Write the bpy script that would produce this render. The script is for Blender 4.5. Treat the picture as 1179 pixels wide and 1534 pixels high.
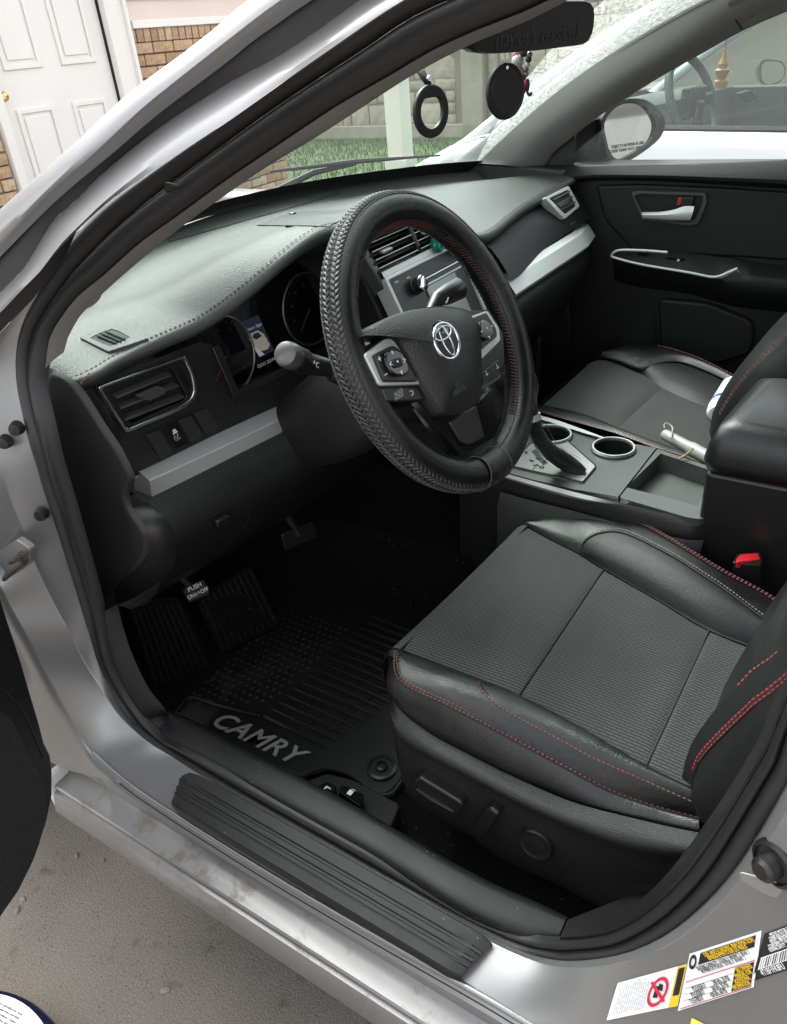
import bpy, bmesh, math, random
from mathutils import Vector as V, Matrix
from math import sin, cos, pi, radians

for o in list(bpy.data.objects):
    bpy.data.objects.remove(o)
SC = bpy.context.scene
COL = SC.collection

# ------------------------------------------------------------------ camera
# world: X across the car (driver's sill -> passenger side), Y forward, Z up, metres
FPX, CX, CY, CH = 1159.0, 589.5, 767.0, 1.35
MI = Matrix(((0.53627343, -0.48074244, 0.69375609),
             (-0.84040997, -0.2279364, 0.49168698),
             (-0.07824253, -0.8467182, -0.52625697)))
cam_d = bpy.data.cameras.new('camera')
cam_d.sensor_fit = 'HORIZONTAL'; cam_d.sensor_width = 36.0
cam_d.lens = 36.0 * FPX / 1179.0
cam_d.clip_start = 0.02; cam_d.clip_end = 400
cam = bpy.data.objects.new('camera', cam_d); COL.objects.link(cam)
cam.matrix_world = Matrix(((MI[0][0], -MI[0][1], -MI[0][2], 0),
                           (MI[1][0], -MI[1][1], -MI[1][2], 0),
                           (MI[2][0], -MI[2][1], -MI[2][2], CH),
                           (0, 0, 0, 1)))
SC.camera = cam

# ------------------------------------------------------------------ light: overcast day
W = bpy.data.worlds.new('World'); SC.world = W; W.use_nodes = True
wn = W.node_tree.nodes; wl = W.node_tree.links
for n in list(wn): wn.remove(n)
sky = wn.new('ShaderNodeTexSky'); sky.sky_type = 'NISHITA'; sky.sun_disc = False
SUN_EL, SUN_AZ = 56.0, 25.0       # azimuth clockwise from +Y
sky.sun_elevation = radians(SUN_EL); sky.sun_rotation = radians(SUN_AZ)
sky.dust_density = 4.0; sky.air_density = 1.0; sky.ozone_density = 1.0
hs = wn.new('ShaderNodeHueSaturation'); hs.inputs['Saturation'].default_value = 0.15
bg = wn.new('ShaderNodeBackground'); bg.inputs['Strength'].default_value = 0.15
wo = wn.new('ShaderNodeOutputWorld')
wl.new(sky.outputs[0], hs.inputs['Color']); wl.new(hs.outputs[0], bg.inputs[0]); wl.new(bg.outputs[0], wo.inputs[0])
sl = bpy.data.lights.new('sun', 'SUN'); sl.energy = 0.8; sl.angle = radians(25); sl.color = (1, 0.97, 0.93)
sun = bpy.data.objects.new('sun', sl); COL.objects.link(sun)
sd = V((sin(radians(SUN_AZ)) * cos(radians(SUN_EL)), cos(radians(SUN_AZ)) * cos(radians(SUN_EL)), sin(radians(SUN_EL))))
sun.rotation_euler = sd.to_track_quat('Z', 'Y').to_euler(); sun.location = (0, 0, 8)
SC.view_settings.view_transform = 'Standard'; SC.view_settings.look = 'None'
SC.view_settings.exposure = 2.1; SC.view_settings.gamma = 1.0
SC.view_settings.use_curve_mapping = False
SC.render.engine = 'CYCLES'
SC.cycles.max_bounces = 6; SC.cycles.diffuse_bounces = 3; SC.cycles.glossy_bounces = 3; SC.cycles.transparent_max_bounces = 8

# ------------------------------------------------------------------ measuring helpers
def ray(u, v): return MI @ V((u - CX, v - CY, FPX))
def at(u, v, x=None, y=None, z=None, f=None):
    """point of the place seen at photo pixel (u, v) on a known plane of the place"""
    d = ray(u, v); c = V((0, 0, CH))
    if x is not None: return c + d * (x / d.x)
    if y is not None: return c + d * (y / d.y)
    if z is not None: return c + d * ((z - CH) / d.z)
    p0, n = f
    return c + d * ((p0 - c).dot(n) / d.dot(n))
def ats(pts, **k): return [at(p[0], p[1], **k) for p in pts]
def atx(pts): return [at(p[0], p[1], x=p[2]) for p in pts]
def atz(pts): return [at(p[0], p[1], z=p[2]) for p in pts]
def aty(pts): return [at(p[0], p[1], y=p[2]) for p in pts]

def rs(pts, n, closed=False):
    """smooth resample through points (Catmull-Rom) to n points evenly spaced"""
    P = [V(p) for p in pts]; m = len(P); dense = []
    segs = m if closed else m - 1
    for i in range(segs):
        if closed: p0, p1, p2, p3 = P[i - 1], P[i], P[(i + 1) % m], P[(i + 2) % m]
        else:
            p1, p2 = P[i], P[i + 1]
            p0 = P[i - 1] if i > 0 else p1 * 2 - p2
            p3 = P[i + 2] if i + 2 < m else p2 * 2 - p1
        for k in range(12):
            t = k / 12
            dense.append(0.5 * ((2 * p1) + (p2 - p0) * t + (2 * p0 - 5 * p1 + 4 * p2 - p3) * t * t + (3 * p1 - p0 - 3 * p2 + p3) * t ** 3))
    dense.append(P[0].copy() if closed else P[-1].copy())
    return even(dense, n, closed)
def even(dense, n, closed=False):
    L = [0.0]
    for i in range(1, len(dense)): L.append(L[-1] + (dense[i] - dense[i - 1]).length)
    out = []; j = 0; tot = L[-1]
    for k in range(n):
        s = tot * k / (n if closed else n - 1)
        while j < len(L) - 2 and L[j + 1] < s: j += 1
        d = L[j + 1] - L[j]
        out.append(dense[j].lerp(dense[j + 1], (s - L[j]) / d if d > 1e-9 else 0))
    return out
def evc(pts, n): return even([V(p) for p in pts] + [V(pts[0])], n, True)
def interp(tab, x):
    if x <= tab[0][0]: return tab[0][1]
    for (a, b), (c, d) in zip(tab, tab[1:]):
        if x <= c:
            t = (x - a) / (c - a); t = t * t * (3 - 2 * t)
            return b + (d - b) * t
    return tab[-1][1]
def lin(tab, x):
    if x <= tab[0][0]: return tab[0][1]
    for (a, b), (c, d) in zip(tab, tab[1:]):
        if x <= c: return b + (d - b) * (x - a) / (c - a)
    return tab[-1][1]

# ------------------------------------------------------------------ materials
MATS = {}
def mat(name, col, rough=0.5, metal=0.0, spec=0.5, bump=0.0, bscale=200.0, var=0.0, vscale=8.0, coat=0.0, btype='noise', dirt=None, sheen=0.0, detail=3.0, rvar=0.0, wrinkle=0.0, wscale=14.0, specks=None):
    if name in MATS: return MATS[name]
    m = bpy.data.materials.new(name); m.use_nodes = True
    nt = m.node_tree; b = nt.nodes['Principled BSDF']
    b.inputs['Base Color'].default_value = (*col, 1); b.inputs['Roughness'].default_value = rough
    b.inputs['Metallic'].default_value = metal; b.inputs['Specular IOR Level'].default_value = spec
    b.inputs['Coat Weight'].default_value = coat; b.inputs['Coat Roughness'].default_value = 0.08
    b.inputs['Sheen Weight'].default_value = sheen
    tc = nt.nodes.new('ShaderNodeTexCoord')
    last = None
    if var > 0 or dirt:
        nz = nt.nodes.new('ShaderNodeTexNoise'); nz.inputs['Scale'].default_value = vscale; nz.inputs['Detail'].default_value = 5
        nt.links.new(tc.outputs['Object'], nz.inputs['Vector'])
        mp = nt.nodes.new('ShaderNodeMapRange'); mp.inputs[1].default_value = 0.3; mp.inputs[2].default_value = 0.7
        mp.inputs[3].default_value = 1 - var; mp.inputs[4].default_value = 1 + var
        nt.links.new(nz.outputs[0], mp.inputs[0])
        mx = nt.nodes.new('ShaderNodeMix'); mx.data_type = 'RGBA'; mx.blend_type = 'MULTIPLY'; mx.inputs[0].default_value = 1
        mx.inputs[6].default_value = (*col, 1)
        cb = nt.nodes.new('ShaderNodeCombineColor')
        for i in range(3): nt.links.new(mp.outputs[0], cb.inputs[i])
        nt.links.new(cb.outputs[0], mx.inputs[7])
        last = mx.outputs[2]
        if rvar > 0:
            rp = nt.nodes.new('ShaderNodeMapRange'); rp.inputs[1].default_value = 0.35; rp.inputs[2].default_value = 0.65
            rp.inputs[3].default_value = max(0.03, rough - rvar); rp.inputs[4].default_value = rough + rvar
            nt.links.new(nz.outputs[0], rp.inputs[0]); nt.links.new(rp.outputs[0], b.inputs['Roughness'])
    if dirt:
        dcol, dscale, lo, hi = dirt
        n2 = nt.nodes.new('ShaderNodeTexNoise'); n2.inputs['Scale'].default_value = dscale; n2.inputs['Detail'].default_value = 9; n2.inputs['Roughness'].default_value = 0.75
        nt.links.new(tc.outputs['Object'], n2.inputs['Vector'])
        r2 = nt.nodes.new('ShaderNodeMapRange'); r2.inputs[1].default_value = lo; r2.inputs[2].default_value = hi
        nt.links.new(n2.outputs[0], r2.inputs[0])
        m2 = nt.nodes.new('ShaderNodeMix'); m2.data_type = 'RGBA'
        nt.links.new(r2.outputs[0], m2.inputs[0]); nt.links.new(last, m2.inputs[6]); m2.inputs[7].default_value = (*dcol, 1)
        last = m2.outputs[2]
        if metal > 0:
            mm = nt.nodes.new('ShaderNodeMapRange'); mm.inputs[3].default_value = metal; mm.inputs[4].default_value = 0
            nt.links.new(r2.outputs[0], mm.inputs[0]); nt.links.new(mm.outputs[0], b.inputs['Metallic'])
    if specks and last is not None:
        sscale, ssize, scol = specks      # scattered lint and grit
        v1 = nt.nodes.new('ShaderNodeTexVoronoi'); v1.inputs['Scale'].default_value = sscale; nt.links.new(tc.outputs['Object'], v1.inputs['Vector'])
        g1 = nt.nodes.new('ShaderNodeMath'); g1.operation = 'LESS_THAN'; g1.inputs[1].default_value = ssize; nt.links.new(v1.outputs['Distance'], g1.inputs[0])
        sr_ = nt.nodes.new('ShaderNodeSeparateColor'); nt.links.new(v1.outputs['Color'], sr_.inputs[0])
        g2 = nt.nodes.new('ShaderNodeMath'); g2.operation = 'GREATER_THAN'; g2.inputs[1].default_value = 0.72; nt.links.new(sr_.outputs[0], g2.inputs[0])
        g3 = nt.nodes.new('ShaderNodeMath'); g3.operation = 'MULTIPLY'; nt.links.new(g1.outputs[0], g3.inputs[0]); nt.links.new(g2.outputs[0], g3.inputs[1])
        m4 = nt.nodes.new('ShaderNodeMix'); m4.data_type = 'RGBA'; nt.links.new(g3.outputs[0], m4.inputs[0]); nt.links.new(last, m4.inputs[6]); m4.inputs[7].default_value = (*scol, 1); last = m4.outputs[2]
    if last is not None: nt.links.new(last, b.inputs['Base Color'])
    if bump > 0:
        if btype == 'voronoi':
            tx = nt.nodes.new('ShaderNodeTexVoronoi'); tx.inputs['Scale'].default_value = bscale
        else:
            tx = nt.nodes.new('ShaderNodeTexNoise'); tx.inputs['Scale'].default_value = bscale; tx.inputs['Detail'].default_value = detail
        nt.links.new(tc.outputs['Object'], tx.inputs['Vector'])
        bp = nt.nodes.new('ShaderNodeBump'); bp.inputs['Strength'].default_value = bump; bp.inputs['Distance'].default_value = 0.002
        nt.links.new(tx.outputs[0], bp.inputs['Height']); nt.links.new(bp.outputs[0], b.inputs['Normal'])
        if wrinkle > 0:
            w1 = nt.nodes.new('ShaderNodeTexNoise'); w1.inputs['Scale'].default_value = wscale; w1.inputs['Detail'].default_value = 4; w1.inputs['Distortion'].default_value = 1.2
            nt.links.new(tc.outputs['Object'], w1.inputs['Vector'])
            b2 = nt.nodes.new('ShaderNodeBump'); b2.inputs['Strength'].default_value = wrinkle; b2.inputs['Distance'].default_value = 0.02
            nt.links.new(w1.outputs[0], b2.inputs['Height']); nt.links.new(b2.outputs[0], bp.inputs['Normal'])
    MATS[name] = m
    return m
def emis(name, col, s):
    m = mat(name, (0, 0, 0), 0.3); b = m.node_tree.nodes['Principled BSDF']
    b.inputs['Emission Color'].default_value = (*col, 1); b.inputs['Emission Strength'].default_value = s
    return m
def glass(name, tint, dust=None, refl=1.0):
    m = bpy.data.materials.new(name); m.use_nodes = True; nt = m.node_tree
    for n in list(nt.nodes): nt.nodes.remove(n)
    o = nt.nodes.new('ShaderNodeOutputMaterial'); tr = nt.nodes.new('ShaderNodeBsdfTransparent'); tr.inputs[0].default_value = (*tint, 1)
    gl = nt.nodes.new('ShaderNodeBsdfGlossy'); gl.inputs['Roughness'].default_value = 0.02
    fr = nt.nodes.new('ShaderNodeLayerWeight'); fr.inputs['Blend'].default_value = 0.5
    pw = nt.nodes.new('ShaderNodeMath'); pw.operation = 'POWER'; pw.inputs[1].default_value = 5.0; nt.links.new(fr.outputs['Facing'], pw.inputs[0])
    ml = nt.nodes.new('ShaderNodeMath'); ml.operation = 'MULTIPLY_ADD'; ml.inputs[1].default_value = 0.95 * refl; ml.inputs[2].default_value = 0.045 * refl
    nt.links.new(pw.outputs[0], ml.inputs[0])
    mx = nt.nodes.new('ShaderNodeMixShader'); nt.links.new(ml.outputs[0], mx.inputs[0]); nt.links.new(tr.outputs[0], mx.inputs[1]); nt.links.new(gl.outputs[0], mx.inputs[2])
    out = mx.outputs[0]
    if dust is not None:
        df = nt.nodes.new('ShaderNodeBsdfTranslucent'); df.inputs[0].default_value = (0.6, 0.64, 0.61, 1)
        m2 = nt.nodes.new('ShaderNodeMixShader')
        fac = dust(nt); nt.links.new(fac, m2.inputs[0]); nt.links.new(out, m2.inputs[1]); nt.links.new(df.outputs[0], m2.inputs[2]); out = m2.outputs[0]
    nt.links.new(out, o.inputs[0]); MATS[name] = m
    return m

def DUST(nt, lo, hi, scale=90.0):
    """thin film of dirt with scattered specks on glass"""
    tc = nt.nodes.new('ShaderNodeTexCoord'); nz = nt.nodes.new('ShaderNodeTexVoronoi'); nz.inputs['Scale'].default_value = scale; nt.links.new(tc.outputs['Object'], nz.inputs['Vector'])
    n2 = nt.nodes.new('ShaderNodeTexNoise'); n2.inputs['Scale'].default_value = 14; n2.inputs['Detail'].default_value = 5; nt.links.new(tc.outputs['Object'], n2.inputs['Vector'])
    a = nt.nodes.new('ShaderNodeMapRange'); a.inputs[1].default_value = 0.10; a.inputs[2].default_value = 0.22; a.inputs[3].default_value = 1; a.inputs[4].default_value = 0; nt.links.new(nz.outputs[0], a.inputs[0])
    b = nt.nodes.new('ShaderNodeMapRange'); b.inputs[1].default_value = 0.45; b.inputs[2].default_value = 0.62; b.inputs[3].default_value = 0; b.inputs[4].default_value = hi - lo; nt.links.new(n2.outputs[0], b.inputs[0])
    m = nt.nodes.new('ShaderNodeMath'); m.operation = 'MULTIPLY_ADD'; m.inputs[2].default_value = lo; nt.links.new(a.outputs[0], m.inputs[0]); nt.links.new(b.outputs[0], m.inputs[1])
    return m.outputs[0]

SILVER = mat('silver_paint', (0.25, 0.251, 0.252), 0.35, 0.58, 0.5, var=0.04, vscale=3, coat=0.12, dirt=((0.16, 0.145, 0.125), 45, 0.67, 0.76))
SILVER_DIRTY = mat('silver_paint_dirty', (0.215, 0.215, 0.213), 0.42, 0.45, 0.5, var=0.08, vscale=9, coat=0.1, dirt=((0.15, 0.128, 0.10), 17, 0.53, 0.62))
RUBBER = mat('rubber', (0.010, 0.010, 0.0105), 0.5, bump=0.15, bscale=300, var=0.15, vscale=30)
SEAL = mat('grey_seal', (0.020, 0.0196, 0.0195), 0.5, bump=0.1, bscale=300, var=0.1, vscale=20)
PLASTIC = mat('grained_plastic', (0.009, 0.0093, 0.0098), 0.42, specks=(45, 0.035, (0.10, 0.10, 0.10)), bump=0.35, bscale=650, var=0.08, vscale=20, btype='voronoi')
PLASTIC_S = mat('smooth_plastic', (0.0105, 0.0103, 0.0105), 0.36, bump=0.08, bscale=900, var=0.06, vscale=15)
SILLPL = mat('sill_plastic', (0.0085, 0.0088, 0.0095), 0.5, spec=0.32, specks=(75, 0.10, (0.10, 0.095, 0.085)), bump=0.25, bscale=900, var=0.06, vscale=25, rvar=0.02)
VINYL = mat('dash_vinyl', (0.024, 0.0252, 0.025), 0.42, spec=0.65, bump=0.35, bscale=950, var=0.06, vscale=12, btype='voronoi')
LEATHER = mat('black_leather', (0.006, 0.0063, 0.0066), 0.32, bump=0.2, bscale=700, var=0.12, vscale=15, btype='voronoi', rvar=0.07, wrinkle=0.07, wscale=18)
LEATHER_M = mat('matte_leather', (0.0085, 0.0086, 0.0094), 0.45, spec=0.33, bump=0.2, bscale=700, var=0.1, vscale=12, btype='voronoi', wrinkle=0.06, wscale=12)
GLOSSBLK = mat('gloss_black', (0.006, 0.006, 0.007), 0.12)
DARK = mat('deep_black', (0.004, 0.004, 0.0045), 0.7)
CARPET = mat('carpet', (0.0065, 0.0065, 0.007), 0.95, specks=(70, 0.12, (0.07, 0.065, 0.06)), spec=0.1, bump=0.9, bscale=900, var=0.4, vscale=120, sheen=0.0)
MATRUB = mat('mat_rubber', (0.009, 0.009, 0.0095), 0.42, specks=(60, 0.09, (0.06, 0.055, 0.05)), bump=0.2, bscale=500, var=0.12, vscale=25)
SATIN = mat('satin_silver', (0.55, 0.56, 0.55), 0.36, 0.3, bump=0.05, bscale=1500)
CHROME = mat('chrome', (0.75, 0.76, 0.77), 0.14, 1.0)
GREYTRIM = mat('pillar_trim_grey', (0.19, 0.187, 0.178), 0.75, bump=0.2, bscale=900, var=0.05, vscale=10)
CONSOLE = mat('console_plate', (0.065, 0.069, 0.067), 0.28, bump=0.1, bscale=900, var=0.06, vscale=15)
RED = mat('red_thread', (0.30, 0.035, 0.035), 0.7)
REDDULL = mat('dull_red_thread', (0.20, 0.075, 0.065), 0.75)
WHITEINK = mat('white_ink', (0.75, 0.75, 0.75), 0.5)
LABELGREY = mat('grey_ink', (0.30, 0.31, 0.31), 0.5)

# ------------------------------------------------------------------ mesh helpers
def link(name, me, m, parent=None, kind=None, smooth=35):
    o = bpy.data.objects.new(name, me); COL.objects.link(o)
    if m is not None and len(me.materials) == 0: me.materials.append(m)
    if smooth:
        for p in me.polygons: p.use_smooth = True
        me.set_sharp_from_angle(angle=radians(smooth))
    if parent is not None:
        while parent.parent is not None and parent.parent.parent is not None: parent = parent.parent   # thing > part > sub-part, no deeper
        o.parent = parent
        if parent.type == 'EMPTY': o.matrix_parent_inverse = Matrix.Translation(-parent.location)
    if kind: o['kind'] = kind
    return o
def mesh(name, vs, fs, m, parent=None, kind=None, smooth=35, bevel=0, seg=2, fix=True, solid=0, sub=0):
    me = bpy.data.meshes.new(name); me.from_pydata([tuple(v) for v in vs], [], fs); me.update()
    if fix:
        bm = bmesh.new(); bm.from_mesh(me); bmesh.ops.recalc_face_normals(bm, faces=bm.faces); bm.to_mesh(me); bm.free()
    o = link(name, me, m, parent, kind, smooth)
    if solid:
        s = o.modifiers.new('solid', 'SOLIDIFY'); s.thickness = abs(solid); s.offset = -1 if solid > 0 else 1
    if bevel:
        b = o.modifiers.new('bevel', 'BEVEL'); b.width = bevel; b.segments = seg; b.limit_method = 'ANGLE'; b.angle_limit = radians(40); b.use_clamp_overlap = True
    if sub:
        s = o.modifiers.new('sub', 'SUBSURF'); s.levels = sub; s.render_levels = sub
    return o
def grid_faces(nu, nv, cu=False, cv=False):
    F = []
    for i in range(nu if cu else nu - 1):
        for j in range(nv if cv else nv - 1):
            a = i * nv + j; b = i * nv + (j + 1) % nv; c = ((i + 1) % nu) * nv + (j + 1) % nv; d = ((i + 1) % nu) * nv + j
            F.append((a, b, c, d))
    return F
def loft(name, rails, m, parent=None, n=40, cross=0, cu=False, cv=False, raw=False, **k):
    """surface through rails; each rail is resampled to n points; cross>0 smooths across rails"""
    R = rails if raw else [rs(r, n) for r in rails]
    n = len(R[0])
    if cross:
        cols = [rs([r[j] for r in R], cross, cu) for j in range(n)]
        R = [[cols[j][i] for j in range(n)] for i in range(cross)]
    vs = [p for r in R for p in r]
    return mesh(name, vs, grid_faces(len(R), n, cu, cv), m, parent, **k)
def frame_of(t):
    t = t.normalized(); a = V((0, 0, 1)) if abs(t.z) < 0.9 else V((1, 0, 0))
    e1 = t.cross(a).normalized(); return e1, t.cross(e1).normalized()
def tube_data(pts, r, k=8, closed=False, caps=True, flat=None):
    n = len(pts); vs = []; fs = []
    pe1 = None
    for i, p in enumerate(pts):
        a = pts[i - 1] if (i > 0 or closed) else p; b = pts[(i + 1) % n] if (i < n - 1 or closed) else p
        t = (b - a)
        if pe1 is None: e1, e2 = frame_of(t)
        else:
            tn = t.normalized(); e1 = (pe1 - tn * pe1.dot(tn)).normalized(); e2 = tn.cross(e1)
        pe1 = e1
        rr = r[i] if isinstance(r, (list, tuple)) else r
        for j in range(k):
            s = 2 * pi * j / k; vs.append(p + e1 * (rr * cos(s)) + e2 * (rr * sin(s)))
    fs = grid_faces(n, k, closed, True)
    if caps and not closed:
        fs.append(tuple(range(k))); fs.append(tuple(range((n - 1) * k, n * k)))
    return vs, fs
def tube(name, pts, r, m, parent=None, k=8, closed=False, **kw):
    vs, fs = tube_data([V(p) for p in pts], r, k, closed)
    return mesh(name, vs, fs, m, parent, smooth=kw.pop('smooth', 50), **kw)
class MB:
    """collects pieces into one mesh"""
    def __init__(s): s.v = []; s.f = []
    def add(s, vs, fs):
        b = len(s.v); s.v += [V(v) for v in vs]; s.f += [tuple(i + b for i in f) for f in fs]
    def box(s, c, size, rot=None):
        c = V(c); q = []
        for dx in (-.5, .5):
            for dy in (-.5, .5):
                for dz in (-.5, .5):
                    p = V((dx * size[0], dy * size[1], dz * size[2])); q.append(c + (rot @ p if rot else p))
        s.add(q, [(0, 1, 3, 2), (4, 6, 7, 5), (0, 4, 5, 1), (2, 3, 7, 6), (0, 2, 6, 4), (1, 5, 7, 3)])
    def tube(s, pts, r, k=6, closed=False): s.add(*tube_data([V(p) for p in pts], r, k, closed))
    def build(s, name, m, parent=None, **k): return mesh(name, s.v, s.f, m, parent, **k)
def box(name, c, size, m, parent=None, rot=None, bevel=0.003, **k):
    b = MB(); b.box(c, size, rot); return b.build(name, m, parent, bevel=bevel, **k)
def prism(name, pts, ext, m, parent=None, bevel=0.0015, **k):
    """closed outline (3D points, roughly planar) extruded by vector ext"""
    n = len(pts); vs = [V(p) for p in pts] + [V(p) + ext for p in pts]
    fs = [tuple(range(n)), tuple(range(2 * n - 1, n - 1, -1))] + [(i, (i + 1) % n, n + (i + 1) % n, n + i) for i in range(n)]
    return mesh(name, vs, fs, m, parent, bevel=bevel, **k)
def ring(name, outer, inner, ext, m, parent=None, bevel=0.001, **k):
    if len(outer) != len(inner): outer, inner = evc(outer, 72), evc(inner, 72)
    n = len(outer); o = [V(p) for p in outer]; i_ = [V(p) for p in inner]
    vs = o + i_ + [p + ext for p in o] + [p + ext for p in i_]; fs = []
    for a in range(n):
        b = (a + 1) % n
        fs += [(a, b, n + b, n + a), (2 * n + a, 3 * n + a, 3 * n + b, 2 * n + b), (a, 2 * n + a, 2 * n + b, b), (n + a, n + b, 3 * n + b, 3 * n + a)]
    return mesh(name, vs, fs, m, parent, bevel=bevel, **k)
def dome(name, pts, up, h, m, parent=None, rings=6, base=0.0, power=2.2, **k):
    """outline filled by a low dome rising h along up, with side wall down by base"""
    n = len(pts); P = [V(p) for p in pts]; c = sum(P, V()) / n; vs = []
    if base: vs += [p - up * base for p in P]
    for r in range(rings):
        s = 1 - (r / rings) ** 1.3
        vs += [c + (p - c) * s + up * (h * (1 - s ** power)) for p in P]
    R = rings + (1 if base else 0)
    fs = grid_faces(R, n, False, True); vs.append(c + up * h)
    fs += [((R - 1) * n + i, (R - 1) * n + (i + 1) % n, R * n) for i in range(n)]
    return mesh(name, vs, fs, m, parent, **k)
def lathe(name, prof, o, axis, m, parent=None, k=24, top=True, **kw):
    """profile [(radius, height)] turned about axis at o"""
    e1, e2 = frame_of(axis); a = axis.normalized(); vs = []
    for r, h in prof:
        for j in range(k): s = 2 * pi * j / k; vs.append(o + e1 * (r * cos(s)) + e2 * (r * sin(s)) + a * h)
    fs = grid_faces(len(prof), k, False, True); fs.append(tuple(range(k)))
    if top: fs.append(tuple(range((len(prof) - 1) * k, len(prof) * k)))
    return mesh(name, vs, fs, m, parent, **kw)
def rounded(pts, r, seg=4):
    """round the corners of an outline (3D) by distance r"""
    out = []; n = len(pts); P = [V(p) for p in pts]
    for i in range(n):
        p, a, b = P[i], P[i - 1], P[(i + 1) % n]
        da = (a - p); db = (b - p)
        ra = min(r, da.length * 0.45); rb = min(r, db.length * 0.45)
        s, e = p + da.normalized() * ra, p + db.normalized() * rb
        for k in range(seg + 1):
            t = k / seg; out.append(s * (1 - t) ** 2 + p * 2 * t * (1 - t) + e * t * t)
    return out
def stitch(name, rail, m, parent, up=V((0, 0, 1)), pitch=0.0075, ln=0.0055, w=0.0009, lift=0.0008, offs=(0,)):
    """row of thread stitches along a rail, one mesh"""
    L = sum((rail[i + 1] - rail[i]).length for i in range(len(rail) - 1))
    n = max(2, int(L / pitch)); R = even(rail, n * 2 + 1); mb = MB()
    for of in offs:
        for i in range(n):
            p, q = R[2 * i], R[2 * i + 1]; t = (R[2 * i + 2] - p).normalized(); s = t.cross(up).normalized(); nn = s.cross(t).normalized()
            if nn.dot(up) < 0: nn = -nn
            c = q + s * of + nn * lift; h = t * (ln / 2); q0 = t * (ln * 0.32)
            vs = [c - h, c - q0 + s * w, c - q0 + nn * w, c - q0 - s * w, c + q0 + s * w, c + q0 + nn * w, c + q0 - s * w, c + h]
            mb.add(vs, [(0, 1, 2), (0, 2, 3), (1, 4, 5, 2), (2, 5, 6, 3), (4, 7, 5), (5, 7, 6), (1, 0, 3), (1, 3, 6, 4), (4, 6, 7)])
    return mb.build(name, m, parent, kind='stuff', smooth=0)
def text(name, s, o, ex, ey, size, m, parent=None, ext=0.0003, shear=0.0, space=1.0, sx=1.0, bold=0.0, align='CENTER'):
    """flat lettering at o along ex (reading direction) and ey (up)"""
    c = bpy.data.curves.new('t', 'FONT'); c.body = s; c.size = size; c.extrude = ext; c.align_x = align; c.align_y = 'CENTER'
    c.shear = shear; c.space_character = space; c.offset = bold; c.resolution_u = 3
    to = bpy.data.objects.new('t', c); COL.objects.link(to)
    dg = bpy.context.evaluated_depsgraph_get(); dg.update()
    me = bpy.data.meshes.new_from_object(to.evaluated_get(dg)); bpy.data.objects.remove(to); bpy.data.curves.remove(c)
    ex = ex.normalized(); ez = ex.cross(ey).normalized(); ey = ez.cross(ex).normalized()
    me.transform(Matrix(((ex.x * sx, ey.x, ez.x, o.x), (ex.y * sx, ey.y, ez.y, o.y), (ex.z * sx, ey.z, ez.z, o.z), (0, 0, 0, 1))))
    me.materials.clear()
    return link(name, me, m, parent, smooth=0)
def thing(name, label, cat, loc=(0, 0, 0), group=None):
    o = bpy.data.objects.new(name, None); COL.objects.link(o); o.location = loc; o.empty_display_size = 0.1
    return tag(o, label, cat, group)
def tag(o, label, cat, group=None):
    o['label'] = label; o['category'] = cat
    if group: o['group'] = group
    return o
def carve(o, cutter):
    """boolean difference, applied at once; the cutter is removed"""
    md = o.modifiers.new('cut', 'BOOLEAN'); md.object = cutter; md.operation = 'DIFFERENCE'; md.solver = 'EXACT'
    o.modifiers.move(len(o.modifiers) - 1, 0)
    dg = bpy.context.evaluated_depsgraph_get(); dg.update()
    others = [(m.type, m.width, m.segments) for m in o.modifiers if m.type == 'BEVEL']
    for m in list(o.modifiers):
        if m.type == 'BEVEL': o.modifiers.remove(m)
    dg.update(); me = bpy.data.meshes.new_from_object(o.evaluated_get(dg)); o.modifiers.clear(); o.data = me
    for p in me.polygons: p.use_smooth = True
    me.set_sharp_from_angle(angle=radians(35))
    bpy.data.objects.remove(cutter)
UX, UY, UZ = V((1, 0, 0)), V((0, 1, 0)), V((0, 0, 1))
def n_of(pts):
    n = V()
    for i in range(len(pts)): n += pts[i].cross(pts[(i + 1) % len(pts)])
    return n.normalized()
def facing(pts):
    """normal of an outline, turned toward the open door"""
    n = n_of(pts); c = sum(pts, V()) / len(pts)
    return n if n.dot(V((0, 0, CH)) - c) > 0 else -n
# ================================================================== the silver car
car = thing('car', 'silver sedan seen through its open driver side doorway, black interior with steering wheel and seats', 'car', (1.22, 0.2, 0))
XW = 0.475
def bd(u, v, dx=0.0, k=0.30):
    """point on the body side (upright below the belt, leaning in above it), dx inboard of the seal line"""
    p = at(u, v, x=XW + dx)
    if p.z > 0.95: p = at(u, v, f=(V((XW + dx, 0, 0.95)), V((1, 0, -k))))
    return p
def bds(pts, dx=0.0): return [bd(p[0], p[1], dx) if len(p) == 2 else V(p) for p in pts]
def secs(rails, ns):
    """rails: list of rails, each a list of sections; sections resampled separately"""
    out = []
    for r in rails:
        q = []
        for s, n in zip(r, ns): q += rs(s, n)[(1 if q else 0):]
        out.append(q)
    return out

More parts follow.
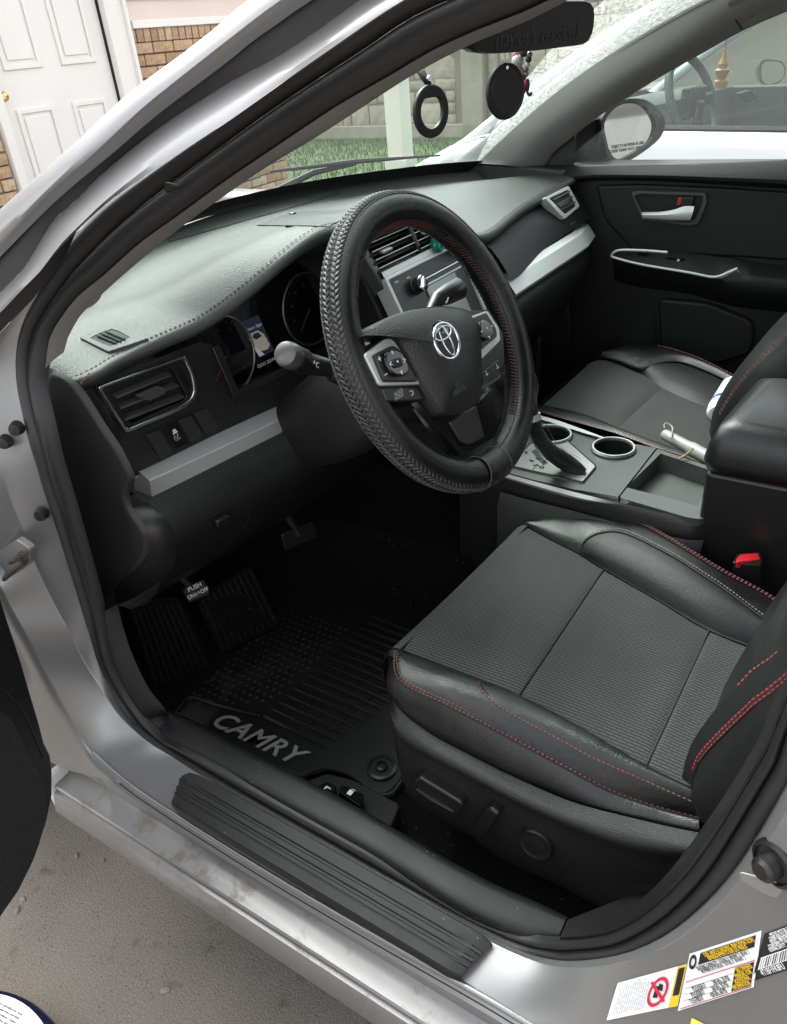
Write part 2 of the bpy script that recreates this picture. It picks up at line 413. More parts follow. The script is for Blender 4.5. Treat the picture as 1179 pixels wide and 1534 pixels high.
# --- pillar bands (front pillar and roof rail)
pA = [(-140, 452), (-60, 372), (0, 316), (60, 262), (120, 209), (165, 166), (205, 132), (260, 92), (320, 46), (372, 2), (470, -60), (600, -120)]
pB = [(-140, 520), (-60, 446), (0, 385), (85, 300), (173, 226), (237, 171), (339, 94), (387, 54), (400, 47), (464, 2), (560, -55), (680, -110)]
pC = [(-140, 580), (-60, 503), (0, 438), (37, 400), (78, 333), (114, 300), (153, 260), (237, 192), (339, 126), (400, 94), (468, 51), (539, 0), (640, -60), (740, -110)]
pD = [(-140, 620), (-60, 530), (0, 468), (34, 432), (65, 400), (110, 350), (170, 296), (271, 225), (339, 181), (400, 138), (468, 90), (536, 43), (600, 0), (690, -55), (790, -105)]
loft('roof_rail', [bds(pA, -0.050), bds(pA, -0.060), bds([((a[0] * .5 + b[0] * .5), (a[1] * .5 + b[1] * .5)) for a, b in zip(pA, pB)], -0.066), bds(pB, -0.054)], SILVER, car, n=50, cross=12)
pC2 = [pC[int(i * (len(pC) - 1) / 11)] for i in range(12)]; pD2_ = [pD[int(i * (len(pD) - 1) / 11)] for i in range(12)]
loft('rail_seal', [bds(pB, -0.054), bds(pB, -0.050), bds(pC, -0.042), bds(pC, -0.040)], SEAL, car, n=50)
loft('rail_flange', [bds(pC, -0.040), bds(pC, -0.046), bds([(a[0] * .5 + b[0] * .5, a[1] * .5 + b[1] * .5) for a, b in zip(pC2, pD2_)], -0.058), bds(pD, -0.066), bds(pD, -0.055), bds(pD, -0.015)], SILVER, car, n=60, cross=14)
# black gap seal between fender and flange
pD2 = [(-140, 655), (-60, 562), (0, 498), (30, 466), (57, 439), (75, 415), (100, 380)]
loft('fender_seal', [bds([(-140, 620), (-60, 530), (0, 468), (34, 432), (65, 400), (90, 372), (115, 345)], -0.022), bds(pD2, -0.012)], RUBBER, car, n=24)

# --- weather strip round the whole doorway
topx = [(590, -55)]
S1 = [(760, -100), (690, -52), (600, 2), (536, 45), (468, 92), (400, 141), (339, 184), (271, 228), (170, 300), (110, 358), (80, 400), (57, 439), (42, 468), (31, 498), (26, 527), (25, 556), (28, 586), (34, 615), (42, 652), (51, 683), (57, 700), (68, 739), (84, 786), (100, 836), (115, 885), (127, 925)]
G1 = [(830, -85), (740, -35), (680, -5), (610, 28), (540, 75), (468, 122), (400, 168), (339, 212), (271, 262), (190, 325), (130, 383), (98, 420), (59, 478), (47, 505), (42, 521), (40, 547), (42, 575), (45, 596), (55, 640), (65, 674), (78, 726), (94, 774), (110, 828), (125, 876), (140, 925)]
W1 = [(900, -40), (800, 12), (705, 51), (640, 82), (590, 112), (502, 163), (400, 231), (335, 275), (271, 322), (210, 366), (156, 414), (117, 445), (94, 474), (78, 498), (72, 517), (69, 549), (65, 568), (66, 586), (78, 635), (92, 695), (110, 754), (133, 836), (149, 895), (155, 925)]
S2 = [(127, 925), (139, 960), (148, 990), (163, 1026), (183, 1062), (209, 1092), (244, 1118), (277, 1141), (400, 1213), (500, 1270), (600, 1328), (700, 1386), (779, 1424), (847, 1440)]
G2 = [(140, 925), (147, 960), (157, 995), (173, 1030), (194, 1064), (218, 1092), (252, 1117), (285, 1138), (400, 1206), (500, 1262), (600, 1319), (700, 1374), (779, 1411), (840, 1424)]
W2 = [(155, 925), (161, 960), (170, 998), (189, 1039), (215, 1077), (245, 1106), (300, 1136), (400, 1193), (500, 1248), (570, 1287), (671, 1350), (739, 1385), (800, 1406), (835, 1409)]
S3 = [(847, 1440), (915, 1434), (969, 1416), (1010, 1392), (1050, 1358), (1084, 1324), (1118, 1277), (1152, 1219), (1179, 1178), (1235, 1085), (0.475, -0.14, 0.95), (0.60, -0.2, 1.36)]
G3 = [(840, 1424), (912, 1418), (960, 1398), (1000, 1371), (1037, 1336), (1070, 1295), (1105, 1240), (1135, 1190), (1165, 1140), (1225, 1045), (0.475, -0.125, 0.95), (0.60, -0.18, 1.36)]
W3 = [(835, 1409), (900, 1402), (945, 1384), (985, 1354), (1020, 1320), (1055, 1275), (1090, 1222), (1120, 1172), (1150, 1123), (1215, 1022), (0.475, -0.11, 0.95), (0.60, -0.16, 1.36)]
def mid(a, b, n=30, t=0.5):
    A, B = rs(a, n), rs(b, n); return [p.lerp(q, t) for p, q in zip(A, B)]
s1, g1, w1 = bds(S1), bds(G1, 0.006), bds(W1, 0.012)
s2, g2, w2 = bds(S2), bds(G2, 0.006), bds(W2, 0.010)
s3, g3, w3 = bds(S3), bds(G3, 0.006), bds(W3, 0.012)
ns = [70, 60, 40]
def push(r, d): return [p + V((d, 0, 0)) for p in r]
secS = secs([[s1, s2, s3]], ns)[0]; secG = secs([[g1, g2, g3]], ns)[0]; secW = secs([[w1, w2, w3]], ns)[0]
def blend(a, b, t, d): return [p.lerp(q, t) + V((-d, 0, d * 0.5)) for p, q in zip(a, b)]
rr = [push(secS, 0.0), blend(secS, secG, 0.05, 0.002), blend(secS, secG, 0.3, 0.005), blend(secS, secG, 0.62, 0.004), blend(secS, secG, 0.88, 0.001), push(secG, 0.004)]
ws = loft('weatherstrip', rr, SEAL, car, raw=True, smooth=80)
rr = [push(secG, 0.0045), blend(secG, secW, 0.08, 0.0015), blend(secG, secW, 0.3, 0.005), blend(secG, secW, 0.6, 0.005), blend(secG, secW, 0.9, 0.002), push(secW, 0.006)]
loft('inner_seal', rr, RUBBER, ws, raw=True, smooth=80)
# torn spot in the strip on the pillar
tp = bd(262, 283, 0.0)
tb = MB(); tb.tube([tp + V((-.006, .004, .0)), tp + V((-.012, -.004, .004)), tp + V((-.006, -.014, .004))], [0.003, 0.005, 0.001], 6)
tb.build('torn_clip', DARK, ws)

# --- hinge pillar, sill and lower centre pillar (silver sheet metal)
L1 = [(-50, 550), (-50, 600), (-38, 640), (-20, 672), (0, 703), (20, 762), (39, 805), (49, 836), (65, 872), (84, 911), (106, 950)]
L2 = [(106, 950), (127, 993), (153, 1034), (178, 1072), (204, 1097), (224, 1114), (258, 1133), (285, 1152), (400, 1219), (500, 1276), (600, 1334), (700, 1392), (779, 1432), (842, 1452)]
L3 = [(842, 1452), (915, 1447), (975, 1429), (1020, 1405), (1062, 1369), (1098, 1334), (1133, 1287), (1168, 1230), (1200, 1190), (1270, 1095), (0.46, -0.165, 0.95), (0.585, -0.23, 1.36)]
Sa = [(57, 439), (42, 468), (31, 498), (26, 527), (25, 556), (28, 586), (34, 615), (42, 652), (51, 683), (57, 700), (68, 739), (84, 786), (100, 836), (115, 885), (127, 925)]
O1 = [(-150, 680), (-130, 710), (-100, 740), (-60, 800), (0, 876), (12, 901), (39, 948)]
O2 = [(39, 948), (57, 980), (76, 1018), (107, 1077), (132, 1122), (163, 1152), (193, 1177), (229, 1202), (300, 1248), (400, 1310), (500, 1369), (603, 1428), (681, 1472), (760, 1517)]
O3 = [(760, 1517), (830, 1562), (920, 1612), (1020, 1650), (1130, 1640), (1250, 1560), (1380, 1430), (1500, 1260), (0.40, -0.36, 0.95), (0.50, -0.42, 1.36)]
K2 = [(85, 935), (100, 985), (118, 1035), (140, 1088), (160, 1123), (185, 1159), (221, 1188), (256, 1207), (320, 1245), (415, 1304), (515, 1362), (612, 1419), (690, 1462), (772, 1500)]
K3 = [(772, 1500), (850, 1540), (940, 1565), (1040, 1560), (1130, 1520), (1210, 1450), (1300, 1340), (1410, 1190), (0.415, -0.30, 0.95), (0.52, -0.36, 1.36)]
K1 = [(-120, 640), (-100, 680), (-70, 720), (-25, 790), (15, 855), (45, 895), (85, 935)]
def mixr(a, b, t, n): return [p.lerp(q, t) for p, q in zip(rs(a, n), rs(b, n))]
lA, lB, lC = bds(L1, -0.020), bds(L2, -0.014), bds(L3, -0.020)
sil = secs([[push(bds(Sa), 0.001), push(s2, 0.001), push(s3, 0.001)], [lA, lB, lC],
            [mixr(lA, bds(O1, -0.070), .93, 40), mixr(lB, bds(O2, -0.068), .93, 60), mixr(lC, bds(O3, -0.068), .9, 40)], [bds(O1, -0.070), bds(O2, -0.068), bds(O3, -0.068)]], [44, 70, 40])
def blur(r, k=3):
    for _ in range(k): r = [r[0]] + [(r[i - 1] + r[i] * 2 + r[i + 1]) / 4 for i in range(1, len(r) - 1)] + [r[-1]]
    return r
sil = [blur(r) for r in sil]
fine = []
for q, (a, b) in enumerate(zip(sil, sil[1:])):
    st_ = (0, .06, .3, .6, .85, .96) if q == 0 else (0, .02, .06, .25, .5, .75, .94, .98)
    for t in st_:
        bow = 0.0
        fine.append([p.lerp(r, t) + V((-bow, 0, bow * .6)) for p, r in zip(a, b)])
fine.append(sil[-1])
body = loft('body_side', fine, SILVER, car, raw=True, smooth=75)
oR = sil[-1]
# outer skin below the doorway edge, then the stepped rocker (cross-sections extruded forward)
o_low = [V((0.3985, p.y, p.z - 0.010)) if p.z < 0.45 else V((p.x - 0.02, p.y + 0.02, p.z - 0.01)) for p in oR]
o_low2 = [V((0.388, p.y + (0.10 if p.z > 0.45 else 0), max(0.335, p.z - 0.30)) ) if p.z > 0.45 else V((0.409, p.y, 0.334)) for p in oR]
ix = [i for i, p in enumerate(oR[:126]) if p.z < .435]
loft('door_shut_face', [[r[i] for i in ix] for r in (oR, o_low, o_low2)], SILVER, body, raw=True)
bead = [oR[i] for i in ix]
tube('sill_bead', [p + V((.002, 0, .001)) for p in bead], .0042, SILVER, body, k=10, smooth=80)
tube('sill_groove', [p + V((-.0035, 0, -.006)) for p in bead], .0016, DARK, body, k=6)
prof = [(0.415, 0.352), (0.4105, 0.3345), (0.402, 0.3315), (0.374, 0.3285), (0.3715, 0.326), (0.372, 0.320), (0.3735, 0.317), (0.367, 0.316), (0.3655, 0.313), (0.357, 0.282), (0.358, 0.277), (0.366, 0.274), (0.42, 0.262), (0.60, 0.235)]
def prof_run(name, prof, y0, y1, m, parent, ny=14, **k):
    vs = []; R = []
    for i in range(ny):
        y = y0 + (y1 - y0) * i / (ny - 1); R.append([V((x, y, z)) for x, z in prof])
    return loft(name, R, m, parent, raw=True, **k)
rock = prof_run('rocker_panel', prof, 1.005, -1.6, SILVER_DIRTY, car, ny=40, smooth=30)
box('rocker_end_cap', (0.385, 1.012, 0.316), (0.045, 0.012, 0.075), mat('pale_clip', (0.6, 0.6, 0.57), 0.5), rock, bevel=0.005)
# fender behind the open door
fi = oR[6:ix[0] + 6]
fend = loft('front_fender', [fi, [p + V((-.006, .004, -.001)) for p in fi], [p + V((-.010, .03, -.003)) for p in fi], [p + V((-.016, .12, -.03)) for p in fi], [p + V((-.02, .30, -.06)) for p in fi]], SILVER, car, raw=True, smooth=60)
# rubber plugs, hinge bolt, striker, stickers
def plug(u, v, r, x=XW - 0.006, nm='rubber_plug'):
    c = at(u, v, x=x); ax = V((-1, -0.55, 0.05)).normalized()
    return lathe(nm, [(r * 1.12, 0), (r * 1.1, 0.002), (r, 0.004), (r * 0.98, 0.008), (r * 0.85, 0.0105), (r * 0.4, 0.011)], c, ax, RUBBER, body, k=20)
plug(27, 640, 0.0085); plug(10, 660, 0.0085, x=XW - 0.010); plug(64, 768, 0.0085, x=XW - 0.008)
hc = at(14, 838, x=XW - 0.05)
hp = bds([(-30, 850), (0, 826), (24, 808), (44, 822), (46, 842), (30, 856), (0, 874), (-30, 890)], -0.056)
hinge = prism('door_hinge', rounded(hp, 0.006), V((0.010, 0, 0)), SILVER, car, bevel=0.002)
hb = MB()
c0 = bd(37, 833, -0.062)
for i in range(3):
    hb.tube([c0 + V((0, 0.002 * i, 0)), c0 + V((-0.004 - 0.003 * i, 0, 0.001))], 0.008 - 0.0022 * i, 8)
hb.tube([bd(16, 842, -0.062), bd(30, 835, -0.065)], 0.004, 6); hb.tube([bd(0, 874, -0.06), bd(22, 853, -0.064), bd(36, 845, -0.064)], 0.0035, 6)
hb.build('hinge_bolt', mat('rusty_bolt', (0.06, 0.05, 0.045), 0.7, 0.3, bump=0.6, bscale=600), hinge)
stp = at(1163, 1292, x=0.452); sa = V((-0.85, 0.5, 0.1)).normalized()
st = lathe('striker', [(0.020, 0), (0.0195, 0.004), (0.016, 0.006), (0.0155, 0.004), (0.011, 0.005), (0.010, 0.016), (0.007, 0.019), (0.003, 0.0195)], stp, sa, PLASTIC_S, body, k=24)
sp = rounded(bds([(1106, 1304), (1160, 1318), (1200, 1330), (1200, 1352), (1150, 1340), (1112, 1318)], -0.03), 0.004)
prism('striker_plate', sp, V((-0.0015, 0, 0)), mat('zinc', (0.28, 0.28, 0.28), 0.45, 0.5), body, bevel=0.0005)

# stickers on the lower centre pillar
def spl(u, v):   # rough pillar face found by ray against the built surface below
    return at(u, v, f=STK)
bodyB = None
def surf_hit(o, u, v, off=0.0007):
    d = ray(u, v).normalized()
    ok, loc, nor, _ = o.ray_cast(V((0, 0, CH)), d)
    if not ok: return None, None
    if nor.dot(d) > 0: nor = -nor
    return loc + nor * off, nor
from mathutils.bvhtree import BVHTree
def bvh_of(o):
    me = o.data; return BVHTree.FromPolygons([v.co.copy() for v in me.vertices], [tuple(p.vertices) for p in me.polygons])
BB = bvh_of(body)
def hit(u, v, off=0.0008, tree=None):
    d = ray(u, v).normalized(); h = (tree or BB).ray_cast(V((0, 0, CH)), d)
    if h[0] is None: return None
    n = h[1] if h[1].dot(d) < 0 else -h[1]
    return h[0] + n * off
def decal(name, quad, m, parent, off=0.0008, nu=10, nv=6, tree=None):
    """thin film laid on the built surface, bounded by four corners (photo order TL TR BR BL)"""
    R = []
    for j in range(nv):
        t = j / (nv - 1); row = []
        for i in range(nu):
            s = i / (nu - 1)
            a = (quad[0][0] + (quad[1][0] - quad[0][0]) * s, quad[0][1] + (quad[1][1] - quad[0][1]) * s)
            b = (quad[3][0] + (quad[2][0] - quad[3][0]) * s, quad[3][1] + (quad[2][1] - quad[3][1]) * s)
            h = hit(a[0] + (b[0] - a[0]) * t, a[1] + (b[1] - a[1]) * t, off, tree)
            if h is None: return None
            row.append(h)
        R.append(row)
    return loft(name, R, m, parent, raw=True)
WHITEST = mat('sticker_white', (0.78, 0.79, 0.79), 0.35); YEL = mat('sticker_yellow', (0.80, 0.52, 0.03), 0.4)
BLKST = mat('sticker_black', (0.012, 0.012, 0.013), 0.4); REDST = mat('sticker_red', (0.55, 0.02, 0.06), 0.4); GREYST = mat('sticker_grey', (0.55, 0.56, 0.57), 0.5)
def quad_pt(q, s, t):
    a = (q[0][0] + (q[1][0] - q[0][0]) * s, q[0][1] + (q[1][1] - q[0][1]) * s); b = (q[3][0] + (q[2][0] - q[3][0]) * s, q[3][1] + (q[2][1] - q[3][1]) * s)
    return (a[0] + (b[0] - a[0]) * t, a[1] + (b[1] - a[1]) * t)
def sub(q, s0, t0, s1, t1): return [quad_pt(q, s0, t0), quad_pt(q, s1, t0), quad_pt(q, s1, t1), quad_pt(q, s0, t1)]
def stext(q, s, t, txt, h, m, parent, off=0.0016, sx=1.0):
    """lettering at fraction (s,t) of a sticker, h = height fraction"""
    o = hit(*quad_pt(q, s, t), off); a = hit(*quad_pt(q, s + 0.02, t), off); b = hit(*quad_pt(q, s, t - 0.05), off)
    if o is None or a is None or b is None: return
    full = (hit(*quad_pt(q, s, 0.98), off) or o) - (hit(*quad_pt(q, s, 0.02), off) or o)
    text('lettering', txt, o, (a - o), (b - o), full.length * h * 1.35, m, parent, ext=0.0001, sx=sx)
q1 = [(926, 1472), (1030, 1443), (1016, 1506), (909, 1528)]
st1 = decal('warning_sticker', q1, WHITEST, body)
if st1:
    decal('sticker_band', sub(q1, 0.87, 0.0, 1.0, 1.0), YEL, st1, 0.0012)
    decal('sticker_band', sub(q1, 0.895, 0.06, 0.985, 0.72), BLKST, st1, 0.0015)
    ct = quad_pt(q1, 0.66, 0.52)
    cc = [hit(ct[0] + 15.5 * cos(a) + 5 * sin(a), ct[1] - 5 * cos(a) - 22 * sin(a), 0.0016) for a in [2 * pi * i / 28 for i in range(28)]]
    ci = [hit(ct[0] + 11.5 * cos(a) + 4 * sin(a), ct[1] - 4 * cos(a) - 17 * sin(a), 0.0016) for a in [2 * pi * i / 28 for i in range(28)]]
    ring('no_sign', cc, ci, V((-.0003, 0, 0)), REDST, st1, bevel=0)
    decal('no_sign_bar', [(ct[0] - 11, ct[1] - 13), (ct[0] - 7, ct[1] - 16), (ct[0] + 11, ct[1] + 13), (ct[0] + 7, ct[1] + 16)], REDST, st1, 0.002, 4, 4)
    decal('pictogram', [(ct[0] - 3, ct[1] - 8), (ct[0] + 3, ct[1] - 9), (ct[0] - 1, ct[1] + 9), (ct[0] - 8, ct[1] + 9)], BLKST, st1, 0.0017, 4, 4)
    decal('pictogram', [(ct[0] + 2, ct[1] - 12), (ct[0] + 8, ct[1] - 11), (ct[0] + 7, ct[1] - 1), (ct[0] + 1, ct[1] - 3)], BLKST, st1, 0.0017, 4, 4)
    random.seed(5)
    for k in range(14):
        s0 = 0.06 + 0.032 * k; t0 = random.uniform(0.06, 0.2)
        while t0 < 0.86:
            t1 = min(0.9, t0 + random.uniform(0.06, 0.2)); d = decal('print_line', sub(q1, s0, t0, s0 + 0.016, t1), GREYST, st1, 0.0012, 2, 3); t0 = t1 + 0.03
q2 = [(1034, 1428), (1142, 1393), (1130, 1478), (1016, 1514)]
st2 = decal('tyre_sticker', q2, WHITEST, body)
if st2:
    decal('sticker_band', sub(q2, 0.16, 0.05, 0.93, 0.26), BLKST, st2, 0.0012)
    stext(q2, 0.55, 0.115, 'TIRE AND LOADING INFORMATION', 0.06, YEL, st2, sx=0.8); stext(q2, 0.55, 0.20, 'RENSEIGNEMENTS SUR LES PNEUS', 0.05, YEL, st2, sx=0.8)
    stext(q2, 0.50, 0.32, 'SEATING CAPACITY  TOTAL 5  FRONT 2  REAR 3', 0.05, BLKST, st2, sx=0.75); stext(q2, 0.52, 0.40, 'NOMBRE DE PLACES  TOTAL 5  AVANT 2', 0.05, BLKST, st2, sx=0.75)
    decal('rule_line', sub(q2, 0.03, 0.50, 0.97, 0.515), REDST, st2, 0.0012); decal('rule_line', sub(q2, 0.03, 0.965, 0.97, 0.98), REDST, st2, 0.0012)
    decal('sticker_band', sub(q2, 0.70, 0.53, 0.96, 0.95), BLKST, st2, 0.0012)
    for i, w in enumerate(('SEE OWNERS', 'MANUAL FOR', 'ADDITIONAL', 'INFORMATION')): stext(q2, 0.83, 0.59 + 0.10 * i, w, 0.06, YEL, st2, sx=0.7)
    for i, (a, b) in enumerate((('P215/55R17', '240 kPa, 35 PSI'), ('P215/55R17', '240 kPa, 35 PSI'), ('T155/70D17', '420 kPa, 60 PSI'))):
        stext(q2, 0.24, 0.68 + 0.11 * i, a, 0.06, BLKST, st2, sx=0.7); stext(q2, 0.53, 0.68 + 0.11 * i, b, 0.06, BLKST, st2, sx=0.7)
        decal('rule_line', sub(q2, 0.05, 0.62 + 0.11 * i, 0.68, 0.626 + 0.11 * i), BLKST, st2, 0.0012, 6, 2)
    tcn = quad_pt(q2, 0.075, 0.17)
    co = [hit(tcn[0] + 5.5 * cos(a) + 1.5 * sin(a), tcn[1] - 11 * sin(a), 0.0013) for a in [2 * pi * i / 20 for i in range(20)]]
    ci = [hit(tcn[0] + 3 * cos(a) + 1 * sin(a), tcn[1] - 6 * sin(a), 0.0013) for a in [2 * pi * i / 20 for i in range(20)]]
    ring('tyre_mark', co, ci, V((-.0002, 0, 0)), BLKST, st2, bevel=0)
q3 = [(1146, 1398), (1200, 1378), (1188, 1450), (1126, 1470)]
st3 = decal('barcode_sticker', q3, BLKST, body)
if st3:
    decal('sticker_band', sub(q3, 0.1, 0.52, 0.99, 0.78), WHITEST, st3, 0.0012)
    for k in range(14): decal('barcode_bar', sub(q3, 0.14 + 0.06 * k, 0.54, 0.14 + 0.06 * k + random.choice((0.012, 0.028)), 0.76), BLKST, st3, 0.0015, 2, 3)
    for i, w in enumerate(('MFD BY MOTOR CORP', 'GVWR 4585 LB GAWR', 'FRONT 2480 REAR', 'CONFORMS TO ALL', 'FEDERAL SAFETY')): stext(q3, 0.5, 0.08 + 0.085 * i, w, 0.055, WHITEST, st3, sx=0.7)
    stext(q3, 0.5, 0.88, '4T1BF1FK8FU', 0.09, WHITEST, st3, sx=0.8)
q4 = [(1037, 1524), (1062, 1536), (1056, 1570), (1028, 1560)]
decal('yellow_sticker', q4, mat('sticker_pale_yellow', (0.85, 0.72, 0.10), 0.4), body)

# --- scuff plate: ribbed plastic strip on the sill
def sq(s, t):   # s along (front->rear), t across (inner->outer)
    a = at(277, 1148, z=0.424).lerp(at(740, 1410, z=0.420), s); b = at(255, 1205, z=0.408).lerp(at(685, 1465, z=0.407), s)
    return a.lerp(b, t)
rows = []
cross = [(0.0, -0.010), (0.0, 0.0), (0.03, 0.0022), (0.29, 0.0024), (0.32, 0.0009), (0.37, 0.0009), (0.40, 0.0024), (0.51, 0.0024), (0.54, 0.0009), (0.59, 0.0009), (0.62, 0.0024), (0.70, 0.0024), (0.715, 0.0014), (0.74, 0.0014), (0.755, 0.0024), (0.96, 0.0022), (1.0, -0.001), (1.0, -0.012)]
for t, h in cross:
    row = []
    cr_ = 0.0
    for i in range(36):
        s = i / 35; edge = min(s, 1 - s)
        e0 = 0.0
        k = min(1, edge / 0.02); dz = h * k - 0.004 * (1 - k)
        # rounded corners
        tt = 0.5 + (t - 0.5) * (1 - 0.10 * (1 - min(1, edge / 0.016)) ** 2)
        hh = h if edge > 0.012 or h < -0.004 else min(h, -0.001)
        groove_fade = 1 if 0.03 < s < 0.96 else 0
        if 0.0 < h < 0.0015 and not groove_fade: hh = 0.0023
        row.append(sq(s, tt) + V((0, 0, hh)))
    rows.append(row)
loft('scuff_plate', rows, SILLPL, car, raw=True, smooth=28)

# --- plastic sill trim inside the seal
si_o = [(216, 1080, .425), (245, 1104, .423), (300, 1133, .421), (400, 1190, .42), (500, 1245, .42), (570, 1284, .42), (671, 1347, .42), (739, 1382, .42), (800, 1403, .42), (836, 1407, .42)]
si_i = [(244, 1062, .425), (290, 1080, .425), (360, 1119, .425), (454, 1167, .425), (542, 1214, .425), (620, 1260, .425), (685, 1297, .425), (745, 1328, .425), (800, 1351, .425), (849, 1375, .425)]
a = atz(si_o); b = atz(si_i); N = 40
A = rs(a, N); B = rs(b, N)
def lift(r, d): return [p + V((0, 0, d)) for p in r]
sill = loft('sill_trim', [lift(A, -0.012), A, lift([p.lerp(q, 0.10) for p, q in zip(A, B)], 0.003), lift([p.lerp(q, 0.25) for p, q in zip(A, B)], 0.0045), lift([p.lerp(q, 0.75) for p, q in zip(A, B)], 0.0035), lift([p.lerp(q, 0.93) for p, q in zip(A, B)], 0.0015), [p + V((0.006, 0, -0.008)) for p in B], [p + V((0.012, 0, -0.16)) for p in B]], SILLPL, car, raw=True, smooth=70)
# front piece of trim turning up the pillar (kick panel)
kp_o = bds([(157, 920), (161, 955), (170, 993), (188, 1034), (214, 1075), (219, 1083)], 0.012)
kp_m = atx([(176, 905, .505), (186, 945, .505), (200, 985, .505), (222, 1030, .505), (246, 1060, .51), (250, 1067, .52)])
kp_i = [V((0.60, 1.32, 0.62)), V((0.60, 1.26, 0.5)), V((0.60, 1.2, 0.40)), V((0.575, 1.05, 0.34)), V((0.555, 0.95, 0.32)), V((0.55, 0.9, 0.30))]
loft('kick_panel', [kp_o, [p.lerp(q, .25) + V((-.004, 0, .004)) for p, q in zip(kp_o, kp_m)], kp_m, kp_i], PLASTIC, car, n=20, smooth=60)
# rear piece of trim turning up the centre pillar
cp_o = bds([(838, 1410), (900, 1403), (945, 1385), (985, 1355), (1020, 1321), (1055, 1276), (1090, 1223), (1120, 1173), (1150, 1124), (1215, 1023), (0.487, -0.108, 0.95)], 0.012)
cp_i = bds([(850, 1378), (890, 1379), (925, 1370), (962, 1346), (1000, 1308), (1030, 1270), (1066, 1220), (1100, 1168), (1135, 1110), (1200, 1000), (0.50, -0.08, 0.95)], 0.03)
cp_in = [p + V((0.09, -0.06, -0.02)) for p in cp_i]
loft('pillar_trim_lower', [cp_o, [p.lerp(q, .3) + V((-.006, 0, .004)) for p, q in zip(cp_o, cp_i)], cp_i, cp_in], PLASTIC_S, car, n=30, smooth=60)

# --- near front pillar inner trim (grey cloth-grain)
tE = [(900, -42), (800, 11), (705, 49), (640, 80), (590, 110), (502, 161), (400, 229), (335, 273), (271, 320), (210, 364), (156, 412), (117, 444), (93, 474), (77, 500), (71, 522), (68, 552)]
tF = [(900, -32), (800, 25), (705, 65), (640, 98), (590, 128), (485, 197), (400, 248), (340, 289), (288, 326), (245, 360), (197, 400), (158, 435), (126, 465), (110, 490), (101, 508), (98, 522)]
te = bds(tE, 0.010); tf = bds(tF, 0.042)
loft('pillar_trim', [te, [p.lerp(q, .5) + V((-.004, -.002, 0)) for p, q in zip(rs(te, 30), rs(tf, 30))], tf, [p + V((0.02, 0.05, 0.01)) for p in rs(tf, 30)]], GREYTRIM, car, n=40, cross=10)

# --- roof, rear shell
zr = 1.445
roofL = secS[:1]
roof_v = []
xs = [0.60, 0.66, 0.80, 1.0, 1.22, 1.44, 1.64, 1.78, 1.84]; zs = [1.40, 1.425, 1.45, 1.462, 1.466, 1.462, 1.45, 1.425, 1.40]
ys = [0.34, 0.2, -0.3, -0.9, -1.5]
R = [[V((x, y + (0.06 * (1 - ((x - 1.22) / 0.62) ** 2) if i == 0 else 0), z - (0.03 if i == 4 else 0) - (0.018 if i == 0 else 0))) for x, z in zip(xs, zs)] for i, y in enumerate(ys)]
loft('roof', R, SILVER, car, raw=True, solid=0.02)
R2 = [[V((x, y, z - 0.035)) for x, z in zip(xs, zs)] for y in (0.3, -0.4, -1.5)]
loft('headliner', R2, GREYTRIM, car, raw=True)
# rear body shell: closed side doors and back seat, mostly behind the viewer
rb = MB()
rb.box((0.42, -0.75, 0.68), (0.10, 0.9, 0.62)); rb.box((2.03, -0.75, 0.68), (0.10, 0.9, 0.62)); rb.box((1.22, -1.65, 0.75), (1.6, 0.3, 0.75))
rb.build('rear_body', SILVER, car, bevel=0.03)
rs_ = MB(); rs_.box((1.22, -0.95, 0.5), (1.3, 0.5, 0.25)); rs_.box((1.22, -1.28, 0.8), (1.3, 0.18, 0.7)); rs_.build('rear_bench', LEATHER_M, car, bevel=0.05, seg=4)
# front fenders, hood, cowl
hd = []
for y in (1.36, 1.5, 1.75, 2.05, 2.25):
    t = (y - 1.36) / 0.89
    hd.append([V((1.22 + s * (0.74 - 0.05 * t), y - 0.18 * abs(s) ** 2.2 * (1 - .4 * t), 1.0 - 0.10 * t ** 1.6 + 0.015 * (1 - s * s) - 0.05 * abs(s) ** 4 - (0.0 if y > 1.4 else 0.01))) for s in [i / 8 - 1 for i in range(17)]])
loft('hood', hd, SILVER, car, raw=True)
fr = MB(); fr.box((0.40, 1.62, 0.72), (0.12, 1.2, 0.44)); fr.box((2.04, 1.62, 0.72), (0.12, 1.2, 0.44)); fr.box((1.22, 2.26, 0.62), (1.5, 0.14, 0.4)); fr.build('front_body', SILVER, car, bevel=0.04, seg=3)
for x in (0.45, 1.99):
    for y in (1.65, -1.13):
        w_ = lathe('wheel', [(0.20, -.09), (0.30, -.10), (0.33, -.07), (0.33, .07), (0.30, .10), (0.20, .09)], V((x, y, .33)), UX, RUBBER, car, k=32)
        lathe('rim', [(0.20, 0), (0.20, -0.07 if x < 1 else 0.07), (0.05, -0.06 if x < 1 else 0.06)], V((x, y, .33)), UX, SATIN, w_, k=24)
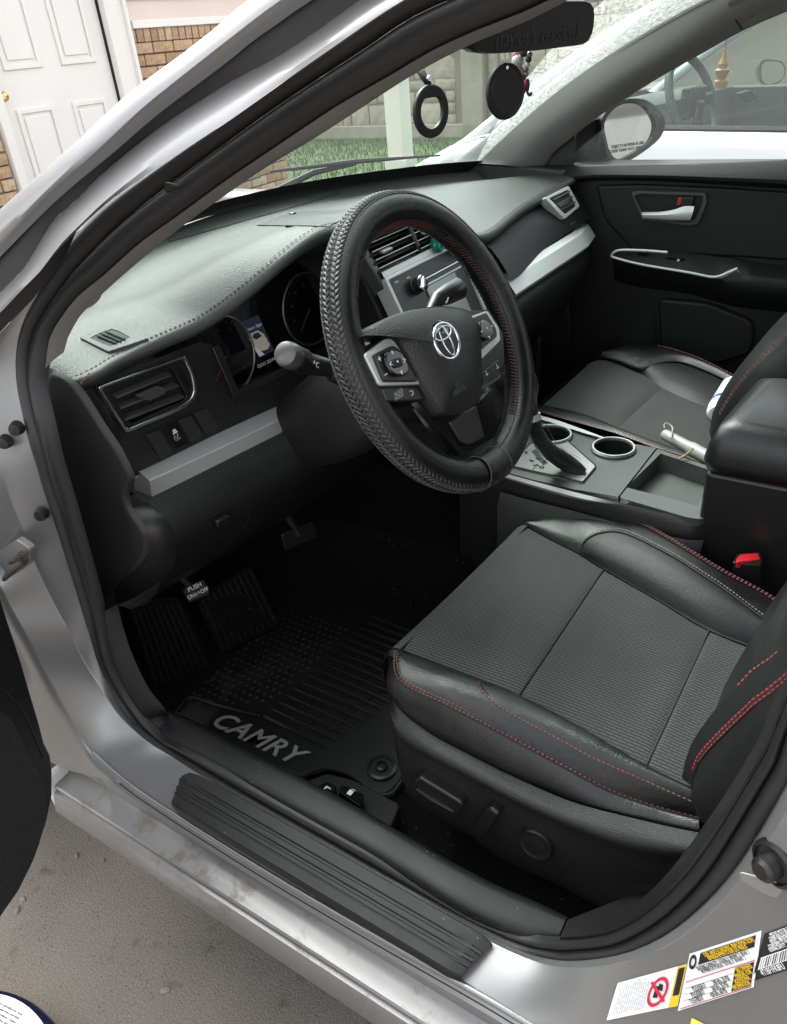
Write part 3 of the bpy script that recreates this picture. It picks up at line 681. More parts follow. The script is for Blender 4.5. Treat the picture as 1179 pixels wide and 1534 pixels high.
# ------------------------------------------------------------------ windshield
def dustfac(nt):
    # film of dried drops left outside the wiper's sweep
    tc = nt.nodes.new('ShaderNodeTexCoord'); sp = nt.nodes.new('ShaderNodeSeparateXYZ'); nt.links.new(tc.outputs['Object'], sp.inputs[0])
    # arc: distance from wiper pivot
    ds = nt.nodes.new('ShaderNodeVectorMath'); ds.operation = 'DOT_PRODUCT'; nt.links.new(tc.outputs['Object'], ds.inputs[0]); ds.inputs[1].default_value = wdir
    c0 = wdir.dot(wp1); mp = nt.nodes.new('ShaderNodeMapRange'); mp.inputs[1].default_value = c0; mp.inputs[2].default_value = c0 + 0.004; nt.links.new(ds.outputs['Value'], mp.inputs[0])
    nz = nt.nodes.new('ShaderNodeTexNoise'); nz.inputs['Scale'].default_value = 160; nz.inputs['Detail'].default_value = 4; nt.links.new(tc.outputs['Object'], nz.inputs['Vector'])
    m2 = nt.nodes.new('ShaderNodeMapRange'); m2.inputs[1].default_value = 0.35; m2.inputs[2].default_value = 0.7; m2.inputs[3].default_value = 0.06; m2.inputs[4].default_value = 0.30; nt.links.new(nz.outputs[0], m2.inputs[0])
    mu = nt.nodes.new('ShaderNodeMath'); mu.operation = 'MULTIPLY'; nt.links.new(mp.outputs[0], mu.inputs[0]); nt.links.new(m2.outputs[0], mu.inputs[1])
    ad = nt.nodes.new('ShaderNodeMath'); ad.operation = 'ADD'; ad.inputs[1].default_value = 0.02; nt.links.new(mu.outputs[0], ad.inputs[0])
    return ad.outputs[0]
wsb = [V(p) for p in ((0.50, 1.00, 1.035), (0.60, 1.075, 1.045), (0.82, 1.17, 1.057), (1.0, 1.235, 1.063), (1.22, 1.265, 1.066), (1.44, 1.235, 1.063), (1.62, 1.165, 1.058), (1.80, 1.075, 1.05), (1.93, 0.985, 1.04))]
wst = [V(p) for p in ((0.64, 0.36, 1.385), (0.72, 0.39, 1.40), (0.88, 0.43, 1.42), (1.05, 0.455, 1.43), (1.22, 0.46, 1.432), (1.39, 0.455, 1.43), (1.56, 0.43, 1.42), (1.70, 0.395, 1.40), (1.80, 0.36, 1.385))]
wa, wb = rs(wsb, 40), rs(wst, 40)
def wsp(i, t): return wa[i].lerp(wb[i], t) + V((0, 0.4, 0.9)).normalized() * (0.035 * sin(pi * t))
WTREE = BVHTree.FromPolygons([wsp(i, k / 12) for k in range(13) for i in range(40)], grid_faces(13, 40))
wp1, wp2 = hit(747, 177, 0, WTREE), hit(822, 77, 0, WTREE)
if wp1 is None: wp1 = V((1.72, 0.98, 1.12))
if wp2 is None: wp2 = V((1.74, 0.74, 1.24))
wdir = (wp2 - wp1).cross(V((0, .42, .9))).normalized()
if wdir.x < 0: wdir = -wdir
GLASS_WS = glass('windshield_glass', (0.82, 0.93, 0.88), dustfac, 0.9)
wsm = loft('windshield', [[wsp(i, t) for i in range(40)] for t in [k / 12 for k in range(13)]], GLASS_WS, car, raw=True)
frit = [[wsp(i, t) + V((0, -0.004, -0.002)) for i in range(40)] for t in (-0.04, 0.0, 0.035)]
loft('glass_border', frit, DARK, wsm, raw=True)
fr2 = [[wsp(39, -0.02 + k / 13) + V((dx_, -.003, -.002)) for dx_ in (-.012, .0, .03)] for k in range(14)]
loft('glass_border', fr2, DARK, wsm, raw=True)
# cowl and wipers
cw = [[p + V((0, 0.02, -0.03)) for p in wa], [p + V((0, 0.07, -0.045)) for p in wa], [p + V((0, 0.13, -0.05)) for p in wa]]
loft('cowl', cw, PLASTIC, car, raw=True)
def wiper(p0, p1, p2):
    w = tube('wiper', [p0, p0.lerp(p1, .5) + V((0, 0, .012)), p1], [0.009, 0.007, 0.005], RUBBER, car, k=6)
    d = (p2 - p1)
    tube('blade', [p1 - d * 0.9, p1 + V((0, 0, .004)), p2], [0.003, 0.006, 0.002], RUBBER, w, k=6)
wiper(V((0.75, 1.24, 1.06)), V((1.06, 1.235, 1.098)), V((1.36, 1.235, 1.105)))
wiper(V((1.42, 1.26, 1.06)), V((1.60, 1.15, 1.095)), V((1.82, 1.05, 1.08)))

# ------------------------------------------------------------------ dashboard
brow = [V(p) for p in ((0.572, 0.935, 0.978), (0.60, 0.908, 0.987), (0.64, 0.905, 0.993), (0.675, 0.893, 1.0), (0.707, 0.862, 1.013), (0.736, 0.82, 1.03), (0.757, 0.778, 1.055), (0.776, 0.743, 1.08), (0.80, 0.715, 1.104), (0.832, 0.70, 1.12), (0.872, 0.692, 1.128), (0.93, 0.70, 1.12), (0.985, 0.725, 1.092), (1.02, 0.755, 1.078), (1.08, 0.772, 1.072), (1.16, 0.774, 1.072), (1.25, 0.77, 1.07), (1.31, 0.75, 1.05), (1.355, 0.712, 1.012), (1.42, 0.708, 1.004), (1.52, 0.722, 1.005), (1.62, 0.738, 1.006), (1.74, 0.745, 1.008), (1.84, 0.737, 1.015), (1.90, 0.728, 1.02))]
ND = 90
br = rs(brow, ND)
wbx = rs([p + V((0, -0.012, -0.012)) for p in wsb], 200)
def ws_at(x):
    for a, b in zip(wbx, wbx[1:]):
        if a.x <= x <= b.x: return a.lerp(b, (x - a.x) / max(1e-6, b.x - a.x))
    return wbx[0] if x < wbx[0].x else wbx[-1]
rowsD = []
ts = [0, 0.02, 0.05, 0.1, 0.16, 0.23, 0.31, 0.4, 0.5, 0.6, 0.7, 0.8, 0.9, 1.0]
for t in ts:
    row = []
    for p in br:
        q = ws_at(p.x); s = min(1, t / 0.75); s = s * s * (3 - 2 * s)
        z = p.z + (q.z - 0.02 - p.z) * s + 0.010 * sin(pi * min(1, t * 1.2)) + 0.02 * max(0, (t - 0.85) / 0.15) ** 2
        r = p.lerp(q, t); row.append(V((r.x, r.y, z)))
    rowsD.append(row)
nose = [[p + V((0, -0.004, -0.005)) for p in br], [p + V((0, -0.004, -0.012)) for p in br], [p + V((0, 0.004, -0.020)) for p in br], [p + V((0, 0.016, -0.024)) for p in br]]
dash = loft('dashboard', nose[::-1] + rowsD, VINYL, car, raw=True, smooth=60)
DB = bvh_of(dash)
stl = [p + V((0, 0.008, 0.0015)) for p in br]
stitch('stitching', stl[:50], mat('dash_thread', (0.10, 0.028, 0.028), .7), dash, pitch=0.0075, lift=0.0006)
stitch('stitching', stl[58:], mat('dark_thread', (0.07, 0.05, 0.05), 0.7), dash, pitch=0.0075)
# end of the pad next to the pillar
loft('pad_end', [[V(p) for p in (rowsD[7][0], rowsD[4][0], rowsD[2][0], rowsD[0][0], nose[2][0])], atx([(74, 520, .55), (72, 535, .548), (70, 550, .546), (95, 566, .556), (122, 586, .58)])], LEATHER_M, dash, n=16)
stitch('stitching', [p for p in rs([at(135, 557, x=.588), at(128, 567, x=.583), at(117, 580, x=.576)], 12)], RED, dash, up=V((-1, -.4, 0.2)), pitch=0.006, ln=.0045)
# dash end panel facing the door
ep = [(66, 566), (72, 556), (88, 562), (110, 577), (125, 597), (149, 636), (176, 675), (194, 712), (197, 722), (186, 745), (190, 763), (209, 790), (219, 806), (220, 834), (208, 852), (172, 878), (164, 888), (166, 910), (156, 914), (149, 895), (137, 840), (113, 760), (92, 694), (76, 630)]
epl = ats(ep, x=0.535)
PLUMPL = mat('plum_black_plastic', (0.0085, 0.0078, 0.0087), 0.5, bump=0.15, bscale=800, var=0.06, vscale=12, btype='voronoi')
c_ = sum(epl, V()) / len(epl)
inn = [c_ + (p - c_) * 0.90 + V((-0.001, -0.001, 0)) for p in epl]
n = len(epl)
def inset(pts, d):
    n_ = len(pts); out = []
    for i_ in range(n_):
        t_ = (pts[(i_ + 1) % n_] - pts[i_ - 1]).normalized(); s_ = V((0, t_.z, -t_.y))
        out.append(pts[i_] + s_ * d)
    return out
epl = evc(rounded(epl, .010, 3), 110); n = 110
sg_ = 1 if (inset(epl, .01)[0] - c_).length < (epl[0] - c_).length else -1
vs = [p + V((0.012, 0.03, 0)) for p in epl] + [p + V((0.008, 0, 0)) for p in epl] + [p + V((0.003, 0, 0)) for p in inset(epl, .003 * sg_)] + [p + V((0.0005, 0, 0)) for p in inset(epl, .006 * sg_)] + [p + V((0.0005, 0, 0)) for p in inset(epl, .010 * sg_)]
fs = grid_faces(5, n, False, True) + [tuple(range(4 * n, 5 * n))]
endp = mesh('dash_end_panel', vs, fs, PLUMPL, dash, smooth=60)
# second shell rim behind it
ep2 = [(200, 738), (209, 750), (222, 755), (240, 765), (254, 785), (262, 806), (264, 832), (255, 858), (230, 880), (200, 897), (170, 908)]
a2 = ats(ep2, x=0.585); b2 = rs(ats([(185, 748), (190, 764), (209, 790), (219, 806), (220, 834), (208, 852), (185, 869), (166, 885), (162, 900)], x=0.548), 20)
loft('lower_shell', [[p + V((0.006, 0.06, 0)) for p in rs(a2, 20)], rs(a2, 20), [p.lerp(q, .5) + V((-.004, 0, 0)) for p, q in zip(rs(a2, 20), b2)], b2], PLASTIC_S, dash, n=20, cross=8)

# --- driver's dash face
FN = V((-0.163, -0.987, 0.0)).normalized(); FP = (V((0.60, 0.925, 0.9)), FN)
def fp(pts, off=0.0): return [at(p[0], p[1], f=(FP[0] + FN * off, FN)) for p in pts]
face_px = [(122, 592), (140, 575), (240, 535), (300, 512), (320, 517), (356, 596), (500, 528), (520, 590), (435, 612), (330, 668), (206, 722), (190, 690), (165, 652)]
prism('dash_face', fp([(122, 592), (140, 575), (240, 535), (300, 512), (320, 517), (356, 596), (330, 668), (206, 722), (190, 690), (165, 652)], -0.004), -FN * 0.02, PLASTIC, dash, bevel=0)
prism('dash_face', fp([(356.5, 596), (500, 528), (520, 590), (435, 612), (330.5, 668)], -0.004), -FN * 0.02, PLASTIC, dash, bevel=0)
prism('dash_face_side', fp([(121, 592), (137, 578), (163, 612), (184, 657), (172, 660), (150, 628)], -0.001), -FN * 0.02, PLASTIC_S, dash, bevel=0.002)
# side vent
vo = rounded(fp([(146, 580), (278, 532), (291, 560), (296, 586), (290, 601), (270, 615), (189, 649)], 0.012), 0.006)
vi = rounded(fp([(152, 582), (275, 537), (287, 562), (291, 586), (286, 598), (268, 610), (191, 643)], 0.012), 0.006)
vent = ring('side_vent', vo, vi, -FN * 0.015, CHROME, dash, bevel=0.0008)
vb = rounded(fp([(152, 582), (275, 537), (287, 562), (291, 586), (286, 598), (268, 610), (191, 643)], 0.010), 0.006)
vc = rounded(fp([(164, 584), (246, 551), (258, 552), (265, 565), (281, 596), (272, 602), (258, 607), (195, 636)], 0.010), 0.006)
ring('vent_bezel', vb, vc, -FN * 0.012, PLASTIC_S, vent, bevel=0.0008)
prism('vent_throat', fp([(152, 582), (275, 537), (292, 586), (268, 610), (191, 643)], -0.0025), -FN * 0.001, DARK, vent, bevel=0)
SLATM = mat('slat_plastic', (0.05, 0.05, 0.05), .4)
def slat(a, b, w, th, m, parent, off, nm='slat'):
    p, q = fp([a, b], off)
    ax = (q - p).normalized(); up = V((-.1, -0.25, 0.95)).normalized(); up = (up - ax * up.dot(ax)).normalized()
    c = p.lerp(q, .5); s2 = ax.cross(up).normalized()
    R_ = Matrix((ax, s2, up)).transposed()
    return box(nm, c, ((q - p).length, w, th), m, parent, rot=R_, bevel=0.0008)
for (a, b) in (((170, 594), (252, 560)), ((177, 610), (264, 575)), ((184, 627), (273, 592))):
    slat(a, b, 0.013, 0.0030, SLATM, vent, 0.006)
for s in (0.2, 0.4, 0.6, 0.8):
    p = at(170 + 90 * s, 596 - 34 * s, f=(FP[0] - FN * 0.001, FN)); box('vane', p + V((0, 0, -0.025)), (0.0015, 0.002, 0.06), PLASTIC_S, vent, bevel=0)
tb = fp([(203, 593), (237, 578), (249, 583), (247, 590), (224, 601), (215, 598)], 0.013); prism('vent_tab', rounded(tb, .002), -FN * 0.008, SLATM, vent, bevel=0.0006)
prism('thumb_wheel', rounded(fp([(262, 551), (267, 549), (284, 573), (287, 580), (280, 580), (272, 570)], 0.0115), .002), -FN * 0.01, GLOSSBLK, vent, bevel=0.001)
lathe('vent_dot', [(0.0016, 0), (0.0014, 0.0012)], fp([(259, 615)], 0.0125)[0], FN, mat('dot_red', (0.5, 0.05, 0.05), 0.4), vent, k=10)
# blank switches
def sw(px, m=mat('blank_plastic', (0.022, 0.022, 0.023), .45, bump=.2, bscale=800), nm='switch_blank'):
    o = fp(px, 0.0); return prism(nm, rounded(o, 0.003), FN * 0.0022, m, dash, bevel=0.0012)
sw([(217, 651), (239, 644), (258, 677), (240, 688)]); s1_ = sw([(243, 640), (263, 632), (282, 664), (262, 675)], GLOSSBLK, 'switch')
sw([(266, 629), (286, 622), (304, 652), (286, 662)]); sw([(289, 619), (309, 611), (328, 641), (308, 650)])
pt = fp([(262, 650)], 0.003)[0]; exf = (fp([(290, 637)], .003)[0] - pt).normalized()
mb = MB(); 
mb.box(pt + V((0, -.0004, .006)), (0.006, 0.0004, 0.004)); mb.box(pt + V((0.001, -.0004, 0.002)), (0.009, 0.0004, 0.003))
mb.tube([pt + V((-.003, -.0004, -.001)), pt + V((-.001, -.0004, -.004)), pt + V((-.004, -.0004, -.007))], 0.0005, 4); mb.tube([pt + V((.003, -.0004, -.001)), pt + V((.005, -.0004, -.004)), pt + V((.002, -.0004, -.007))], 0.0005, 4)
mb.build('switch_symbol', WHITEINK, s1_, smooth=0)
text('lettering', 'OFF', pt + V((0.003, -0.0004, -0.0105)), exf, UZ, 0.006, LABELGREY, s1_)
# satin trim bar
t0 = fp([(212, 709), (280, 676), (350, 642), (424, 608)], 0.004); t1 = fp([(224, 720), (290, 690), (360, 657), (432, 623)], 0.026); t2 = fp([(229, 750), (290, 721), (350, 690), (419, 654)], 0.016)
tm = [t0, t1, t2]
t3 = [p - FN * 0.03 for p in t2]; t00 = [p - FN * 0.02 for p in t0]
tr_ = loft('trim_bar', [rs(r, 20) for r in (t00, t0, t1, t2, t3)], SATIN, dash, raw=True, smooth=25, bevel=0.0015)
prism('trim_cap', [t0[0], t1[0], t2[0], fp([(208, 746)], 0.0)[0], fp([(201, 731)], -0.004)[0], fp([(200, 717)], -0.004)[0]], V((0.003, 0.002, 0)), mat('satin_warm', (0.40, 0.39, 0.375), 0.42, 0.6), tr_, bevel=0.001)
# knee bolster below
kb = []
for (z, dy) in ((0.79, 0.03), (0.782, -0.005), (0.765, -0.032), (0.735, -0.05), (0.70, -0.055), (0.66, -0.045), (0.62, -0.02), (0.58, 0.02), (0.55, 0.07), (0.54, 0.16)):
    kb.append([V((x, 0.925 - (x - 0.60) * 0.165 + dy - (0.0 if x < 0.95 else 0.0), z + (-0.006 if x < 0.62 else 0))) for x in [0.60 + 0.52 * i / 20 for i in range(21)]])
knee = loft('knee_bolster', kb, mat('knee_vinyl', (0.0085, 0.009, 0.0093), .36, bump=.3, bscale=600, btype='voronoi', var=.08), dash, raw=True, smooth=70)
KB = bvh_of(knee)
def onk(pts, off=0.001): return [h for h in (hit(u, v, off, KB) for u, v in pts) if h is not None]
cl = onk([(275, 868), (274, 830), (275, 798), (320, 772), (371, 745), (374, 757), (373, 775), (366, 790)], 0.0006)
if len(cl) > 3: tube('seam', rs(cl, 24), 0.0009, DARK, knee, k=5)
hh = onk([(317, 780), (338, 769)], 0.006)
if len(hh) == 2:
    ax = (hh[1] - hh[0]).normalized(); upv = V((0, -0.15, 1)).normalized(); s2 = ax.cross(upv)
    hd_ = box('compartment_handle', hh[0].lerp(hh[1], .5) + V((0, 0, -.006)), (0.026, 0.012, 0.016), PLASTIC_S, knee, rot=Matrix((ax, s2, upv)).transposed(), bevel=0.003)
# --- instrument cluster
CN = V((-0.05, -0.985, 0.16)).normalized(); CP = (V((0.9, 0.868, 0.95)), CN)
def cp(pts, off=0.0): return [at(p[0], p[1], f=(CP[0] + CN * off, CN)) for p in pts]
hood_u = [[p + V((0, 0.016, -0.024)) for p in br[16:58]], [V((0.73 + (1.09 - 0.73) * i / 41, 0.88, 0.985 + 0.09 * sin(pi * i / 41))) for i in range(42)]]
loft('hood_underside', hood_u, DARK, dash, raw=True)
clus = prism('instrument_cluster', [V((0.730, 0.930, 0.860)), V((1.120, 0.905, 0.860)), V((1.120, 0.918, 0.985)), V((1.050, 0.933, 1.020)), V((0.970, 0.938, 1.040)), V((0.880, 0.938, 1.050)), V((0.800, 0.938, 1.020)), V((0.735, 0.938, 0.975))], V((0, 0.004, 0)), GLOSSBLK, dash, bevel=0)
CN = V((-0.065, -0.99, 0.13)).normalized(); CP = (V((0.89, 0.886, 0.87)), CN)
bez = prism('cluster_bezel', cp([(352, 586), (491, 518), (498, 530), (358, 597)], 0.012), -CN * 0.02, PLASTIC_S, dash, bevel=0.002)
prism('cluster_bezel', cp([(318, 520), (328, 514), (362, 592), (352, 597)], 0.012), -CN * 0.02, PLASTIC_S, dash, bevel=0.002)
def gauge(u, v, r, a0, a1):
    c = cp([(u, v)], 0.006)[0]; e1 = V((1, -.065, 0)).normalized(); e2 = CN.cross(e1); e2 = e2 if e2.z > 0 else -e2
    g = tube('gauge_ring', [c + e1 * (r * cos(a)) + e2 * (r * sin(a)) for a in [a0 + (a1 - a0) * i / 40 for i in range(41)]], 0.0022, mat('gauge_chrome', (0.20, 0.205, 0.21), 0.3, 0.9), dash, k=8)
    mb = MB()
    for i in range(25):
        a = radians(225 - 270 * i / 24); r0 = r * (0.84 if i % 2 else 0.80); mb.box(c + e1 * (r * .87 * cos(a)) + e2 * (r * .87 * sin(a)) + CN * .001, (0.0012, 0.0006, 0.005), Matrix.Rotation(-(a - pi / 2), 3, 'Y'))
    mb.build('tick', mat('tick_grey', (0.018, 0.02, 0.022), 0.5), g, smooth=0)
    for i in range(0, 9):
        a = radians(225 - 270 * i / 8); text('lettering', str(i * 20 if u > 400 else i), c + e1 * (r * .68 * cos(a)) + e2 * (r * .68 * sin(a)) + CN * .001, e1, e2, 0.008, mat('tick_grey', (0, 0, 0)), g)
    nd = MB(); a = radians(222); nd.tube([c + CN * .003, c + CN * .003 + e1 * (r * .75 * cos(a)) + e2 * (r * .75 * sin(a))], [0.0018, 0.0008], 5)
    nd.build('needle', mat('needle_red', (0.12, 0.015, 0.02), 0.4), g)
    return g
gauge(337, 533, 0.062, radians(-70), radians(80)); gauge(462, 463, 0.062, radians(0), radians(360))
dsp = cp([(359, 484), (387, 472), (411, 525), (390, 536)], 0.004)
scr = prism('display_screen', dsp, -CN * 0.002, emis('screen_dark', (0.02, 0.025, 0.045), 0.10), dash, bevel=0)
ex_ = (dsp[1] - dsp[0]).normalized(); ey_ = (dsp[0] - dsp[3]).normalized()
text('lettering', 'Door Ajar', dsp[0].lerp(dsp[1], .5) - ey_ * 0.016 + CN * .0006, ex_, ey_, 0.0085, emis('screen_text', (0.3, 0.32, 0.4), 0.12), scr)
cc = dsp[2].lerp(dsp[3], .5) + ey_ * 0.026 - ex_ * 0.002 + CN * .0006
EMC = emis('screen_car', (0.35, 0.33, 0.28), 0.12); EMD = emis('screen_car_dark', (0.02, 0.02, 0.02), 0.1)
prism('car_icon', [cc + ex_ * a + ey_ * b for a, b in ((-.016, .012), (-.008, .020), (.010, .020), (.017, .010), (.017, -.012), (.008, -.018), (-.008, -.016), (-.014, -.004))], -CN * .0002, EMC, scr, bevel=0)
prism('car_icon', [cc + CN * .0004 + ex_ * a + ey_ * b for a, b in ((-.008, .012), (-.004, .017), (.008, .017), (.011, .008), (-.004, .006))], -CN * .0002, EMD, scr, bevel=0)
prism('door_icon', [cc + ex_ * a + ey_ * b for a, b in ((-.017, 0), (-.012, -.004), (-.004, -.024), (-.016, -.024))], -CN * .0002, emis('screen_grey', (0.3, 0.3, 0.32), 0.18), scr, bevel=0)
text('lettering', 'ODO 201449 mi', cp([(404, 541)], .003)[0], ex_, ey_, 0.0085, emis('screen_odo', (0.4, 0.4, 0.38), 0.08), scr)

# --- top details
def ond(pts, off=0.001): return [hit(u, v, off, DB) for u, v in pts]
v1 = ond([(120, 508), (135, 500), (170, 488), (185, 489), (224, 508), (208, 514), (163, 529), (152, 524)], 0.003); v2 = ond([(136, 509), (147, 503), (168, 495), (178, 498), (196, 507), (187, 512), (166, 521), (155, 517)], 0.003)
if None not in v1 + v2:
    dv = ring('defrost_vent', v1, v2, V((0, 0, -0.012)), VINYL, dash, bevel=0.001)
    prism('vent_throat', [p + V((0, 0, -0.001)) for p in v2], V((0, 0, -0.0006)), DARK, dv, bevel=0)
    for f_ in (0.3, 0.52, 0.74):
        a = v2[0].lerp(v2[2], f_); b = v2[6].lerp(v2[4], f_); tube('vane', [a + V((0, 0, .0005)), b + V((0, 0, .0005))], 0.0016, VINYL, dv, k=5)
sg = decal('speaker_grille', [(383, 338), (440, 318), (545, 314), (492, 340)], PLASTIC, dash, 0.0015, 14, 6, DB)
if sg:
    sn = ond([(439, 322)], 0.002)[0]; lathe('sun_sensor', [(0.008, -.002), (0.007, 0.003), (0.003, 0.005)], sn, UZ, GLOSSBLK, sg, k=16)
decal('defroster_slot', [(250, 357), (506, 287), (509, 291), (253, 363)], DARK, dash, 0.0012, 30, 3, DB)
d2 = ond([(120, 452), (130, 436), (146, 436), (150, 444), (140, 456), (128, 462)], 0.002)
if None not in d2: tube('tweeter_cover', rs(d2, 30, True), 0.0012, DARK, dash, k=5, closed=True)
g2 = [V((1.79, 0.80, 0)), V((1.87, 0.775, 0)), V((1.895, 0.81, 0)), V((1.82, 0.84, 0))]
gp = ond([(786, 261), (803, 256), (827, 263), (811, 271)], 0.001)
if None not in gp:
    dg_ = prism('defrost_vent', gp, V((0, 0, 0.002)), PLASTIC_S, dash, bevel=0.001)
    for i in range(5):
        a = gp[0].lerp(gp[1], .2 + .15 * i); b = gp[3].lerp(gp[2], .2 + .15 * i); tube('vane', [a + V((0, 0, .002)), b + V((0, 0, .002))], 0.001, LABELGREY, dg_, k=4)
lg = [hit(u, v, 0.0012, DB) for u, v in ((470, 292), (505, 283), (470, 298))]

# --- centre stack
SN = V((0, -0.903, 0.43)).normalized(); SP = (V((1.1, 0.755, 0.996)), SN)
def cs(pts, off=0.0): return [at(p[0], p[1], f=(SP[0] + SN * off, SN)) for p in pts]
def csx(x, z, off=0.0):
    y = 0.755 + (z - 0.996) * 0.476; return V((x, y, z)) + SN * off
core = prism('center_stack', [csx(1.085, 1.045, -.03), csx(1.37, 1.045, -.03), csx(1.36, 0.66, -.03), csx(1.085, 0.66, -.03)], V((0, 0.12, -0.02)), DARK, dash, bevel=0.004)
tl = cs([(573, 418)])[0]
zt = tl.z; xl = tl.x; xr = 2 * 1.225 - xl
# surround of the radio
so = [csx(xl, zt, .006), csx(xr, zt, .006), csx(xr, zt - 0.20, .006), csx(xl, zt - 0.20, .006)]
si_ = [csx(xl + .007, zt - .006, .006), csx(xr - .007, zt - .006, .006), csx(xr - .007, zt - 0.195, .006), csx(xl + .007, zt - 0.195, .006)]
sur = ring('radio_surround', rounded(so, .006), rounded(si_, .004), -SN * .03, SATIN, dash, bevel=.0015)
loft('surround_lip', [[csx(xl + (xr - xl) * i / 9, zt + .0005, .004) for i in range(10)], [csx(xl + (xr - xl) * i / 9, zt + .009, .004) for i in range(10)], [csx(xl + (xr - xl) * i / 9, zt + .011, -.02) for i in range(10)]], SATIN, sur, raw=True)
rad = prism('radio', [csx(xl + .006, zt - .005, 0), csx(xr - .006, zt - .005, 0), csx(xr - .006, zt - .196, 0), csx(xl + .006, zt - .196, 0)], -SN * .02, PLASTIC_S, dash, bevel=.001)
for dz, th in ((0.030, 0.0012), (0.040, 0.003)):
    a = csx(xl + .075, zt - dz, .001); b = csx(xr - .02, zt - dz, .001); tube('disc_slot', [a, b], th * .7, CHROME if th < .002 else SATIN, rad, k=6)
kc = cs([(622, 429)], .0)[0]
kn = lathe('volume_knob', [(0.0155, 0), (0.0155, 0.004), (0.0145, 0.005), (0.0138, 0.017), (0.012, 0.019), (0.0118, 0.0175), (0.006, 0.017)], kc - SN * 0.001, SN, PLASTIC_S, rad, k=28)
lathe('knob_ring', [(0.0142, 0.0165), (0.0142, 0.0185), (0.0125, 0.0195)], kc, SN, CHROME, kn, k=28)
SU = (csx(1.2, 1.0) - csx(1.2, 0.9)).normalized()
text('lettering', 'PWR', cs([(594, 423)], .0012)[0], UX, SU, 0.006, WHITEINK, rad); text('lettering', 'VOL', cs([(612, 416)], .0012)[0], UX, SU, 0.006, WHITEINK, rad)
text('lettering', '▲', cs([(634, 420)], .0012)[0], UX, SU, 0.006, WHITEINK, rad)
s0 = cs([(639, 432)], 0.003)[0]
scrn = prism('radio_screen', [csx(s0.x, s0.z, .003), csx(xr - .05, s0.z, .003), csx(xr - .05, s0.z - .085, .003), csx(s0.x, s0.z - .085, .003)], -SN * .003, mat('screen_glass', (0.24, 0.27, 0.26), 0.25, spec=0.9), rad, bevel=.0005)
for i in range(3): 
    prism('radio_button', rounded([csx(xl + .012, zt - .07 - .036 * i, .002), csx(s0.x - .006, zt - .07 - .036 * i, .002), csx(s0.x - .006, zt - .102 - .036 * i, .002), csx(xl + .012, zt - .102 - .036 * i, .002)], .002), -SN * .003, PLASTIC, rad, bevel=.0008)
# centre vents
for vx0, vx1 in ((1.095, 1.222), (1.232, 1.36)):
    z0, z1 = zt + .012, zt + .064
    cv = prism('center_vent', [csx(vx0, z1, -.028), csx(vx1, z1, -.028), csx(vx1, z0, -.028), csx(vx0, z0, -.028)], -SN * .004, DARK, dash, bevel=0)
    for k in range(4):
        z = z0 + .005 + .0130 * k; c = csx((vx0 + vx1) / 2, z, -.008)
        sl_ = box('slat', c, (vx1 - vx0, .022, .0016), PLASTIC_S, cv, rot=Matrix.Rotation(0.35, 3, 'X'), bevel=.0004)
        tube('slat_edge', [csx(vx0, z - .001, .004), csx(vx1, z - .001, .004)], 0.0009, SATIN, sl_, k=5)
    box('vent_tab', csx(vx0 + .035, z0 + .024, .006), (.03, .010, .006), mat('tab_satin', (0.4, 0.41, 0.41), 0.35, 0.6), cv, bevel=.002)
dv_ = prism('vent_divider', [csx(1.222, zt + .058, .006), csx(1.232, zt + .058, .006), csx(1.232, zt + .018, .006), csx(1.222, zt + .018, .006)], -SN * .03, PLASTIC_S, dash, bevel=.003)
prism('vent_side', [csx(1.078, zt + .06, -.004), csx(1.094, zt + .075, -.004), csx(1.106, zt + .016, -.004), csx(1.096, zt - .02, -.004)], -SN * .05, CONSOLE, dash, bevel=.003)
# lower controls below the radio
hv = prism('climate_panel', [csx(1.10, zt - .21, 0), csx(1.35, zt - .21, 0), csx(1.34, zt - .30, .0), csx(1.11, zt - .30, 0)], -SN * .02, PLASTIC_S, dash, bevel=.003)
for k in (0.04, 0.125, 0.21):
    kk = lathe('climate_knob', [(0.021, 0), (0.020, 0.016), (0.017, 0.018)], csx(1.10 + k, zt - .255, 0), SN, PLASTIC_S, hv, k=24)

# --- passenger dash face, trim and glove box
pf = []
for dz, dy in ((-.02, .016), (-.03, -.004), (-.05, -.022), (-.075, -.04), (-.09, -.05)):
    pf.append([V((p.x, p.y + dy, p.z + dz)) for p in br[60:]])
pas = loft('passenger_dash', pf, LEATHER_M, dash, raw=True, smooth=70)
base = br[60:]
def prow(y, z): return [V((p.x, y + 0.02 * max(0, (p.x - 1.8) / .1), z)) for p in base]
pt_ = loft('trim_bar', [prow(.69, .917), prow(.668, .915), prow(.648, .888), prow(.664, .872), prow(.69, .87)], SATIN, dash, raw=True, smooth=25, bevel=.0015)
gl_ = loft('glove_box', [prow(.70, .872), prow(.668, .868), prow(.655, .85), prow(.655, .82), prow(.67, .78), prow(.70, .73), prow(.74, .68), prow(.80, .62), prow(.9, .56)], LEATHER_M, dash, raw=True, smooth=70)
text('lettering', 'AIRBAG', V((1.80, 0.688, 0.938)), UX, UZ, 0.010, mat('emboss', (0.04, 0.042, 0.045), 0.5), pas)
PVN = V((-.1, -.90, .43)).normalized(); PVP = V((1.86, .706, .968))
def pvf(pts, off=0.0): return [at(u, v, f=(PVP + PVN * off, PVN)) for u, v in pts]
pvr = ring('side_vent', rounded(pvf([(816, 296), (852, 278), (869, 309), (846, 328)], .004), .006), rounded(pvf([(823, 297), (851, 284), (864, 308), (847, 321)], .004), .005), -PVN * .02, SATIN, dash, bevel=.001)
prism('vent_throat', rounded(pvf([(818, 297), (852, 280), (867, 309), (846, 326)], .0005), .005), -PVN * .004, DARK, pvr, bevel=0)
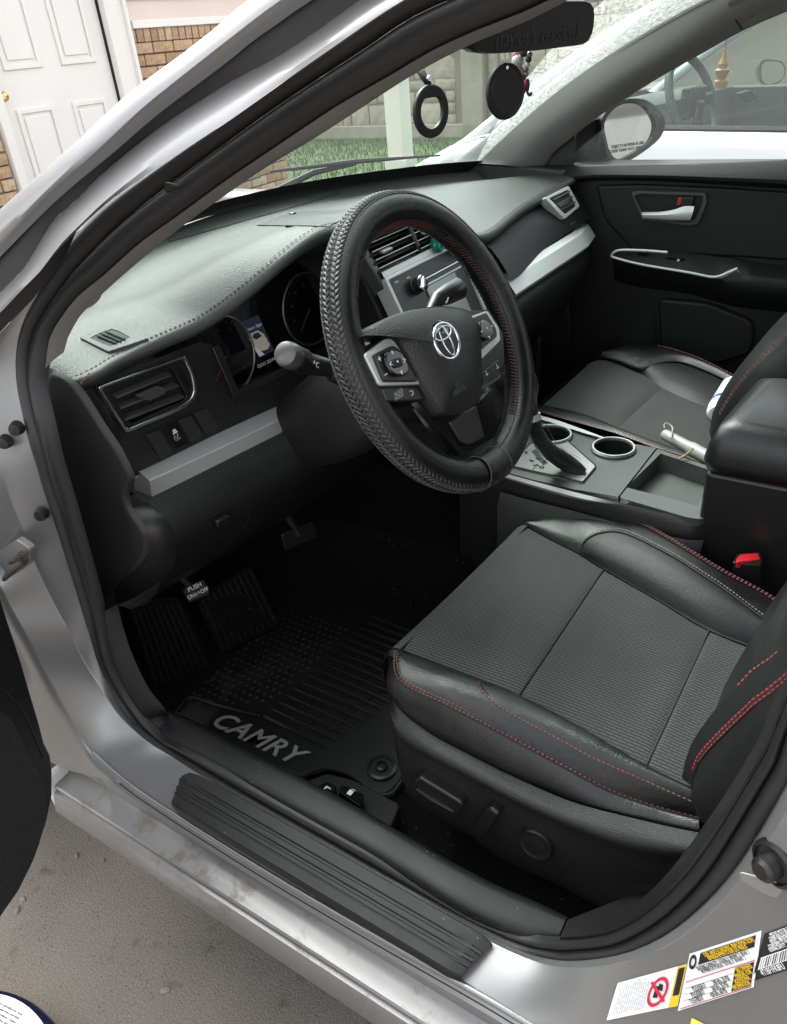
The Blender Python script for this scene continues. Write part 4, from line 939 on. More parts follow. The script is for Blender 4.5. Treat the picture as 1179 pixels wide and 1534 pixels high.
for k in range(3):
    a, b = pvf([(828 + 6 * k, 300 + 7 * k), (853 + 4 * k, 287 + 8 * k)], .003); tube('slat', [a, b], .0028, SLATM, pvr, k=6)
prism('vent_tab', rounded(pvf([(836, 305), (852, 297), (856, 302), (840, 311)], .007), .002), -PVN * .006, SLATM, pvr, bevel=.0006)
for xx in (1.955,):
    prism('dash_end', [V((xx, .76, 1.035)), V((xx, .86, 1.045)), V((xx, 1.10, 1.05)), V((xx, 1.3, .9)), V((xx, 1.0, .55)), V((xx, .72, .60))], V((-.05, 0, 0)), PLASTIC, dash, bevel=.008)
# bulkhead and footwell
bw = MB(); bw.box((1.22, 1.36, 0.56), (1.45, 0.03, 0.80)); bw.build('bulkhead', CARPET, car)
# ------------------------------------------------------------------ steering wheel
WC = V((0.857, 0.505, 0.994)); RAKE = radians(26.2)
WN = V((0, -cos(RAKE), sin(RAKE))); W1 = V((1, 0, 0)); W2 = V((0, sin(RAKE), cos(RAKE)))
RM, RT = 0.1815, 0.0215
def wpt(a, r=0.0, b=0.0):
    """point on rim: a around the wheel, b around the tube (0 = outward, pi/2 = toward the driver)"""
    e = W1 * cos(a) + W2 * sin(a)
    return WC + e * (RM + r * cos(b)) + WN * (r * sin(b))
NA, NB = 120, 20
vs = [wpt(2 * pi * i / NA, RT, 2 * pi * j / NB) for i in range(NA) for j in range(NB)]
WLEATHER = mat('wheel_leather', (0.0065, 0.0065, 0.007), 0.26, bump=0.2, bscale=900, var=0.15, vscale=20, btype='voronoi', rvar=0.05)
wheel = mesh('steering_wheel', vs, grid_faces(NA, NB, True, True), WLEATHER, car, smooth=80)
# woven cover round the outside of the rim: interlaced strips
mb = MB(); NR = 11; NK = 165
for i in range(NK):
    for j in range(NR):
        b = radians(-118 + (118 + 48) * (j + 0.5) / NR); a = 2 * pi * (i + (0.5 if j % 2 else 0)) / NK
        if radians(255) < a % (2 * pi) < radians(268): continue
        sgn = 1 if j % 2 else -1
        c = wpt(a, RT + 0.0012, b); ta = (wpt(a + .01, RT, b) - wpt(a - .01, RT, b)).normalized(); tb_ = (wpt(a, RT, b + .05) - wpt(a, RT, b - .05)).normalized(); nn = ta.cross(tb_)
        if nn.dot(c - wpt(a)) < 0: nn = -nn
        d = (ta * 0.8 + tb_ * (0.62 * sgn)).normalized(); s = nn.cross(d)
        l, w = 0.0064, 0.0024
        mb.add([c - d * l - nn * .0010, c + s * w - nn * .0008, c - s * w - nn * .0008, c + d * l - nn * .0010, c + nn * .0004 - d * l * .5, c + nn * .0004 + d * l * .5], [(0, 1, 4), (0, 4, 2), (1, 3, 5), (3, 2, 5), (1, 5, 4), (2, 4, 5)])
WEAVE = mat('woven_cover', (0.036, 0.0345, 0.034), 0.5, var=0.2, vscale=60)
mb.build('woven_cover', WEAVE, wheel, kind='stuff', smooth=0)
# plain joining band of the cover and its stitched ends
bandv = [wpt(radians(253 + 17 * i / 7), RT + 0.0022, 2 * pi * j / NB) for i in range(8) for j in range(NB)]
mesh('cover_band', bandv, grid_faces(8, NB, False, True), WLEATHER, wheel, smooth=80)
for a in (253, 270): tube('cover_seam', [wpt(radians(a), RT + .0024, 2 * pi * j / NB) for j in range(NB)], .0007, mat('cover_thread', (0.10, 0.09, 0.085), 0.7), wheel, k=4, closed=True)
# seams on the front and inside of the rim
for b_ in (52, 150): tube('rim_seam', [wpt(2 * pi * i / NA, RT + .0003, radians(b_)) for i in range(NA)], .0008, DARK, wheel, k=4, closed=True)
for a0, a1 in ((-62, 48), (60, 140)):
    r_ = [wpt(radians(a0 + (a1 - a0) * i / 60), RT + .0006, radians(165)) for i in range(61)]
    mb = MB()
    for k in range(0, 60):
        p, q = r_[k], r_[k + 1]; e = (wpt(radians(a0 + (a1 - a0) * k / 60), RT + .0008, radians(180)) - wpt(radians(a0 + (a1 - a0) * k / 60), RT + .0008, radians(150)))
        mb.tube([p - e * .45, q + e * .45], .0007, 4)
    mb.build('rim_stitching', mat('wheel_thread', (0.075, 0.02, 0.02), 0.7), wheel, kind='stuff', smooth=0)

def wp(pts, off=0.0): return [at(p[0], p[1], f=(WC + WN * off, WN)) for p in pts]
# airbag pad
pad_px = [(547, 502), (566, 483), (598, 469), (634, 462), (667, 461), (696, 465), (709, 477), (717, 494), (721, 522), (722, 557), (720, 590), (709, 607), (691, 618), (667, 621), (652, 602), (634, 573), (615, 540), (598, 512), (585, 502), (565, 500)]
pad = dome('airbag_pad', rs(wp(pad_px, 0.030), 64, True), WN, 0.018, mat('pad_vinyl', (0.0115, 0.0118, 0.0124), 0.38, bump=0.3, bscale=500, btype='voronoi', var=.05), wheel, rings=9, base=0.03, power=3.0, smooth=55)
# hub and spokes behind
hubp = rs(wp([(560, 500), (640, 460), (712, 470), (735, 520), (725, 585), (690, 625), (650, 625), (600, 590), (565, 560)], 0.0), 40, True)
dome('hub', hubp, WN, 0.01, PLASTIC_S, wheel, base=0.03, smooth=50)
def spoke(nm, px, off, m, ext=0.012, bev=.002, rnd=.004): return prism(nm, rounded(wp(px, off), rnd), -WN * ext, m, wheel, bevel=bev)
sp_l = spoke('spoke', [(536, 526), (574, 505), (600, 508), (640, 582), (640, 600), (580, 603), (562, 580)], 0.016, PLASTIC_S, .03)
pl = spoke('switch_plate', [(546, 531), (577, 507), (590, 507), (600, 520), (633, 575), (569, 577)], 0.024, SATIN, .008)
spoke('switch_pad', [(561, 531), (589, 517), (599, 523), (627, 571), (577, 571)], 0.029, PLASTIC_S, .006, .0015)
dp = rounded(wp([(577, 526), (592, 522), (604, 528), (614, 551), (611, 561), (596, 563), (586, 558), (578, 542)], 0.034), .006)
dpo = prism('direction_pad', dp, -WN * .006, GLOSSBLK, wheel, bevel=.002)
prism('select_button', rounded(wp([(588, 538), (601, 535), (605, 548), (592, 551)], .0365), .004), -WN * .004, PLASTIC, wheel, bevel=.001)
for s_, u, v in (('∧', 589, 530), ('∨', 601, 557), ('‹', 586, 546), ('›', 606, 540), ('·', 596, 542)):
    text('lettering', {'∧': '^', '∨': 'v', '‹': '<', '›': '>', '·': '•'}[s_], wp([(u, v)], .0375 if s_ == '·' else .0345)[0], W1, W2, .011, WHITEINK, wheel)
for s_, u, v, z in (('+', 569, 538, .012), ('–', 578, 560, .012)): text('lettering', s_, wp([(u, v)], .0295)[0], W1, W2, z, WHITEINK, wheel)
lo = spoke('switch_lower', [(571, 580), (634, 579), (639, 590), (635, 600), (580, 602)], 0.022, PLASTIC_S, .008)
text('lettering', 'MODE', wp([(597, 588)], .0228)[0], W1, W2, .0065, LABELGREY, wheel); text('lettering', 'HOLD', wp([(598, 594)], .0228)[0], W1, W2, .0065, LABELGREY, wheel)
text('lettering', '⊃', wp([(617, 589)], .0228)[0], W1, W2, .010, WHITEINK, wheel)
# right hand switches
spoke('spoke', [(700, 466), (732, 463), (754, 500), (756, 545), (722, 590), (715, 540)], 0.010, PLASTIC_S, .03)
spoke('switch_plate', [(706, 474), (730, 465), (748, 492), (750, 510), (720, 540), (718, 500)], 0.018, SATIN, .008)
spoke('switch_pad', [(709, 476), (729, 468), (744, 493), (745, 504), (722, 524), (719, 500)], 0.023, PLASTIC_S, .006, .0015)
prism('direction_pad', rounded(wp([(718, 482), (730, 478), (739, 490), (741, 502), (730, 510), (722, 505)], .028), .005), -WN * .006, GLOSSBLK, wheel, bevel=.002)
for s_, u, v in (('^', 724, 483), ('v', 733, 505), ('•', 730, 492), ('•', 737, 489), ('•', 722, 497)): text('lettering', s_, wp([(u, v)], .0285)[0], W1, W2, .009, WHITEINK, wheel)
spoke('switch_lower', [(723, 556), (748, 538), (749, 562), (724, 577)], 0.016, PLASTIC_S, .006)
spoke('trim_strip', [(722, 575), (750, 560), (750, 566), (722, 585)], 0.014, CONSOLE, .006)
for u, v in ((729, 559), (745, 549)): text('lettering', '⊥', wp([(u, v)], .0168)[0], W1, W2, .009, WHITEINK, wheel)
# lower spoke
spoke('lower_spoke', [(625, 603), (642, 602), (668, 622), (712, 612), (735, 585), (748, 640), (742, 655), (712, 672), (680, 678)], 0.004, GLOSSBLK, .014)
spoke('lower_spoke_inset', [(673, 631), (714, 606), (727, 655), (705, 667), (693, 664)], 0.009, CONSOLE if False else PLASTIC_S, .008, .002)
spoke('lower_spoke_bar', [(624, 601), (631, 600), (697, 678), (690, 681)], 0.012, GLOSSBLK, .01, .002, .001)
# emblem
ec = wp([(669, 511)], 0.047)[0]
def ell(rx, ry, cx=0.0, cy=0.0, n=40): return [ec + W1 * (cx + rx * cos(2 * pi * i / n)) + W2 * (cy + ry * sin(2 * pi * i / n)) for i in range(n)]
em = lathe('emblem', [(0.027, -.008), (0.027, -.001), (0.0255, 0.0), (0.01, 0.0005)], ec, WN, GLOSSBLK, wheel, k=40)
emb = MB()
emb.tube(ell(.0255, .0225), .0022, 8, True); emb.tube(ell(.0085, .0195, 0, .0005), .0016, 8, True); emb.tube(ell(.0195, .0075, 0, .0105), .0016, 8, True)
emb.build('emblem_mark', CHROME, wheel, smooth=80)
text('lettering', 'SRS', wp([(686, 575)], .046)[0], W1, W2, .010, mat('emboss', (0, 0, 0)), wheel); text('lettering', 'AIRBAG', wp([(688, 585)], .045)[0], W1, W2, .009, mat('emboss', (0, 0, 0)), wheel)

# ------------------------------------------------------------------ steering column and stalks
colr = []
for s, hw, hh_, dz in ((0.0, .055, .05, 0), (0.03, .064, .06, -.004), (0.08, .074, .07, -.012), (0.14, .074, .074, -.02), (0.20, .060, .07, -.028), (0.28, .035, .06, -.035)):
    c = WC - WN * (0.045 + s) + W2 * (dz - 0.012); row = []
    for k in range(32):
        a = 2 * pi * k / 32; ca, sa_ = cos(a), sin(a)
        row.append(c + W1 * (hw * math.copysign(abs(ca) ** .6, ca)) + W2 * (hh_ * math.copysign(abs(sa_) ** .7, sa_)))
    colr.append(row)
vs = [p for r in colr for p in r]; fs = grid_faces(6, 32, False, True) + [tuple(range(32))]
colm = mesh('steering_column', vs, fs, PLUMPL, car, smooth=70)
# indicator stalk (left)
a0 = WC - WN * 0.085 + W1 * -0.055 + W2 * -0.002; a1 = at(462, 545, x=0.735); a2 = at(428, 530, x=0.685)
lathe('stalk_boot', [(0.030, -.005), (0.030, 0.004), (0.021, 0.012), (0.017, 0.03)], a0.lerp(a1, .35), (a1 - a0), PLASTIC_S, colm, k=20)
dirn = (a2 - a1).normalized()
stk = tube('indicator_stalk', [a0, a0.lerp(a1, .6), a1, a1.lerp(a2, .3), a1.lerp(a2, .65), a2 - dirn * .004], [.010, .011, .0145, .0165, .0165, .0155], PLASTIC_S, colm, k=20)
lathe('stalk_tip', [(0.0166, -.014), (0.0170, -.008), (0.0167, 0.001), (0.0150, 0.006), (0.010, 0.0085), (.002, .009)], a2 - dirn * .004, dirn, mat('stalk_grey', (0.10, 0.098, 0.095), 0.3, 0.4), colm, k=24)
for s_, f_ in (('✲', .15), ('O', -.1)):
    p = a1.lerp(a2, f_) ; text('lettering', '*' if s_ == '✲' else '=D', p + V((-.004, -.0175, .002)), V((-.6, .1, .6)), V((.5, 0, .7)), .010, WHITEINK, colm)
# wiper stalk (right)
b0 = WC - WN * 0.085 + W1 * 0.05 + W2 * 0.0; b1 = at(655, 448, x=1.0); b2 = at(688, 432, x=1.045)
dirn = (b2 - b1).normalized()
tube('wiper_stalk', [b0, b0.lerp(b1, .55), b0.lerp(b1, .8), b1, b1.lerp(b2, .4), b2, b2 + dirn * .006], [.008, .009, .0105, .012, .0155, .0165, .010], PLASTIC_S, colm, k=20)
text('lettering', 'MIST', b1 + V((0, -.0175, -.001)), V((.8, 0, .5)), V((-.5, 0, .8)), .005, WHITEINK, colm)

# ------------------------------------------------------------------ floor, pedals
fl = []
for y, z in ((-0.9, .27), (0.2, .26), (0.55, .258), (0.9, .258), (1.0, .265), (1.08, .30), (1.2, .40), (1.32, .58), (1.36, .75)):
    fl.append([V((x, y, z + zz)) for x, zz in ((0.53, .01), (0.60, 0), (0.9, 0), (1.04, .0), (1.08, .02), (1.10, .2), (1.34, .2), (1.36, .02), (1.42, 0), (1.85, 0), (1.95, .1))])
floor = loft('floor_carpet', fl, CARPET, car, raw=True)
def fpad(nm, quad, z0, m, ribs, parent):
    q = [at(u, v, z=z) for u, v, z in quad]; n_ = facing(q)
    o = prism(nm, rounded(q, .012), -n_ * .012, m, parent, bevel=.003)
    for i in range(ribs):
        t = (i + .7) / (ribs + .4); a = q[0].lerp(q[1], t); b = q[3].lerp(q[2], t); d = (b - a)
        tube('rib', [a + d * .05 + n_ * .001, b - d * .05 + n_ * .001], .0020, mat('rib_rubber', (0.006, 0.006, 0.0065), .75, spec=.25), o, k=5)
    return o
fpad('foot_rest', [(190, 905, .47), (268, 895, .47), (318, 1000, .30), (232, 1035, .30)], 0, CARPET, 9, car)
bp_ = fpad('toe_board', [(296, 898, .43), (376, 845, .43), (420, 935, .30), (330, 980, .30)], 0, CARPET, 10, car)
# parking brake pedal
pq = [at(u, v, z=z) for u, v, z in ((272, 882, .478), (306, 866, .478), (316, 889, .455), (283, 903, .455))]
pn = facing(pq)
pb = prism('parking_brake_pedal', rounded(pq, .006), -pn * .014, RUBBER, car, bevel=.003)
tube('pedal_arm', [sum(pq, V()) / 4 - pn * .012, at(300, 850, z=.56) + V((0, .12, 0)), at(330, 800, z=.66) + V((0, .2, 0))], .007, DARK, pb, k=6)
pc = sum(pq, V()) / 4; pex = (pq[1] - pq[0]).normalized(); pey = (pq[0] - pq[3]).normalized()
text('lettering', 'PUSH', pc + pey * .0075 + pn * .001, pex, pey, .012, WHITEINK, pb, bold=.0002); text('lettering', 'ON↔OFF', pc - pey * .006 + pn * .001, pex, pey, .011, WHITEINK, pb, bold=.0002, sx=.85)
# brake pedal
MDARK = mat('pedal_black', (0.004, 0.004, 0.0045), .5)
bq = [at(u, v, z=z) for u, v, z in ((420, 800, .50), (470, 780, .50), (478, 805, .46), (428, 826, .46))]
pdl = prism('brake_pedal', rounded(bq, .008), -facing(bq) * .012, MDARK, car, bevel=.003)
tube('pedal_arm', [sum(bq, V()) / 4, sum(bq, V()) / 4 + V((0, .15, .25))], .008, DARK, pdl, k=6)

# lever box for hood and fuel door next to the seat
lv = prism('lever_housing', rounded([at(u, v, z=.30) for u, v in ((456, 1172), (490, 1158), (530, 1168), (600, 1205), (585, 1240), (520, 1215))], .008), V((0, 0, -.04)), DARK, car, bevel=.003)
for (px, nm) in (([(474, 1178), (488, 1170), (504, 1176), (500, 1192), (486, 1196)], 'trunk_lever'), ([(506, 1184), (513, 1175), (545, 1190), (539, 1208)], 'fuel_lever')):
    q = [at(u, v, z=.325) for u, v in px]; l_ = prism(nm, rounded(q, .003), V((0, 0, -.03)), GLOSSBLK, car, bevel=.0025)
    c = sum(q, V()) / len(q) + V((0, 0, .0006))
    mb = MB()
    if nm == 'fuel_lever':
        mb.box(c + V((.001, .002, 0)), (.009, .008, .0004)); mb.tube([c + V((.007, .004, 0)), c + V((.009, 0, 0)), c + V((.007, -.004, 0))], .0008, 4)
    else:
        mb.tube([c + V((-.004, .005, 0)), c + V((.003, .003, 0)), c + V((.003, -.005, 0))], [.0012, .002, .001], 5)
    mb.build('symbol', WHITEINK, l_, smooth=0)

# ------------------------------------------------------------------ rubber floor mat with raised lettering (lies loose)
mat_z = 0.268
fm_px = [(222, 1040), (262, 985), (330, 935), (400, 880), (450, 838), (520, 862), (620, 900), (700, 905), (640, 1000), (618, 1080), (612, 1140), (600, 1168), (582, 1188), (555, 1186), (525, 1162), (490, 1152), (455, 1164), (420, 1150), (330, 1106), (290, 1083), (245, 1058)]
fm_o = [at(u, v, z=mat_z + (0.05 if v < 960 and u < 480 else 0)) for u, v in fm_px]
fmat = prism('floor_mat', rounded([at(u, v, z=mat_z) for u, v in fm_px], .012), V((0, 0, -.006)), MATRUB, None, bevel=.002)
tag(fmat, 'black rubber floor mat with grooves, dimples and a raised grey nameplate, in driver footwell', 'floor mat')
# raised rim
def mz(u, v, dz=0.0): return at(u, v, z=mat_z + dz)
rim_pts = rs([mz(*p, .004) for p in ((268, 1064), (283, 1045), (296, 1045), (318, 1053), (355, 1063), (392, 1072))], 24)
tube('rim', rim_pts, .004, MATRUB, fmat, k=6)
tube('rim', rs([mz(*p, .003) for p in ((452, 1164), (478, 1152), (500, 1153), (530, 1164), (560, 1188), (585, 1190), (602, 1170))], 24), .004, MATRUB, fmat, k=6)
wall = [mz(u, v, 0) for u, v in ((455, 832), (500, 852), (560, 872), (620, 884), (690, 890))]
loft('mat_wall', [wall, [p + V((0.05, 0.02, .05)) for p in wall], [p + V((0.075, 0.03, .085)) for p in wall], [p + V((0.085, 0.03, .083)) for p in wall]], MATRUB, fmat, n=20, cross=12)
# long grooves: raised ribs between them
gA = [(392, 1070), (410, 1054), (432, 1034), (450, 1017), (470, 998), (492, 977), (515, 955), (540, 932), (553, 922)]
gB = [(485, 1118), (520, 1120), (545, 1125), (565, 1114), (600, 1112), (615, 1090), (625, 1060), (640, 1030), (660, 1000)]
for i in range(17):
    t = i / 16
    a = rs([mz(*p, .003) for p in gA], 17)[i]
    b = V((a.x + 0.05 + 0.16 * 1.0, a.y - 0.18 + 0.0 * t, mat_z + .003))
    e0 = a; e1 = a + (mz(488, 1117, .003) - mz(392, 1070, .003)) * (1.05 + .5 * t)
    d = e1 - e0; L = [e0 + d * s for s in (0, .06, .94, 1)]
    tube('mat_rib', [p + V((0, 0, -.003 if k in (0, 3) else 0)) for k, p in enumerate(L)], [.001, .0042, .0042, .001], MATRUB, fmat, k=5)
for s in (.33, .6, .85):
    e0 = rs([mz(*p, .003) for p in gA], 17); 
    dv0 = mz(488, 1117, .003) - mz(392, 1070, .003); a = e0[0] + dv0 * s; b = e0[16] + dv0 * (s * 1.4); tube('cross_rib', [a, b], .0018, MATRUB, fmat, k=4)
# dimples
mb = MB(); random.seed(2)
for i in range(24):
    for j in range(24):
        u = 0.55 + 0.0165 * i; v = 1.02 - 0.016 * j + (0.008 if i % 2 else 0)
        p = V((u + .05, v + .06, mat_z)); 
        px = MI.transposed() @ (p - V((0, 0, CH))); su = CX + FPX * px.x / px.z; sv = CY + FPX * px.y / px.z
        # keep the field between rim and rib block
        if su < 250 or sv < 905 or sv > 1052: continue
        if (su - 392) * (922 - 1070) - (sv - 1070) * (553 - 392) < 900: continue
        r = .0052; ring_ = [p + V((r * cos(k), r * sin(k), 0)) for k in [2 * pi * q / 8 for q in range(8)]]; top = [p + V((r * .6 * cos(k), r * .6 * sin(k), .0014)) for k in [2 * pi * q / 8 for q in range(8)]]
        mb.add(ring_ + top + [p + V((0, 0, .0016))], grid_faces(2, 8, False, True) + [(8 + q, 8 + (q + 1) % 8, 16) for q in range(8)])
if mb.v: mb.build('dimples', MATRUB, fmat, kind='stuff', smooth=60)
# lettering plate
l0, l1 = mz(330, 1082, .0035), mz(431, 1131, .0035); lx = (l1 - l0).normalized(); ly = UZ.cross(lx)
MG = mat('mat_letters', (0.24, 0.24, 0.235), 0.5)
text('nameplate_lettering', 'CAMRY', mz(381, 1104, .004), lx, ly, 0.052, MG, fmat, ext=.0012, shear=.35, bold=.0007, sx=1.12, space=1.05)
# fastening hook
hk = mz(572, 1150, .004)
h_ = lathe('mat_hook', [(0.026, -.004), (0.026, .002), (0.021, .0035), (0.0195, .001), (0.011, .001), (0.0105, .006), (0.007, .008), (.006, .004)], hk, UZ, mat('hook_black', (0.012, 0.014, 0.014), .35), fmat, k=28)
# ------------------------------------------------------------------ fabric with woven dashes
def fabric(name, base, light, worn):
    m = bpy.data.materials.new(name); m.use_nodes = True; nt = m.node_tree; b = nt.nodes['Principled BSDF']
    b.inputs['Roughness'].default_value = 0.8; b.inputs['Sheen Weight'].default_value = 0.05; b.inputs['Sheen Roughness'].default_value = 0.5
    tc = nt.nodes.new('ShaderNodeTexCoord'); sp = nt.nodes.new('ShaderNodeSeparateXYZ'); cm = nt.nodes.new('ShaderNodeCombineXYZ')
    nt.links.new(tc.outputs['Object'], sp.inputs[0]); nt.links.new(sp.outputs[1], cm.inputs[0]); nt.links.new(sp.outputs[0], cm.inputs[1])
    # fine ribs running fore and aft, broken into dashes
    def mth(op, a, b=None):
        q = nt.nodes.new('ShaderNodeMath'); q.operation = op
        for k_, w_ in ((0, a), (1, b)):
            if w_ is None: continue
            if isinstance(w_, (int, float)): q.inputs[k_].default_value = w_
            else: nt.links.new(w_, q.inputs[k_])
        return q.outputs[0]
    row = mth('MULTIPLY', sp.outputs[0], 1 / 0.0047)
    rib = mth('SINE', mth('MULTIPLY', row, 2 * pi))
    ph = mth('MULTIPLY', mth('FLOOR', mth('ADD', row, 0.25)), pi)
    dsh = mth('SINE', mth('ADD', mth('MULTIPLY', sp.outputs[1], 2 * pi / 0.0115), ph))
    ma = nt.nodes.new('ShaderNodeMapRange'); ma.inputs[1].default_value = -0.3; ma.inputs[2].default_value = 0.8; nt.links.new(rib, ma.inputs[0])
    md = nt.nodes.new('ShaderNodeMapRange'); md.inputs[1].default_value = -.95; md.inputs[2].default_value = -.5; md.inputs[3].default_value = .55; md.inputs[4].default_value = 1; nt.links.new(dsh, md.inputs[0])
    br_ = nt.nodes.new('ShaderNodeMath'); br_.operation = 'MULTIPLY'; nt.links.new(ma.outputs[0], br_.inputs[0]); nt.links.new(md.outputs[0], br_.inputs[1])
    nz = nt.nodes.new('ShaderNodeTexNoise'); nz.inputs['Scale'].default_value = 5; nz.inputs['Detail'].default_value = 4; nt.links.new(tc.outputs['Object'], nz.inputs['Vector'])
    mr = nt.nodes.new('ShaderNodeMapRange'); mr.inputs[1].default_value = .40; mr.inputs[2].default_value = .60; mr.inputs[3].default_value = 0.45; mr.inputs[4].default_value = 1.0; nt.links.new(nz.outputs[0], mr.inputs[0])
    mu = nt.nodes.new('ShaderNodeMath'); mu.operation = 'MULTIPLY'; nt.links.new(br_.outputs[0], mu.inputs[0]); nt.links.new(mr.outputs[0], mu.inputs[1])
    mx = nt.nodes.new('ShaderNodeMix'); mx.data_type = 'RGBA'; mx.inputs[6].default_value = (*base, 1); mx.inputs[7].default_value = (*light, 1)
    nt.links.new(mu.outputs[0], mx.inputs[0]); nt.links.new(mx.outputs[2], b.inputs['Base Color'])
    f2 = nt.nodes.new('ShaderNodeTexNoise'); f2.inputs['Scale'].default_value = 900; nt.links.new(tc.outputs['Object'], f2.inputs['Vector'])
    ad = nt.nodes.new('ShaderNodeMath'); ad.operation = 'MULTIPLY_ADD'; ad.inputs[1].default_value = 0.35; nt.links.new(f2.outputs[0], ad.inputs[0]); nt.links.new(mu.outputs[0], ad.inputs[2])
    bp = nt.nodes.new('ShaderNodeBump'); bp.inputs['Strength'].default_value = 0.35; bp.inputs['Distance'].default_value = .001; nt.links.new(ad.outputs[0], bp.inputs['Height']); nt.links.new(bp.outputs[0], b.inputs['Normal'])
    MATS[name] = m; return m
FAB = fabric('seat_fabric', (0.013, 0.0135, 0.0138), (0.062, 0.065, 0.064), 0)
def patch(name, A, B, m, parent, nu=24, nv=10, puff=0.006, up=UZ, drop=0.005, open0=False, **k):
    """upholstery panel between two rails, pillowed with sunk edges"""
    a, b = rs(A, nu), rs(B, nu); R = []
    for j in range(nv):
        t = j / (nv - 1); row = []
        for i in range(nu):
            s = i / (nu - 1); e = min(t, 1 - t, 9); e2 = min(s, 1 - s)
            w = (1 - (2 * t - 1) ** 6) * (1 - (0 if open0 and s < .5 else (2 * s - 1) ** 12))
            row.append(a[i].lerp(b[i], t) + up * (puff * (1 - (2 * t - 1) ** 2) * (1 - (2 * s - 1) ** 4) - drop * (1 - w)))
        R.append(row)
    return loft(name, R, m, parent, raw=True, smooth=70, **k)

# ------------------------------------------------------------------ driver seat
r0 = atx([(585, 1030, .640), (588, 1045, .632), (606, 1068, .625), (644, 1099, .62), (702, 1132, .618), (764, 1162, .618), (814, 1185, .62), (860, 1203, .62), (898, 1214, .62), (969, 1231, .625), (1017, 1243, .63), (1070, 1253, .635)])
r1 = atx([(593, 982, .672), (591, 996, .655), (597, 1018, .635), (621, 1035, .630), (662, 1053, .628), (723, 1084, .628), (789, 1119, .628), (860, 1157, .628), (915, 1185, .63), (983, 1209, .635), (1047, 1226, .64)])
r3 = atz([(600, 972, .588), (640, 985, .588), (700, 1008, .588), (778, 1039, .588), (860, 1081, .586), (966, 1143, .58), (1034, 1178, .575), (1070, 1198, .57)])
r4 = atz([(790, 787, .60), (823, 805, .60), (867, 827, .60), (905, 851, .60), (983, 895, .597), (1061, 941, .59), (1156, 978, .585), (1185, 990, .585)])
r5 = atz([(800, 783, .606), (835, 795, .612), (872, 812, .616), (921, 815, .62), (955, 815, .625), (1016, 843, .625), (1084, 884, .62), (1179, 953, .61)])
r6 = atz([(812, 777, .605), (845, 766, .612), (885, 763, .62), (928, 773, .628), (969, 788, .632), (1016, 815, .632), (1084, 856, .625), (1152, 893, .615), (1179, 917, .612)])
# cushion core: side leather wrapping down all round
Ns = 40
R0, R1 = rs(r0, Ns), rs(r1, Ns)
sidep = [p.lerp(q, .5) + V((-.012, 0.004, 0)) for p, q in zip(R0, R1)]
seat = loft('driver_seat', [[p + V((.03, 0, -.02)) for p in R0], R0, [p.lerp(q, .5) + V((-.004, 0, 0)) for p, q in zip(R0, sidep)], sidep, [p.lerp(q, .55) + V((-.003, 0, 0.002)) for p, q in zip(sidep, R1)], R1], LEATHER, car, raw=True, smooth=70)
# outer bolster top
R3 = rs(r3, Ns)
r2 = rs(atz([(640, 988, .603), (690, 1008, .606), (715, 1020, .606), (725, 1038, .606), (748, 1058, .606), (789, 1081, .606), (860, 1119, .602), (949, 1161, .592), (1010, 1188, .582), (1050, 1206, .575)]), Ns)
bol = []
for t in [i / 12 for i in range(13)]:
    bol.append([p.lerp(q, t) + V((0, 0, (.3 + .7 * min(1, i_ / 9)) * .016 * sin(pi * t) - (.003 if t in (0, 1) else 0))) for i_, (p, q) in enumerate(zip(R1, R3))])
lb = loft('bolster', bol, LEATHER, seat, raw=True, smooth=70)
LB = bvh_of(lb)
def on(tree, pts, off=.001): return [h for h in (hit(u, v, off, tree) for u, v in pts) if h is not None]
sr = on(LB, [(716, 1022), (719, 1030), (726, 1040), (748, 1059), (789, 1082), (825, 1101), (860, 1120), (888, 1135), (949, 1162), (1010, 1189), (1037, 1201)], .0008)
if len(sr) > 4:
    stitch('stitching', rs(sr, 60), REDDULL, seat, pitch=.006, ln=.0045, w=.0008); tube('seam', rs([p + V((.004, 0, -.0006)) for p in sr], 40), .0012, DARK, seat, k=5)
stitch('stitching', [p + V((0.004, 0, .0015)) for p in R1], REDDULL, seat, up=V((-.5, 0, .85)), pitch=.0062, ln=.0046, w=.00095, offs=(-.0012, .0030))
tube('seam', [p + V((-.001, 0, .0)) for p in R1], .0014, DARK, seat, k=5)
# insert in three panels
def cut(r, u0, u1, n=16):
    d = rs(r, 200); return d[int(u0 * 199):int(u1 * 199) + 1]
def frac(r, pt):
    d = rs(r, 200); return min(range(200), key=lambda i: (d[i] - pt).length) / 199
fA = [frac(r3, at(u, v, z=.585)) for u, v in ((778, 1039), (966, 1143))]; fB = [frac(r4, at(u, v, z=.597)) for u, v in ((905, 851), (1061, 941))]
for (a0, a1), (b0, b1) in (((0, fA[0]), (0, fB[0])), ((fA[0], fA[1]), (fB[0], fB[1])), ((fA[1], 1), (fB[1], 1))):
    patch('seat_panel', cut(r3, a0, a1), cut(r4, b0, b1), FAB, seat, nu=30, nv=22, puff=-.004, drop=.005, open0=(a0 == 0))
    if a0 > 0:
        sa_, sb_ = cut(r3, a0, a1)[0], cut(r4, b0, b1)[0]
        tube('seam', [sa_.lerp(sb_, q / 12) + V((0, 0, -.004 - (.004 * (1 - (q / 6 - 1) ** 2) if 0 < q < 12 else 0) * 0)) for q in range(13)], .0016, DARK, seat, k=5)
